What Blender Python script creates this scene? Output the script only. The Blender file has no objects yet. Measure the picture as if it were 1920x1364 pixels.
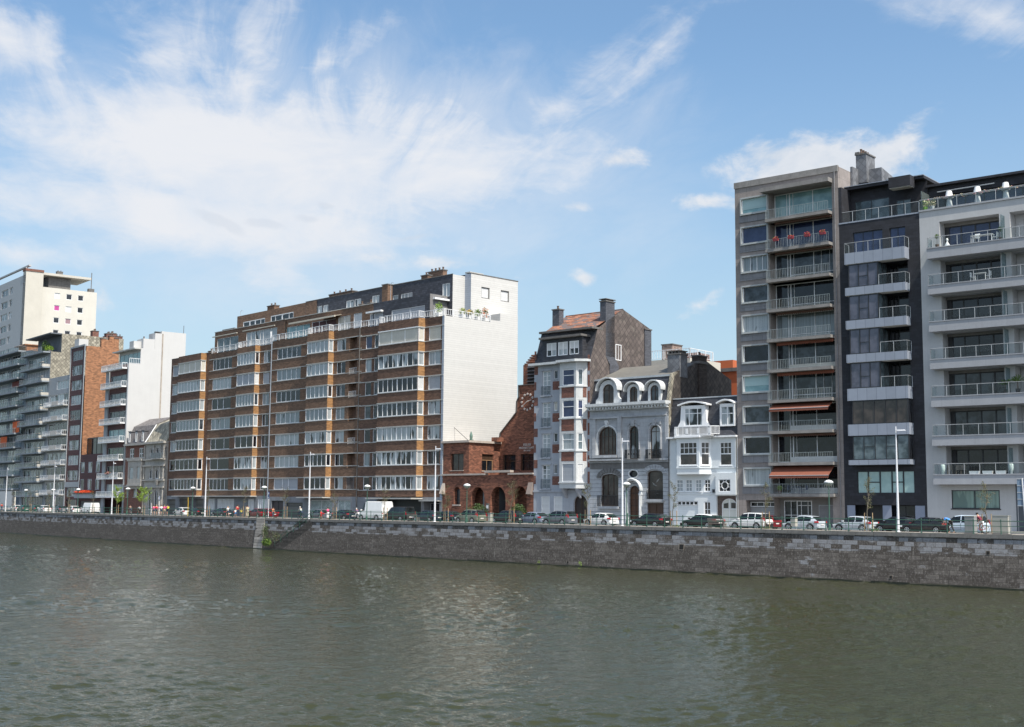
import bpy, math, random
from math import sin, cos, atan, atan2, sqrt, pi, radians, log
from mathutils import Vector, Matrix
random.seed(7)
sc = bpy.context.scene
COL = sc.collection
# ---------------------------------------------------------------- camera
FPX, CX, CY = 2385.0, 960.0, 682.0
PITCH, ROLL, EYE = atan(267/2385), .0081, 6.4
fw = Vector((0, cos(PITCH), sin(PITCH))); rt0 = Vector((1, 0, 0)); up0 = rt0.cross(fw)
RT = cos(ROLL)*rt0 + sin(ROLL)*up0; UP = -sin(ROLL)*rt0 + cos(ROLL)*up0
cd = bpy.data.cameras.new('camera'); cam = bpy.data.objects.new('camera', cd); COL.objects.link(cam)
cam.matrix_world = Matrix(((RT.x, UP.x, -fw.x, 0), (RT.y, UP.y, -fw.y, 0), (RT.z, UP.z, -fw.z, EYE), (0, 0, 0, 1)))
cd.sensor_width = 36; cd.lens = FPX/1920*36; cd.clip_end = 9000; cd.clip_start = .5
sc.camera = cam
sc.view_settings.view_transform = 'Standard'; sc.view_settings.look = 'None'
sc.view_settings.exposure = .62; sc.view_settings.gamma = 1
sc.render.resolution_x = 1024; sc.render.resolution_y = 727

def ray(x, y): return (x-CX)/FPX*RT - (y-CY)/FPX*UP + fw
def proj(p):
    d = Vector(p)-Vector((0, 0, EYE)); z = d.dot(fw)
    return CX+FPX*d.dot(RT)/z, CY-FPX*d.dot(UP)/z

# ---------------------------------------------------------------- node helper
class NT:
    def __init__(s, tree): s.t = tree; s.n = tree.nodes; s.l = tree.links
    def new(s, typ, **kw):
        n = s.n.new(typ)
        for k, v in kw.items(): setattr(n, k, v)
        return n
    def _set(s, sock, v):
        if isinstance(v, bpy.types.NodeSocket): s.l.new(v, sock)
        elif v is not None: sock.default_value = v
    def m(s, op, a, b=None, c=None, clamp=False):
        n = s.new('ShaderNodeMath', operation=op, use_clamp=clamp)
        for i, v in enumerate((a, b, c)):
            if v is not None: s._set(n.inputs[i], v)
        return n.outputs[0]
    def vm(s, op, a, b=None, out=0):
        n = s.new('ShaderNodeVectorMath', operation=op)
        s._set(n.inputs[0], a)
        if b is not None: s._set(n.inputs[1], b)
        return n.outputs[out]
    def mix(s, fac, a, b, mode='MIX'):
        n = s.new('ShaderNodeMix', data_type='RGBA', blend_type=mode)
        s._set(n.inputs[0], fac); s._set(n.inputs[6], a); s._set(n.inputs[7], b)
        return n.outputs[2]
    def mr(s, v, a, b, c=0, d=1, smooth=True):
        n = s.new('ShaderNodeMapRange', interpolation_type='SMOOTHSTEP' if smooth else 'LINEAR')
        s._set(n.inputs[0], v)
        for i, q in zip((1, 2, 3, 4), (a, b, c, d)): n.inputs[i].default_value = q
        return n.outputs[0]
    def noise(s, vec, scale, detail=3, rough=.5, dist=0, out='Fac'):
        n = s.new('ShaderNodeTexNoise')
        if vec is not None: s.l.new(vec, n.inputs['Vector'])
        n.inputs['Scale'].default_value = scale; n.inputs['Detail'].default_value = detail
        n.inputs['Roughness'].default_value = rough; n.inputs['Distortion'].default_value = dist
        return n.outputs[out]
    def mapping(s, vec, loc=(0, 0, 0), rot=(0, 0, 0), scale=(1, 1, 1), typ='POINT'):
        n = s.new('ShaderNodeMapping', vector_type=typ); s.l.new(vec, n.inputs[0])
        n.inputs[1].default_value = loc; n.inputs[2].default_value = rot; n.inputs[3].default_value = scale
        return n.outputs[0]
    def sep(s, v):
        n = s.new('ShaderNodeSeparateXYZ'); s.l.new(v, n.inputs[0]); return n.outputs
    def comb(s, x, y, z=0.0):
        n = s.new('ShaderNodeCombineXYZ')
        for i, v in enumerate((x, y, z)): s._set(n.inputs[i], v)
        return n.outputs[0]
    def white(s, vec):
        n = s.new('ShaderNodeTexWhiteNoise', noise_dimensions='3D'); s.l.new(vec, n.inputs[0]); return n.outputs[0]

# ---------------------------------------------------------------- sun + sky
SUN_H = (.560, -.828); SUN_EL = radians(57)
sun_az = atan2(SUN_H[0], SUN_H[1])
sd = bpy.data.lights.new('sun', 'SUN'); so = bpy.data.objects.new('sun', sd); COL.objects.link(so)
sd.energy = 4.4; sd.angle = radians(.5); sd.color = (1, .93, .82)
sdir = Vector((SUN_H[0]*cos(SUN_EL), SUN_H[1]*cos(SUN_EL), sin(SUN_EL)))
so.rotation_euler = sdir.to_track_quat('Z', 'Y').to_euler(); so.location = (60, -60, 120)

W = bpy.data.worlds.new('World'); sc.world = W; W.use_nodes = True
g = NT(W.node_tree); bg = g.n['Background']
sky = g.new('ShaderNodeTexSky', sky_type='NISHITA'); sky.sun_disc = False
sky.sun_elevation = SUN_EL; sky.sun_rotation = sun_az
sky.air_density = 1.0; sky.dust_density = .6; sky.ozone_density = 1.6
tc = g.new('ShaderNodeTexCoord').outputs['Generated']
dx, dy, dz = g.sep(tc)
A = g.m('ARCTAN2', dx, dy)
hyp = g.m('SQRT', g.m('ADD', g.m('MULTIPLY', dx, dx), g.m('MULTIPLY', dy, dy)))
E_ = g.m('DIVIDE', dz, g.m('MAXIMUM', hyp, .02))
AE = g.comb(A, E_)
def ae(px, py):
    d = ray(px, py); return atan2(d.x, d.y), d.z/sqrt(d.x*d.x+d.y*d.y)
PXR = 1/2385.
warp = g.noise(AE, 7, 4, .55, 0, 'Color')
wv = g.vm('SCALE', g.vm('SUBTRACT', warp, (.5, .5, .5))); wv.node.inputs[3].default_value = .045
AEw = g.vm('ADD', AE, wv)
def blob(px, py, rx, ry, rot=0, s=1.0, vec=None):
    a, e = ae(px, py)
    m = g.mapping(vec or AEw, (a, e, 0), (0, 0, radians(rot)), (rx*PXR, ry*PXR, 1), 'TEXTURE')
    d = g.vm('LENGTH', m, out=1)
    return g.m('MULTIPLY', g.m('SUBTRACT', 1.0, d), s)
def union(lst):
    r = lst[0]
    for q in lst[1:]: r = g.m('MAXIMUM', r, q)
    return r
# the high fan of cirrus: streaks radiate from a point low in the sky
ca, ce = ae(560, 640)
rel = g.vm('SUBTRACT', AEw, (ca, ce, 0)); rx_, ry_, _ = g.sep(rel)
ang = g.m('ARCTAN2', ry_, rx_); rad = g.m('LOGARITHM', g.m('ADD', g.vm('LENGTH', rel, out=1), .01), 2.718)
streak = g.noise(g.comb(g.m('MULTIPLY', ang, 3.2), g.m('MULTIPLY', rad, 1.6)), 1.3, 7, .62, .9)
soft = g.noise(g.mapping(AE, rot=(0, 0, .5), scale=(1, 1.7, 1)), 5.5, 7, .62, .5)
fmix = g.mr(E_, .17, .33)
fan = g.m('ADD', g.m('MULTIPLY', streak, fmix), g.m('MULTIPLY', soft, g.m('SUBTRACT', 1.0, fmix)))
fine = g.noise(g.mapping(AE, rot=(0, 0, .6), scale=(1, 2.2, 1)), 22, 7, .65, .5)
cir = union([blob(480, 300, 600, 225, 0, 1.15), blob(380, 410, 680, 110, -4, 1.0), blob(850, 330, 360, 140, 10, .8),
             blob(330, 110, 170, 150, -60, .55), blob(480, 60, 160, 80, 70, .45), blob(620, 110, 150, 45, 38, .45),
             blob(1040, 200, 330, 50, 38, .42), blob(1230, 90, 260, 34, 45, .30), blob(10, 60, 170, 90, -15, .62),
             blob(120, 320, 260, 60, -40, .45), blob(510, 510, 150, 70, -38, .45), blob(1860, 40, 170, 50, -25, .42),
             blob(60, 480, 150, 40, -5, .4)])
cm = g.m('ADD', cir, g.m('MULTIPLY', g.m('SUBTRACT', fan, .5), 1.5))
cm = g.m('ADD', cm, g.m('MULTIPLY', g.m('SUBTRACT', fine, .5), .7))
cm = g.mr(cm, -.12, .8)
wide = g.m('ADD', blob(560, 320, 850, 340, 0, 1.0), g.m('MULTIPLY', g.m('SUBTRACT', fan, .5), 1.3))
cm = g.m('MAXIMUM', cm, g.m('MULTIPLY', g.mr(wide, -.1, .9), .62))
# small cumulus
puff = g.noise(g.mapping(AE, scale=(1, 1.5, 1)), 20, 8, .62, .3)
cu = union([blob(1535, 305, 215, 80, 3, 1.45), blob(1450, 285, 110, 50, 0, 1.2), blob(1690, 262, 85, 38, 38, 1.0), blob(1620, 290, 140, 65, 0, 1.3), blob(1310, 382, 62, 22, -8, .85),
            blob(1390, 400, 60, 18, -12, .7), blob(1080, 386, 48, 16, 10, .6), blob(1145, 372, 30, 14, 0, .5), blob(1098, 522, 32, 19, -10, .9),
            blob(1150, 300, 80, 26, 6, .8), blob(190, 560, 26, 28, 0, .5), blob(710, 490, 62, 18, 0, .6),
            blob(830, 492, 110, 16, -3, .6), blob(1320, 570, 50, 18, 35, .35), blob(975, 520, 34, 12, 0, .5)])
cum = g.m('ADD', cu, g.m('MULTIPLY', g.m('SUBTRACT', puff, .5), 2.6))
cum = g.mr(cum, .06, .9)
grey = g.mr(g.m('ADD', union([blob(415, 425, 62, 17, -28, 1), blob(490, 432, 42, 13, -8, .9), blob(562, 418, 40, 15, 8, .9), blob(605, 388, 24, 12, 0, .8), blob(780, 445, 80, 9, 5, .5)]),
              g.m('MULTIPLY', g.m('SUBTRACT', puff, .5), 1.3)), .1, .6)
# a hazy summer sky: bluer overhead, pale toward the horizon
scl = g.mix(1.0, sky.outputs[0], (.86, 1.07, 1.15, 1), 'MULTIPLY')
hz = g.mr(E_, -.02, .40, .72, .10)
base = g.mix(hz, scl, (3.5, 4.1, 4.35, 1))
dens = g.mr(g.noise(g.mapping(AE, rot=(0, 0, .5), scale=(1, 2, 1)), 9, 7, .62, .5), .32, .62, .76, .96)
c1 = g.mix(g.m('MULTIPLY', cm, dens), base, (5.5, 5.6, 5.85, 1))
c2 = g.mix(g.m('MULTIPLY', grey, .45), c1, (4.2, 4.6, 5.2, 1))
shade = g.mr(puff, .3, .7, 0, 1)
cc = g.mix(shade, (4.7, 4.95, 5.3, 1), (5.7, 5.7, 5.8, 1))
c3 = g.mix(g.m('MULTIPLY', cum, .85), c2, cc)
# added brightening on the unseen sun side of the sky, fill for shaded facades
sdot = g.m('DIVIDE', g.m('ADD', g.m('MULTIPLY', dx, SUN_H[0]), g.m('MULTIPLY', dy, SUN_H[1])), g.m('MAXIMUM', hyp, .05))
fill_glow = g.m('MULTIPLY', g.mr(sdot, -.25, .9), g.mr(dz, -.02, .06))
c3 = g.mix(g.m('MULTIPLY', fill_glow, .58), c3, (12.5, 13.2, 14.5, 1))
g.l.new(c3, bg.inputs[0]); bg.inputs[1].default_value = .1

# ---------------------------------------------------------------- materials
MATS = {}
def C3(c): return (c[0], c[1], c[2], 1)
def mat(name, col=(.5, .5, .5), rough=.7, kind='noise', metal=0, amp=.18, scale=1.5, **k):
    if name in MATS: return MATS[name]
    m = bpy.data.materials.new(name); m.use_nodes = True; MATS[name] = m
    g = NT(m.node_tree); b = g.n['Principled BSDF']
    b.inputs['Roughness'].default_value = rough; b.inputs['Metallic'].default_value = metal
    tc = g.new('ShaderNodeTexCoord').outputs['Object']
    if kind == 'uv': tc = g.new('ShaderNodeTexCoord').outputs['UV']
    x, y, z = g.sep(tc)
    hz = g.comb(g.m('ADD', x, y), z)              # walls along either local axis
    n1 = g.noise(tc, scale, 5, .65); n2 = g.noise(tc, scale*14, 3, .7)
    # drips: stretched vertically
    n3 = g.noise(g.mapping(tc, scale=(2.2, 2.2, .12)), 1.6, 4, .6)
    v = g.m('ADD', g.m('MULTIPLY', n1, .45), g.m('ADD', g.m('MULTIPLY', n2, .3), g.m('MULTIPLY', n3, .25)))
    f = g.mr(v, .25, .75, 1-amp*1.6, 1+amp*1.6, False)
    colr = g.vm('SCALE', C3(col)[:3]); g.l.new(f, colr.node.inputs[3])
    bumpv = None
    if kind in ('brick', 'block', 'tile', 'shingle', 'siding'):
        bw, bh = k.get('bw', .22), k.get('bh', .075)
        if kind == 'shingle':                      # diamond slates
            r = g.mapping(hz, rot=(0, 0, radians(45)), scale=(1/bw, 1/bw, 1)); rx, ry, _ = g.sep(r)
            fx = g.m('FRACT', rx); fy = g.m('FRACT', ry)
            cell = g.comb(g.m('FLOOR', rx), g.m('FLOOR', ry)); rnd = g.white(cell)
            edge = g.m('MINIMUM', fx, fy)
            line = g.mr(edge, .0, .17, 0, 1); bumpv = line
        elif kind == 'siding':
            fz = g.m('FRACT', g.m('DIVIDE', z, bh)); line = g.mr(fz, .0, .2, 0, 1)
            rnd = g.white(g.comb(0.0, g.m('FLOOR', g.m('DIVIDE', z, bh)))); bumpv = g.mr(fz, 0, 1, 0, 1, False)
        else:
            row = g.m('FLOOR', g.m('DIVIDE', z, bh)); xx = g.m('ADD', g.m('DIVIDE', g.m('ADD', x, y), bw), g.m('MULTIPLY', row, .37 if kind == 'block' else .5))
            fx = g.m('FRACT', xx); fz = g.m('FRACT', g.m('DIVIDE', z, bh))
            rnd = g.white(g.comb(g.m('FLOOR', xx), row))
            mw = k.get('mw', .09)
            ex = g.m('MINIMUM', fx, g.m('SUBTRACT', 1, fx)); ex = g.m('MULTIPLY', ex, bw/bh)
            ez = g.m('MINIMUM', fz, g.m('SUBTRACT', 1, fz))
            line = g.mr(g.m('MINIMUM', ex, ez), mw*.3, mw, 0, 1); bumpv = line
        va = k.get('var', .35)
        vf = g.mr(rnd, 0, 1, 1-va, 1+va, False)
        c2 = g.vm('SCALE', colr); g.l.new(vf, c2.node.inputs[3])
        if 'col2' in k: c2 = g.mix(g.mr(g.white(g.vm('ADD', g.comb(rnd, rnd), (3.1, 7.7, 1))), .55, .6), c2, C3(k['col2']))
        colr = g.mix(line, C3(k.get('mortar', [q*.6 for q in col])), c2)
    if k.get('grime'):
        gr = g.mr(n3, .5, .8, 0, k['grime']); colr = g.mix(gr, colr, C3(k.get('gcol', [q*.45 for q in col])))
    if 'lichen' in k:
        ln = g.mr(g.noise(tc, k.get('lsc', 3), 6, .75), .55, .66, 0, .85); colr = g.mix(ln, colr, C3(k['lichen']))
    g.l.new(colr, b.inputs['Base Color'])
    bp = g.new('ShaderNodeBump'); bp.inputs['Strength'].default_value = k.get('bump', .25); bp.inputs['Distance'].default_value = k.get('bd', .02)
    g.l.new(bumpv if bumpv is not None else n2, bp.inputs['Height']); g.l.new(bp.outputs[0], b.inputs['Normal'])
    if 'alpha' in k: b.inputs['Alpha'].default_value = k['alpha']
    if 'coat' in k: b.inputs['Coat Weight'].default_value = k['coat']; b.inputs['Coat Roughness'].default_value = .04
    return m
def glass(name, col, folds=0, blind=0, rough=.03, ior=1.5, dark=(.012, .015, .018)):
    """window pane with what hangs behind it: dim room, curtain folds or a half drawn blind"""
    if name in MATS: return MATS[name]
    m = bpy.data.materials.new(name); m.use_nodes = True; MATS[name] = m
    g = NT(m.node_tree); b = g.n['Principled BSDF']
    tc = g.new('ShaderNodeTexCoord').outputs['Object']; x, y, z = g.sep(tc)
    xy = g.m('ADD', x, g.m('MULTIPLY', y, .8))
    n = g.noise(tc, .9, 3, .6)
    c = g.mix(g.mr(n, .35, .65), C3(dark), C3(col))
    if folds:
        wob = g.noise(g.comb(xy, 0.0), 5, 3, .6)
        c = g.mix(g.mr(g.m('ADD', wob, g.m('MULTIPLY', g.noise(tc, 25, 2), .25)), .4, .75), C3([q*.45 for q in col]), C3(col))
        c = g.mix(g.mr(g.noise(g.comb(xy, g.m('MULTIPLY', z, .35)), .65, 2), .5-folds*.2, .56-folds*.2), C3(dark), c)
    g.l.new(c, b.inputs['Base Color'])
    b.inputs['Roughness'].default_value = rough; b.inputs['IOR'].default_value = ior
    bp = g.new('ShaderNodeBump'); bp.inputs['Strength'].default_value = .02; bp.inputs['Distance'].default_value = .05
    g.l.new(g.noise(tc, 1.1, 1), bp.inputs['Height']); g.l.new(bp.outputs[0], b.inputs['Normal'])
    return m
def clear(name, tint=(.75, .86, .86), op=.13):
    if name in MATS: return MATS[name]
    m = bpy.data.materials.new(name); m.use_nodes = True; MATS[name] = m
    g = NT(m.node_tree); b = g.n['Principled BSDF']; out = g.n['Material Output']
    b.inputs['Base Color'].default_value = C3([q*.14 for q in tint]); b.inputs['Roughness'].default_value = .04; b.inputs['IOR'].default_value = 1.6
    n = g.noise(g.new('ShaderNodeTexCoord').outputs['Object'], 2, 2)
    t = g.new('ShaderNodeBsdfTransparent'); t.inputs[0].default_value = C3([.6+.4*q for q in tint])
    mx = g.new('ShaderNodeMixShader'); g.l.new(g.mr(n, .3, .7, op*.9, op*1.1), mx.inputs[0]); g.l.new(t.outputs[0], mx.inputs[1]); g.l.new(b.outputs[0], mx.inputs[2])
    g.l.new(mx.outputs[0], out.inputs[0]); return m

# ---------------------------------------------------------------- mesh helper
class MB:
    def __init__(s): s.v = []; s.f = []; s.mi = []; s.uv = None; s.smooth = []
    def quad(s, *p, mi=0):
        i = len(s.v); s.v += [tuple(q) for q in p]; s.f.append(tuple(range(i, i+len(p)))); s.mi.append(mi); return s
    def hexa(s, a, b, mi=0):            # a: 4 bottom pts ccw from above, b: 4 top pts
        i = len(s.v); s.v += [tuple(q) for q in a]+[tuple(q) for q in b]
        for f in ((3, 2, 1, 0), (4, 5, 6, 7), (0, 1, 5, 4), (1, 2, 6, 5), (2, 3, 7, 6), (3, 0, 4, 7)):
            s.f.append(tuple(i+k for k in f)); s.mi.append(mi)
        return s
    def box(s, x0, x1, y0, y1, z0, z1, mi=0):
        x0, x1 = min(x0, x1), max(x0, x1); y0, y1 = min(y0, y1), max(y0, y1); z0, z1 = min(z0, z1), max(z0, z1)
        return s.hexa([(x0, y0, z0), (x1, y0, z0), (x1, y1, z0), (x0, y1, z0)], [(x0, y0, z1), (x1, y0, z1), (x1, y1, z1), (x0, y1, z1)], mi)
    def pbox(s, fr, s0, s1, d0, d1, z0, z1, mi=0):   # box in a wall plane: s along, d inward
        O, U, N = fr
        P = lambda a, d, z: (O[0]+U[0]*a+N[0]*d, O[1]+U[1]*a+N[1]*d, z)
        return s.hexa([P(s0, d0, z0), P(s1, d0, z0), P(s1, d1, z0), P(s0, d1, z0)], [P(s0, d0, z1), P(s1, d0, z1), P(s1, d1, z1), P(s0, d1, z1)], mi)
    def prism(s, poly, y0, y1, mi=0, cap=True):      # poly in (x,z), extruded along y
        i = len(s.v); n = len(poly)
        s.v += [(p[0], y0, p[1]) for p in poly]+[(p[0], y1, p[1]) for p in poly]
        if cap: s.f += [tuple(range(i, i+n)), tuple(range(i+2*n-1, i+n-1, -1))]; s.mi += [mi, mi]
        for k in range(n):
            k2 = (k+1) % n; s.f.append((i+k2, i+k, i+n+k, i+n+k2)); s.mi.append(mi)
        return s
    def xprism(s, poly, x0, x1, mi=0):               # poly in (y,z), extruded along x
        i = len(s.v); n = len(poly)
        s.v += [(x0, p[0], p[1]) for p in poly]+[(x1, p[0], p[1]) for p in poly]
        s.f += [tuple(range(i+n-1, i-1, -1)), tuple(range(i+n, i+2*n))]; s.mi += [mi, mi]
        for k in range(n):
            k2 = (k+1) % n; s.f.append((i+k, i+k2, i+n+k2, i+n+k)); s.mi.append(mi)
        return s
    def zprism(s, poly, z0, z1, mi=0):
        i = len(s.v); n = len(poly)
        s.v += [(p[0], p[1], z0) for p in poly]+[(p[0], p[1], z1) for p in poly]
        s.f += [tuple(range(i+n-1, i-1, -1)), tuple(range(i+n, i+2*n))]; s.mi += [mi, mi]
        for k in range(n):
            k2 = (k+1) % n; s.f.append((i+k, i+k2, i+n+k2, i+n+k)); s.mi.append(mi)
        return s
    def tube(s, p, q, r, r2=None, n=6, mi=0):
        p = Vector(p); q = Vector(q); r2 = r if r2 is None else r2; d = (q-p)
        if d.length < 1e-6: return s
        d.normalize(); a = d.orthogonal().normalized(); b = d.cross(a); i = len(s.v)
        for c, rr in ((p, r), (q, r2)):
            for k in range(n):
                t = 2*pi*k/n; s.v.append(tuple(c+a*(rr*cos(t))+b*(rr*sin(t))))
        for k in range(n):
            k2 = (k+1) % n; s.f.append((i+k, i+k2, i+n+k2, i+n+k)); s.mi.append(mi)
        s.f.append(tuple(i+k for k in range(n-1, -1, -1))); s.f.append(tuple(i+n+k for k in range(n))); s.mi += [mi, mi]
        return s
    def lathe(s, prof, c=(0, 0, 0), n=12, mi=0, ax='z'):   # prof: (r, h)
        i = len(s.v)
        for r, h in prof:
            for k in range(n):
                t = 2*pi*k/n
                if ax == 'z': s.v.append((c[0]+r*cos(t), c[1]+r*sin(t), c[2]+h))
                else: s.v.append((c[0]+r*sin(t), c[1]+h, c[2]+r*cos(t)))
        for j in range(len(prof)-1):
            for k in range(n):
                k2 = (k+1) % n; s.f.append((i+j*n+k, i+j*n+k2, i+(j+1)*n+k2, i+(j+1)*n+k)); s.mi.append(mi)
        s.f.append(tuple(i+k for k in range(n-1, -1, -1))); s.f.append(tuple(i+(len(prof)-1)*n+k for k in range(n))); s.mi += [mi, mi]
        return s
    def build(s, name, mats, parent=None, loc=None, smooth=False):
        me = bpy.data.meshes.new(name); me.from_pydata(s.v, [], s.f)
        if not isinstance(mats, (list, tuple)): mats = [mats]
        for m in mats: me.materials.append(m)
        if len(mats) > 1: me.polygons.foreach_set('material_index', s.mi)
        if smooth: me.polygons.foreach_set('use_smooth', [True]*len(s.f))
        me.update(); o = bpy.data.objects.new(name, me); COL.objects.link(o)
        if parent: o.parent = parent
        if loc: o.location = loc
        return o
def tag(o, label, cat, group=None, kind=None):
    if label: o['label'] = label
    if cat: o['category'] = cat
    if group: o['group'] = group
    if kind: o['kind'] = kind
    return o
def empty(name, loc=(0, 0, 0), rz=0, label=None, cat=None, group=None):
    o = bpy.data.objects.new(name, None); COL.objects.link(o); o.location = loc; o.rotation_euler = (0, 0, rz); o.empty_display_size = .3
    return tag(o, label, cat, group)
def copy_tree(o, parent=None):
    c = o.copy(); COL.objects.link(c)
    if parent: c.parent = parent
    for ch in list(o.children): copy_tree(ch, c)
    return c

# ---------------------------------------------------------------- quay line
QP = (7.23045363e-04, -1.16175324, 153.133737)
QZ = 4.4            # street level above the water
def qx(Y): return QP[0]*Y*Y+QP[1]*Y+QP[2]
def qhead(Y): return atan(-(2*QP[0]*Y+QP[1]))
def qpt(Y, off):
    h = qhead(Y); return Vector((qx(Y)+cos(h)*off, Y+sin(h)*off, 0))
def at(px, off, z=QZ):
    lo, hi = 60., 460.
    for _ in range(40):
        m = (lo+hi)/2; p = qpt(m, off); p.z = z
        if proj(p)[0] > px: lo = m
        else: hi = m
    return p, qhead(m)
# facades --------------------------------------------------------------
class Fac:
    def __init__(s, P, a): s.P = Vector((P[0], P[1], 0)); s.a = a; s.U = Vector((sin(a), -cos(a), 0)); s.N = Vector((cos(a), sin(a), 0)); s.rz = a-pi/2
    def _hit(s, px, py, O, U):
        d = ray(px, py)                      # solve t*d.xy = O + k*U
        det = d.x*(-U.y)+U.x*d.y
        t = (O.x*(-U.y)+U.x*O.y)/det; k = (d.x*O.y-d.y*O.x)/det
        return k, EYE+t*d.z-QZ, t
    def uz(s, px, py, v=0):
        k, z, t = s._hit(px, py, s.P+s.N*v, s.U); return k, z
    def vz(s, px, py, u):
        k, z, t = s._hit(px, py, s.P+s.U*u, s.N); return k, z
    def u(s, px, py=930, v=0): return s.uz(px, py, v)[0]
    def z(s, px, py, v=0): return s.uz(px, py, v)[1]
    def world(s, u, v, z=0): return s.P+s.U*u+s.N*v+Vector((0, 0, QZ+z))
    def root(s, name, label, cat, group=None):
        o = empty(name, (s.P.x, s.P.y, QZ), s.rz, label, cat, group); s.o = o; return o
HOR = lambda px: 949+.0081*(px-960)
D0 = 140.
_d = ray(1384.5, HOR(1384.5)); _P = Vector((_d.x, _d.y, 0))*(D0/_d.y)
def chain(P, a, px):
    f = Fac(P, a); k, z, t = f._hit(px, HOR(px), f.P, f.U); q = f.P+f.U*k; return q, k
FAC = {}
Q = _P
for n, x, a in [('tower', 1584, 50), ('dark', 1739, 50.5), ('pale', 2000, 50.6)]:
    Q2, k = chain(Q, radians(a), x); FAC[n] = Fac(Q, radians(a)); FAC[n].L = k; Q = Q2
Q = _P
for n, x, a in [('white', 1255, 50), ('mansion', 1106, 49.5), ('greyh', 1000.4, 47.5), ('church', 828, 46), ('blkD', 672, 44.5), ('blkC', 503, 43), ('blkB', 384, 42), ('blkA', 312, 40.5), ('town', 232, 40), ('white2', 192, 39.5), ('small', 146, 39.5), ('brick', 120, 39), ('light', 82, 39), ('bal2', 38, 38.8), ('bal1', -70, 38.5)]:
    Q2, k = chain(Q, radians(a), x); FAC[n] = Fac(Q2, radians(a)); FAC[n].L = -k; Q = Q2
# ================================================================ water, quay, street
def strip(name, o0, z0, o1, z1, m, ys=None, uv=False, sub=1, label=None, cat=None, kind='structure', z_jit=0):
    ys = ys or [420-i*4 for i in range(94)]
    mb = MB(); uvs = []; s = 0; prev = None; rows = []
    for Y in ys:
        a = qpt(Y, o0); b = qpt(Y, o1)
        if prev is not None: s += (a-prev).length
        prev = a
        rows.append(((a.x, a.y, z0), (b.x, b.y, z1), s))
    L = sqrt((o1-o0)**2+(z1-z0)**2)
    for r, q in zip(rows, rows[1:]):
        mb.quad(r[0], q[0], q[1], r[1]); uvs += [(r[2], 0), (q[2], 0), (q[2], L), (r[2], L)]
    o = mb.build(name, m)
    if uv:
        l = o.data.uv_layers.new(name='UVMap')
        for i, c in enumerate(uvs): l.data[i].uv = c
    return tag(o, label, cat, kind=kind)

wm = bpy.data.materials.new('river_water'); wm.use_nodes = True
g = NT(wm.node_tree); b = g.n['Principled BSDF']
tc = g.new('ShaderNodeTexCoord').outputs['Object']
b.inputs['Base Color'].default_value = (.032, .035, .017, 1)
b.inputs['Roughness'].default_value = .05; b.inputs['IOR'].default_value = 1.33; b.inputs['Specular IOR Level'].default_value = .33
w3 = g.noise(g.mapping(tc, scale=(.8, 1, 1)), 4.5, 3, .6, .5)
bp = g.new('ShaderNodeBump'); bp.inputs['Strength'].default_value = 1; bp.inputs['Distance'].default_value = .05
g.l.new(w3, bp.inputs['Height']); g.l.new(bp.outputs[0], b.inputs['Normal'])
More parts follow.
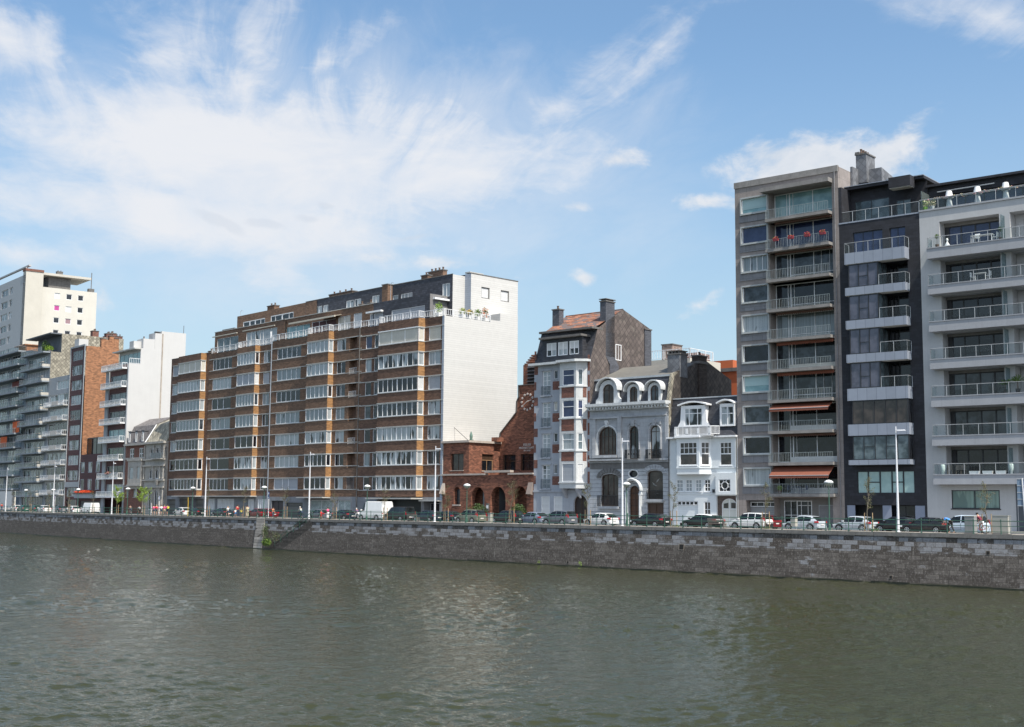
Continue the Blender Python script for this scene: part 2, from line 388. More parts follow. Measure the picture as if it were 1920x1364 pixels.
# the river surface is a real mesh of wind ripples where one can see it, flat farther off
import numpy as np
def river_mesh():
    rng = np.random.default_rng(5); A_ = radians(29); NC = 1650
    rs = [30.0]
    while rs[-1] < 335: rs.append(rs[-1]+max(rs[-1]**2/19000, .04))
    rs = np.array(rs); az = np.linspace(-A_, A_, NC); Rg, Ag = np.meshgrid(rs, az, indexing='ij'); X = Rg*np.sin(Ag); Y = Rg*np.cos(Ag); Zw = np.zeros_like(X)
    for i in range(64):
        lam = .30*(12.0 ** (i/63.)); th = radians(-62)+rng.normal(0, .66); k = 2*pi/lam; s_ = .0275*(1.25 if .5 < lam < 1.6 else .8)
        Zw += s_*lam/(2*pi)*np.sin(k*(X*cos(th)+Y*sin(th))+rng.uniform(0, 6.28))
    G = np.zeros_like(X)
    for i in range(14):
        lam = rng.uniform(14, 60); th = rng.uniform(0, 3.14); G += np.sin(2*pi/lam*(X*cos(th)*.5+Y*sin(th))+rng.uniform(0, 6.28))
    Zw *= np.clip(1+.13*G, .5, 1.6)
    fr = np.clip((Rg-30)/3, 0, 1)*np.clip((335-Rg)/20, 0, 1)*np.clip((A_-np.abs(Ag))/.02, 0, 1); Zw *= fr
    nr, nc = X.shape; V_ = np.stack([X, Y, Zw], -1).reshape(-1, 3); idx = np.arange(nr*nc).reshape(nr, nc)
    F_ = np.stack([idx[:-1, :-1], idx[:-1, 1:], idx[1:, 1:], idx[1:, :-1]], -1).reshape(-1, 4)[:, ::-1]
    ex = []; 
    def q(r0, r1, a0, a1): ex.append([(r0*sin(a0), r0*cos(a0), 0), (r0*sin(a1), r0*cos(a1), 0), (r1*sin(a1), r1*cos(a1), 0), (r1*sin(a0), r1*cos(a0), 0)][::-1])
    n = 12
    for i in range(n): a0 = -A_+2*A_*i/n; a1 = -A_+2*A_*(i+1)/n; q(.01, float(rs[0]), a0, a1); q(float(rs[-1]), 1500, a0, a1)
    m = 30
    for i in range(m): a0 = A_+(2*pi-2*A_)*i/m; a1 = A_+(2*pi-2*A_)*(i+1)/m; q(.01, float(rs[0]), a0, a1); q(float(rs[0]), 1500, a0, a1)
    ev = np.array(ex).reshape(-1, 3); ef = np.arange(len(ev)).reshape(-1, 4)+len(V_); V_ = np.concatenate([V_, ev]); F_ = np.concatenate([F_, ef])
    me = bpy.data.meshes.new('river_water'); me.vertices.add(len(V_)); me.vertices.foreach_set('co', V_.astype(np.float32).ravel())
    me.loops.add(F_.size); me.loops.foreach_set('vertex_index', F_.astype(np.int32).ravel()); me.polygons.add(len(F_)); me.polygons.foreach_set('loop_start', np.arange(0, F_.size, 4, dtype=np.int32)); me.polygons.foreach_set('use_smooth', np.ones(len(F_), dtype=bool))
    me.update(calc_edges=True); me.materials.append(wm); o = bpy.data.objects.new('river_water', me); COL.objects.link(o); return o
tag(river_mesh(), 'olive green river with small wind ripples below the quay wall', None, kind='structure')

# quay masonry --------------------------------------------------------
qm = bpy.data.materials.new('quay_masonry'); qm.use_nodes = True
g = NT(qm.node_tree); b = g.n['Principled BSDF']; b.inputs['Roughness'].default_value = .85
uvn = g.new('ShaderNodeTexCoord').outputs['UV']; x, y, _ = g.sep(uvn)
def course(bw, bh, seed):
    yy = g.m('DIVIDE', y, bh); row = g.m('FLOOR', yy)
    off = g.white(g.comb(row, float(seed), 2.2)); wv = g.noise(g.comb(g.m('MULTIPLY', x, .5), g.m('MULTIPLY', row, 7.3)), 1, 1)
    xx = g.m('ADD', g.m('ADD', g.m('DIVIDE', x, bw), off), g.m('MULTIPLY', wv, 1.6))
    fx = g.m('FRACT', xx); fy = g.m('FRACT', yy)
    ex = g.m('MULTIPLY', g.m('MINIMUM', fx, g.m('SUBTRACT', 1, fx)), bw/bh); ey = g.m('MINIMUM', fy, g.m('SUBTRACT', 1, fy))
    return g.mr(g.m('MINIMUM', ex, ey), .012, .06), g.white(g.comb(g.m('FLOOR', xx), row, float(seed))), fy
line, rnd, fy = course(.95, .385, 3)
big = g.noise(g.mapping(uvn, scale=(1, 1.6, 1)), .35, 5, .6); fin = g.noise(uvn, 7, 6, .85); mid = g.noise(uvn, 2.2, 4, .65)
pepper = g.mr(g.noise(g.mapping(uvn, scale=(1.3, .9, 1)), 4.2, 6, .85), .5, .64, 0, 1)
right = g.mr(x, 300, 440)
tone = g.m('ADD', g.m('MULTIPLY', rnd, g.m('ADD', .35, g.m('MULTIPLY', right, .4))), g.m('MULTIPLY', g.m('SUBTRACT', big, .5), 1.1))
stone = g.mix(g.mr(tone, .0, .85), (.056, .047, .040, 1), (.150, .134, .120, 1))
stone = g.mix(g.mr(mid, .38, .7, 0, .6), stone, (.050, .041, .034, 1))
stone = g.mix(g.m('MULTIPLY', pepper, .62), stone, (.31, .285, .26, 1))
# the two top courses are paler dressed bluestone, patchily weathered
sel = g.m('ADD', g.m('MULTIPLY', g.mr(y, 3.62, 3.72), .62), g.m('MULTIPLY', g.mr(big, .5, .75), right))
palef = g.m('MULTIPLY', g.mr(g.m('ADD', g.m('ADD', g.m('MULTIPLY', rnd, .55), g.m('MULTIPLY', big, .5)), sel), .98, 1.25), g.mr(mid, .3, .5, .45, 1))
pale = g.mix(g.mr(fin, .3, .7), (.17, .175, .188, 1), (.33, .34, .36, 1))
stone = g.mix(g.m('MULTIPLY', palef, .8), stone, pale)
# rust and leached lime runs
run = g.noise(g.mapping(uvn, scale=(2.6, .18, 1)), 1, 4, .6)
stone = g.mix(g.mr(run, .64, .74, 0, .5), stone, (.32, .30, .27, 1))
orange = g.mr(g.noise(g.mapping(uvn, scale=(1, .6, 1)), 1.1, 5, .75), .68, .74, 0, .7)
stone = g.mix(orange, stone, (.26, .15, .06, 1))
lime = g.m('MULTIPLY', g.mr(y, .85, .45), g.mr(g.noise(uvn, 2.2, 4, .7), .3, .6, .2, 1)); stone = g.mix(g.m('MULTIPLY', lime, .6), stone, (.17, .155, .11, 1))
stone = g.mix(g.mr(g.m('ADD', y, g.m('MULTIPLY', mid, .3)), .52, .36), stone, (.018, .020, .010, 1))
stone = g.mix(line, (.040, .036, .032, 1), stone)
g.l.new(stone, b.inputs['Base Color'])
bp = g.new('ShaderNodeBump'); bp.inputs['Strength'].default_value = .7; bp.inputs['Distance'].default_value = .05
g.l.new(g.m('ADD', g.m('MULTIPLY', line, .6), g.m('ADD', g.m('MULTIPLY', fin, .7), g.m('MULTIPLY', rnd, .35))), bp.inputs['Height']); g.l.new(bp.outputs[0], b.inputs['Normal'])
COPE_Z = QZ
YS = [420-i*2.5 for i in range(150)]
SL0, SL1 = 486., 548.   # the landing stair bites into the wall here
qw = empty('quay_wall', (0, 0, 0), 0, 'long dark grey stone block quay wall rising from the river', 'quay wall')
w = strip('wall_face', 0.0, -1.0, .55, QZ-.33, qm, YS, uv=True, kind=None); w.parent = qw
cm_ = mat('coping_stone', (.19, .18, .165), .85, amp=.4, scale=1.2, grime=.6)
mb = MB()
for i in range(len(YS)-1):
    n = 2
    for k in range(n):
        Ya = YS[i]+(YS[i+1]-YS[i])*k/n; Yb = YS[i]+(YS[i+1]-YS[i])*(k+.985)/n
        p = [qpt(Ya, .45), qpt(Yb, .45), qpt(Yb, 1.15), qpt(Ya, 1.15)]
        t = random.uniform(-.008, .008)
        mb.hexa([(q.x, q.y, QZ-.34) for q in p], [(q.x, q.y, QZ+t) for q in p])
mb.build('coping', cm_, qw)
# ledge at the waterline and drain openings
mb = MB()
for i in range(len(YS)-1):
    p = [qpt(YS[i], -.22), qpt(YS[i+1], -.22), qpt(YS[i+1], .2), qpt(YS[i], .2)]
    mb.hexa([(q.x, q.y, -.6) for q in p], [(q.x, q.y, .13+random.uniform(-.05, .04)) for q in p])
mb.build('ledge', mat('wet_ledge', (.022, .024, .014), .5, amp=.5, scale=1, lichen=(.09, .085, .05)), qw)
def wallbox(px, z0, z1, wd, dep, name, m, parent, off=.0):
    """block set in or on the battered wall face"""
    p, h = at(px, .0, (z0+z1)/2); U = Vector((sin(h), -cos(h), 0)); N = Vector((cos(h), sin(h), 0))
    b0 = .55*(z0+1)/(QZ+.67); b1 = .55*(z1+1)/(QZ+.67); mb = MB()
    f = lambda u, d, z: tuple(p+U*u+N*d+Vector((0, 0, z-p.z)))
    w2 = wd/2
    mb.hexa([f(-w2, b0-dep, z0), f(w2, b0-dep, z0), f(w2, b0+.3, z0), f(-w2, b0+.3, z0)], [f(-w2, b1-dep, z1), f(w2, b1-dep, z1), f(w2, b1+.3, z1), f(-w2, b1+.3, z1)])
    return mb.build(name, m, parent)
hole_m = mat('drain_dark', (.012, .011, .01), .9)
sur_m = mat('drain_surround', (.2, .17, .14), .8)
for px, z, s in [(1273, 2.5, .55), (1668, .55, .28), (1062, .42, .25), (907, .42, .25), (1848, 2.9, .3)]:
    o = wallbox(px, z-s*.62, z+s*.5, s*1.25, .02, 'drain_surround', sur_m, qw)
    wallbox(px+.6, z-s*.48, z+s*.42, s*.95, .03, 'drain_opening', hole_m, qw)
# the pale stone pier beside the landing stair
pier = mat('pier_stone', (.28, .26, .235), .85, 'block', bw=.9, bh=.42, var=.3, amp=.4, scale=1.3, mortar=(.08, .07, .06), grime=.6)
sm_dark = mat('stair_stone', (.062, .055, .048), .9, 'block', bw=.55, bh=.27, var=.45, amp=.55, mortar=(.035, .03, .027), lichen=(.15, .14, .12), lsc=4, scale=2.5)
lst = empty('landing_stair', (0, 0, 0), 0, 'stone landing stair with pale corner pier and green handrails going down the quay wall', 'stair')
wallbox(483, -.6, QZ-.02, 2.2, .16, 'pier', pier, lst)
p0, h0 = at(492, -.1); p1, h1 = at(586, .52)
U = (p1-p0); Ls = U.length; U.normalize(); Nn = Vector((U.y, -U.x, 0));
if Nn.y > 0: Nn = -Nn
mb = MB(); nst = 22
for i in range(nst):      # steps fall from the right to a small landing on the left
    s0 = 3.2+(Ls-3.2)*i/nst; s1 = 3.2+(Ls-3.2)*(i+1)/nst; zt = .35+(QZ-.35)*(i+1)/nst
    f = lambda s, d, z: tuple(Vector((p0.x, p0.y, 0))+U*s-Nn*d*-1+Vector((0, 0, z)))
    mb.hexa([f(s0, .05, -.5), f(s1, .05, -.5), f(s1, -.9, -.5), f(s0, -.9, -.5)][::-1], [f(s0, .05, zt), f(s1, .05, zt), f(s1, -.9, zt), f(s0, -.9, zt)][::-1])
f = lambda s, d, z: tuple(Vector((p0.x, p0.y, 0))+U*s+Nn*d+Vector((0, 0, z)))
mb.hexa([f(.8, .05, -.5), f(3.2, .05, -.5), f(3.2, -.9, -.5), f(.8, -.9, -.5)][::-1], [f(.8, .05, .3), f(3.2, .05, .3), f(3.2, -.9, .3), f(.8, -.9, .3)][::-1])
mb.build('steps', sm_dark, lst)
rail_m = mat('green_paint', (.035, .10, .07), .45, amp=.25)
for dd, nm in ((.0, 'handrail'), (.0, 'mid_rail'),):
    mb = MB(); zo = 1.05 if nm == 'handrail' else .55
    mb.tube(f(3.2, dd, .35+zo), f(Ls, dd, QZ+zo), .035)
    if nm == 'handrail':
        for i in range(7):
            t = i/6; s = 3.2+(Ls-3.2)*t; mb.tube(f(s, dd, .2+(QZ-.35)*t), f(s, dd, .35+zo+(QZ-.35)*t), .03)
    mb.build(nm, rail_m, lst)

# street ------------------------------------------------------------
pave = mat('promenade_paving', (.34, .31, .27), .85, amp=.3, scale=.8)
strip('promenade', 1.15, QZ-.012, 3.9, QZ-.012, pave, YS, label='pale paved promenade along the top of the quay')
strip('kerb_strip', 3.9, QZ, 4.05, QZ, mat('kerb_stone', (.3, .3, .29), .8), YS)
strip('kerb_face', 4.05, QZ, 4.052, QZ-.14, mat('kerb_stone', (.3, .3, .29), .8), YS)
strip('road', 4.0, QZ-.14, 9.2, QZ-.14, mat('asphalt', (.06, .06, .06), .9, amp=.25, scale=2), YS, label='asphalt road with cars parked along the promenade')
strip('far_kerb', 9.2, QZ-.14, 9.202, QZ-.01, mat('kerb_stone', (.3, .3, .29), .8), YS)
strip('pavement', 9.2, QZ-.01, 40, QZ-.01, mat('pavement_slabs', (.22, .21, .2), .9, amp=.25), YS)
mb = MB()
gy = [420, 340, 280, 230, 180, 140, 100, 60]
_a = [qpt(Y, 4) for Y in gy]
mb.quad(*([(p.x, p.y, QZ-.2) for p in _a]+[(1500, 20, QZ-.2), (3500, 1500, QZ-.2), (1500, 4500, QZ-.2), (-1500, 4500, QZ-.2), (-1200, 1500, QZ-.2)]))
mb.build('ground', mat('ground_earth', (.14, .13, .11), .95))
tag(bpy.data.objects['ground'], None, None, kind='structure')
# green railing, a thing with posts and rails ------------------------------
ral = empty('quay_railing', (0, 0, 0), 0, 'dark green three rail metal railing along the quay edge', 'railing')
PO = []
px = 2003.
Yc = at(2003, .75)[0].y
prev = None
while Yc < 300:
    PO.append(Yc); dy = 2.33*cos(qhead(Yc)); Yc += dy
mbr = [MB(), MB(), MB()]; hs = (1.08, .66, .2)
for i, Y in enumerate(PO):
    p = qpt(Y, .8)
    m = MB(); m.tube((p.x, p.y, QZ), (p.x, p.y, QZ+1.14), .042, .036, 6); m.tube((p.x, p.y, QZ-.01), (p.x, p.y, QZ+.05), .08, n=6)
    m.lathe([(.0, 1.14), (.055, 1.16), (.055, 1.2), (.0, 1.24)], (p.x, p.y, QZ), 6)
    if i < 100: m.build('post', rail_m, ral)
    if i < len(PO)-1:
        q = qpt(PO[i+1], .8)
        for k in range(3): mbr[k].tube((p.x, p.y, QZ+hs[k]), (q.x, q.y, QZ+hs[k]), .027 if k else .034, n=5)
for k in range(3): mbr[k].build('rail', rail_m, ral)
# ================================================================ building helpers
FR = lambda y=0: ((0, y), (1, 0), (0, 1))             # front plane at local y
SR = lambda u, y0=0: ((u, y0), (0, 1), (-1, 0))       # right side plane, s runs back from y0
def wall(mb, fr, s0, s1, z0, z1, holes=(), dep=.3, mi=0, jmi=None):
    """wall sheet with real openings and jambs"""
    O, U, N = fr; jmi = mi if jmi is None else jmi
    P = lambda a, z, d=0: (O[0]+U[0]*a+N[0]*d, O[1]+U[1]*a+N[1]*d, z)
    holes = [(max(a, s0), min(b, s1), max(c, z0), min(d, z1)) for a, b, c, d in holes]
    holes = [h for h in holes if h[1]-h[0] > .01 and h[3]-h[2] > .01]
    zs = sorted({z0, z1} | {h[2] for h in holes} | {h[3] for h in holes})
    for za, zb in zip(zs, zs[1:]):
        if zb-za < 1e-5: continue
        cut = sorted((h[0], h[1]) for h in holes if h[2] <= za+1e-6 and h[3] >= zb-1e-6); x = s0
        for a, b in cut+[(s1, s1)]:
            if a-x > 1e-5: mb.quad(P(x, za), P(a, za), P(a, zb), P(x, zb), mi=mi)
            x = max(x, b)
    for a, b, c, d in holes:
        mb.quad(P(a, c), P(a, c, dep), P(a, d, dep), P(a, d), mi=jmi); mb.quad(P(b, c, dep), P(b, c), P(b, d), P(b, d, dep), mi=jmi)
        mb.quad(P(a, c), P(b, c), P(b, c, dep), P(a, c, dep), mi=jmi); mb.quad(P(a, d, dep), P(b, d, dep), P(b, d), P(a, d), mi=jmi)
def window(root, fr, s0, s1, z0, z1, fm, pm, dep=.14, cols=(), rows=(), fw=.07, mw=.05, sill=None, pname='pane', sub=None, blind=None):
    """frame mesh with its pane as a child; cols/rows are mullion fractions; blind = (fraction, material)"""
    mb = MB(); B = lambda a, b, c, d, p=0, q=.07: mb.pbox(fr, a, b, dep-q+p, dep+.03, c, d)
    B(s0, s0+fw, z0, z1); B(s1-fw, s1, z0, z1); B(s0+fw, s1-fw, z0, z0+fw); B(s0+fw, s1-fw, z1-fw, z1)
    for c in cols:
        w = mw
        if isinstance(c, tuple): c, w = c
        x = s0+(s1-s0)*c; B(x-w/2, x+w/2, z0+fw, z1-fw, .012)
    for r in rows:
        if isinstance(r, tuple): r, a, b2 = r; xa = s0+(s1-s0)*a; xb = s0+(s1-s0)*b2
        else: xa, xb = s0+fw, s1-fw
        zz = z0+(z1-z0)*r; B(max(xa, s0+fw), min(xb, s1-fw), zz-mw/2, zz+mw/2, .022)
    o = mb.build('window', fm, root)
    p = MB(); O, U, N = fr; P = lambda a, z: (O[0]+U[0]*a+N[0]*dep, O[1]+U[1]*a+N[1]*dep, z)
    e = .02
    p.quad(P(s0+e, z0+e), P(s1-e, z0+e), P(s1-e, z1-e), P(s0+e, z1-e)); p.build(pname, pm, o)
    if blind:
        q = MB(); q.pbox(fr, s0+fw, s1-fw, dep-.03, dep-.01, z1-(z1-z0)*blind[0], z1-fw); q.build('blind', blind[1], o)
    if sill is not None:
        q = MB(); q.pbox(fr, s0-.08, s1+.08, -.1, dep, z0-.09, z0-.003); q.build('sill', sill, o)
    return o
def arch_pts(u0, u1, z0, zs, rise, n=14, pointed=False):
    """outline of an arched opening: up the left jamb, over the arch, down the right"""
    c = (u0+u1)/2; r = (u1-u0)/2; pts = [(u0, z0)]
    for i in range(n+1):
        t = pi-pi*i/n
        if pointed: k = abs(cos(t)); pts.append((c+r*cos(t), zs+rise*(1-k**1.9)))
        else: pts.append((c+r*cos(t), zs+rise*sin(t)))
    pts.append((u1, z0)); return pts
def arch_fill(mb, fr, u0, u1, z0, zs, rise, ztop, dep, mi=0, pointed=False, n=14):
    """spandrels filling the rectangle above an arch, with a real soffit"""
    pts = arch_pts(u0, u1, z0, zs, rise, n, pointed)[1:-1]; O, U, N = fr
    P = lambda a, z, d=0: (O[0]+U[0]*a+N[0]*d, O[1]+U[1]*a+N[1]*d, z)
    for a, b in zip(pts, pts[1:]):
        mb.quad(P(a[0], a[1]), P(b[0], b[1]), P(b[0], ztop), P(a[0], ztop), mi=mi)
        mb.quad(P(b[0], b[1]), P(a[0], a[1]), P(a[0], a[1], dep), P(b[0], b[1], dep), mi=mi)
def arch_window(root, fr, u0, u1, z0, zs, rise, fm, pm, dep=.2, fw=.08, cols=(), rows=(), pointed=False, name='window'):
    O, U, N = fr; P = lambda a, z, d=0: (O[0]+U[0]*a+N[0]*d, O[1]+U[1]*a+N[1]*d, z)
    outer = arch_pts(u0, u1, z0, zs, rise, 16, pointed); inner = arch_pts(u0+fw, u1-fw, z0+fw, zs, rise-fw, 16, pointed)
    mb = MB()
    for (a, b), (c, d) in zip(zip(outer, outer[1:]), zip(inner, inner[1:])):
        mb.quad(P(*a, dep-.06), P(*b, dep-.06), P(*d, dep-.06), P(*c, dep-.06)); mb.quad(P(*c, dep-.06), P(*d, dep-.06), P(*d, dep), P(*c, dep))
    mb.pbox(fr, u0+fw, u1-fw, dep-.06, dep+.02, z0, z0+fw)
    topz = lambda a: zs+rise*sqrt(max(0, 1-((a-(u0+u1)/2)/((u1-u0)/2))**2))
    for c in cols:
        x = u0+(u1-u0)*c; mb.pbox(fr, x-.03, x+.03, dep-.05, dep+.02, z0+fw, topz(x)-fw*.6)
    for zz in rows: mb.pbox(fr, u0+fw*.8, u1-fw*.8, dep-.048, dep+.02, zz-.03, zz+.03)
    o = mb.build(name, fm, root); p = MB(); p.quad(*[P(a[0], a[1], dep+.005) for a in outer][::-1]); p.build('pane', pm, o); return o
def bar_rail(root, segs, z, h, m, name='railing', step=.14, r=.014, top=.024, low=.08, parent_name=None):
    """vertical bar railing along local xy segments"""
    mb = MB()
    for (x0, y0), (x1, y1) in segs:
        L = sqrt((x1-x0)**2+(y1-y0)**2); n = max(1, int(L/step)); dx, dy = (x1-x0)/L, (y1-y0)/L
        mb.tube((x0, y0, z+h), (x1, y1, z+h), top, n=4); mb.tube((x0, y0, z+low), (x1, y1, z+low), top*.7, n=4)
        for i in range(n+1):
            t = i/n; x = x0+(x1-x0)*t; y = y0+(y1-y0)*t; rr = r*(1.6 if i % 8 == 0 else 1)
            mb.tube((x, y, z+(0 if i % 8 == 0 else low)), (x, y, z+h), rr, n=4)
    return mb.build(name, m, root)
def glass_rail(root, segs, z, h, pm, gm, step=1.5, r=.03, name='railing', pname='glass_panel'):
    mb = MB(); gb = MB()
    for (x0, y0), (x1, y1) in segs:
        L = sqrt((x1-x0)**2+(y1-y0)**2); n = max(1, round(L/step))
        mb.tube((x0, y0, z+h), (x1, y1, z+h), r, n=6)
        for i in range(n+1):
            t = i/n; mb.tube((x0+(x1-x0)*t, y0+(y1-y0)*t, z-.1), (x0+(x1-x0)*t, y0+(y1-y0)*t, z+h), r*.9, n=5)
        gb.quad((x0, y0, z+.05), (x1, y1, z+.05), (x1, y1, z+h-.07), (x0, y0, z+h-.07))
    o = mb.build(name, pm, root); gb.build(pname, gm, o); return o
def chimney(root, x0, x1, y0, y1, z0, z1, m, pots=2, capm=None, potm=None, name='chimney'):
    mb = MB(); mb.box(x0, x1, y0, y1, z0, z1); o = mb.build(name, m, root)
    mb = MB(); mb.box(x0-.09, x1+.09, y0-.09, y1+.09, z1, z1+.14); mb.build('cap', capm or M_CAP, o)
    mb = MB()
    for i in range(pots):
        t = (i+.5)/pots; x = x0+(x1-x0)*t if (x1-x0) > (y1-y0) else (x0+x1)/2; y = (y0+y1)/2 if (x1-x0) > (y1-y0) else y0+(y1-y0)*t
        mb.lathe([(.14, .14), (.12, .5), (.16, .5), (.16, .58)], (x, y, z1), 8)
    if pots: mb.build('chimney_pot', potm or M_POT, o)
    return o
def body(root, mats, u0, u1, y0, D, z0, z1, left=True, right=True, roofm=None, roofname='roof', name='side_wall'):
    mb = MB()
    if left: mb.quad((u0, D, z0), (u0, y0, z0), (u0, y0, z1), (u0, D, z1))
    if right: mb.quad((u1, y0, z0), (u1, D, z0), (u1, D, z1), (u1, y0, z1))
    mb.quad((u1, D, z0), (u0, D, z0), (u0, D, z1), (u1, D, z1))
    o = mb.build(name, mats, root)
    r = MB(); r.box(u0+.003, u1-.003, y0+.25, D-.003, z1-.25, z1-.02); r.build(roofname, roofm or M_ROOF, root); return o
M_CAP = mat('concrete_cap', (.12, .115, .11), .85, amp=.4)
M_POT = mat('clay_pot', (.11, .07, .05), .8, amp=.3)
M_ROOF = mat('bitumen', (.07, .07, .07), .9, amp=.3)
M_WHITE = mat('white_paint', (.72, .73, .74), .5, amp=.07)
M_WFRAME = mat('white_frame', (.68, .70, .72), .45, amp=.1)
M_STEEL = mat('galvanised', (.38, .40, .42), .4, metal=.3, amp=.12)
M_DFRAME = mat('dark_frame', (.02, .022, .026), .4, amp=.1)
G_DARK = glass('glass_dark', (.016, .019, .026), dark=(.006, .007, .009))
G_MID = glass('glass_mid', (.06, .075, .09))
G_CURT = glass('glass_curtain', (.36, .40, .42), folds=.9)
G_PART = glass('glass_part_curtain', (.38, .42, .44), folds=.12)
G_NET = glass('glass_net', (.22, .26, .28), folds=1.3)
G_AQUA = glass('glass_aqua_blind', (.22, .36, .38), dark=(.15, .27, .29))
G_BLUE = glass('glass_blue', (.035, .05, .11), dark=(.02, .03, .075))
G_TERR = glass('glass_terrace', (.12, .16, .18), dark=(.04, .06, .07))
BL_WHITE = mat('blind_white', (.56, .57, .57), .6, 'siding', bh=.06, var=.05, mortar=(.4, .4, .4), amp=.08)
BL_BEIGE = mat('blind_beige', (.52, .50, .44), .6, 'siding', bh=.06, var=.05, mortar=(.4, .38, .33), amp=.1)
BL_GREY = mat('blind_grey', (.33, .35, .38), .6, 'siding', bh=.06, var=.05, mortar=(.22, .23, .25), amp=.1)
CLEAR = clear('balustrade_glass')
CLEARB = clear('balustrade_glass_blue', (.5, .7, .74), .3)
RAIL_G = mat('rail_grey_green', (.30, .34, .34), .5, amp=.2)
PLANT = mat('leaves_mid', (.06, .11, .025), .7, amp=.4, scale=3)
PLANT2 = mat('leaves_bright', (.17, .27, .03), .7, amp=.3, scale=3)
def leaves(mb, c, r, n, s, mi=0, nmi=1):
    for i in range(n):
        d = Vector((random.gauss(0, 1), random.gauss(0, 1), random.gauss(0, 1))).normalized()*random.random()**.4
        p = Vector(c)+Vector((d.x*r[0], d.y*r[1], d.z*r[2])); a = Vector((random.gauss(0, 1), random.gauss(0, 1), random.gauss(0, .6))).normalized()*s*random.uniform(.6, 1.3)
        b = a.orthogonal().normalized()*s*.5; mb.quad(p-a*.5, p+b*.5, p+a*.5, p-b*.5, mi=mi+(random.randrange(nmi) if nmi > 1 else 0))
# ================================================================ grey balcony tower
F = FAC['tower']
R = F.root('apartment_tower', 'tall grey concrete apartment tower with barred balconies and orange awnings, beside the black block', 'apartment tower')
M_AGG = mat('washed_concrete', (.235, .208, .195), .9, 'block', bw=1.9, bh=1.12, mw=.012, var=.06, amp=.3, scale=.9, grime=.5, mortar=(.12, .11, .1))
M_GRAN = mat('grey_granite', (.18, .18, .19), .6, 'block', bw=1.25, bh=1.6, mw=.012, var=.10, amp=.2, mortar=(.07, .07, .07))
M_SLAB = mat('balcony_concrete', (.22, .21, .20), .85, amp=.35, scale=1.1, grime=.5)
M_SOFF = mat('soffit', (.19, .18, .17), .9, amp=.2)
M_ORANGE = mat('awning_rust', (.19, .062, .036), .8, amp=.15)
M_ORANGE2 = mat('awning_faded', (.52, .24, .13), .8, amp=.15)
L = F.L; zt = F.z(1378, 346); wa, wb = F.u(1390.5, 385), F.u(1439.5, 385); la, lb = F.u(1443, 460), F.u(1561.5, 460)
PR = .95
slabs = [F.z(1439, y, -PR) for y in (411, 468, 525, 581, 637, 694, 751, 809, 868, 926)]
wins = [(F.z(1391, a), F.z(1391, b)) for a, b in ((374.5, 403), (428.7, 459), (484, 512), (539.5, 569), (594, 625), (650, 681), (706.6, 736.7), (763.7, 794.6), (821, 852), (879, 910))]
zg = slabs[-1]-.45; ztop = F.z(1443, 357)
holes = [(wa, wb, b, a) for a, b in wins]
up = [ztop-.35]+[s-.32 for s in slabs[:-1]]
holes += [(la, lb, s, t) for s, t in zip(slabs, up)]
ga, gb_, gc = F.u(1399, 960), F.u(1452, 960), F.u(1562, 960)
holes += [(ga, gb_, 0, zg-.25), (gb_+.002, gc, 0, zg)]
mb = MB(); wall(mb, FR(), 0, L, -.2, zt, holes, 1.3); mb.build('wall', M_AGG, R)
body(R, M_AGG, 0, L, 0, 14, -.2, zt)
mb = MB(); mb.box(-.06, L+.0, -.10, .25, zt-.55, zt+.12); mb.build('parapet', M_SLAB, R)
mb = MB(); mb.box(wb-.4, lb+.1, -PR-.1, 0, ztop-.35, ztop+.1); mb.build('hood', M_SLAB, R)
mb = MB(); x0 = F.u(1440, 340, 4); mb.box(x0, x0+4.6, 3.5, 7, zt, zt+.95); mb.build('roof_house', M_GRAN, R)
blk = [(G_AQUA, (), .72), (G_BLUE, (), 0), (G_NET, (.3, .56, .78), 0), (G_MID, (), 0), (G_CURT, (), 0), (G_DARK, (), 0), (G_AQUA, (), .62), (G_MID, (), 0), (G_DARK, (), 0), (G_CURT, (), 0)]
bl_aq = mat('blind_aqua', (.33, .46, .47), .6, 'siding', bh=.09, var=.04, mortar=(.26, .38, .38), amp=.06)
for i, ((zu, zl), (gm, cols, bf)) in enumerate(zip(wins, blk)):
    mb = MB()                                   # projecting frame box round each window
    for a, b, c, d in ((wa-.08, wa+.06, zl-.05, zu+.05), (wb-.06, wb+.08, zl-.05, zu+.05), (wa-.08, wb+.08, zu-.05, zu+.10), (wa-.08, wb+.08, zl-.16, zl+.03)): mb.box(a, b, -.26, .05, c, d)
    mb.build('window_surround', mat('pale_surround', (.36, .38, .38), .6, amp=.12), R)
    window(R, FR(), wa+.06, wb-.06, zl, zu, M_WFRAME, gm, dep=.06, cols=cols, fw=.07, blind=(bf, bl_aq) if bf else None)
    zn = wins[i+1][0] if i < 9 else zl-1.35
    mb = MB(); mb.box(wa-.28, la-.02, -.07, .02, zl-.95, zl-.165); mb.build('sill_shade_panel', M_GRAN, R)  # dark panel paints in the shadow under the window box
kinds = ['', 'rust', 'brown', '', 'brown', 'low', 'low', 'out', 'low2', 'bigout']
M_BROWN = mat('awning_brown', (.10, .05, .035), .8)
curt = [G_AQUA, G_BLUE, G_MID, G_DARK, G_NET, G_MID, G_MID, G_DARK, G_DARK, G_DARK]
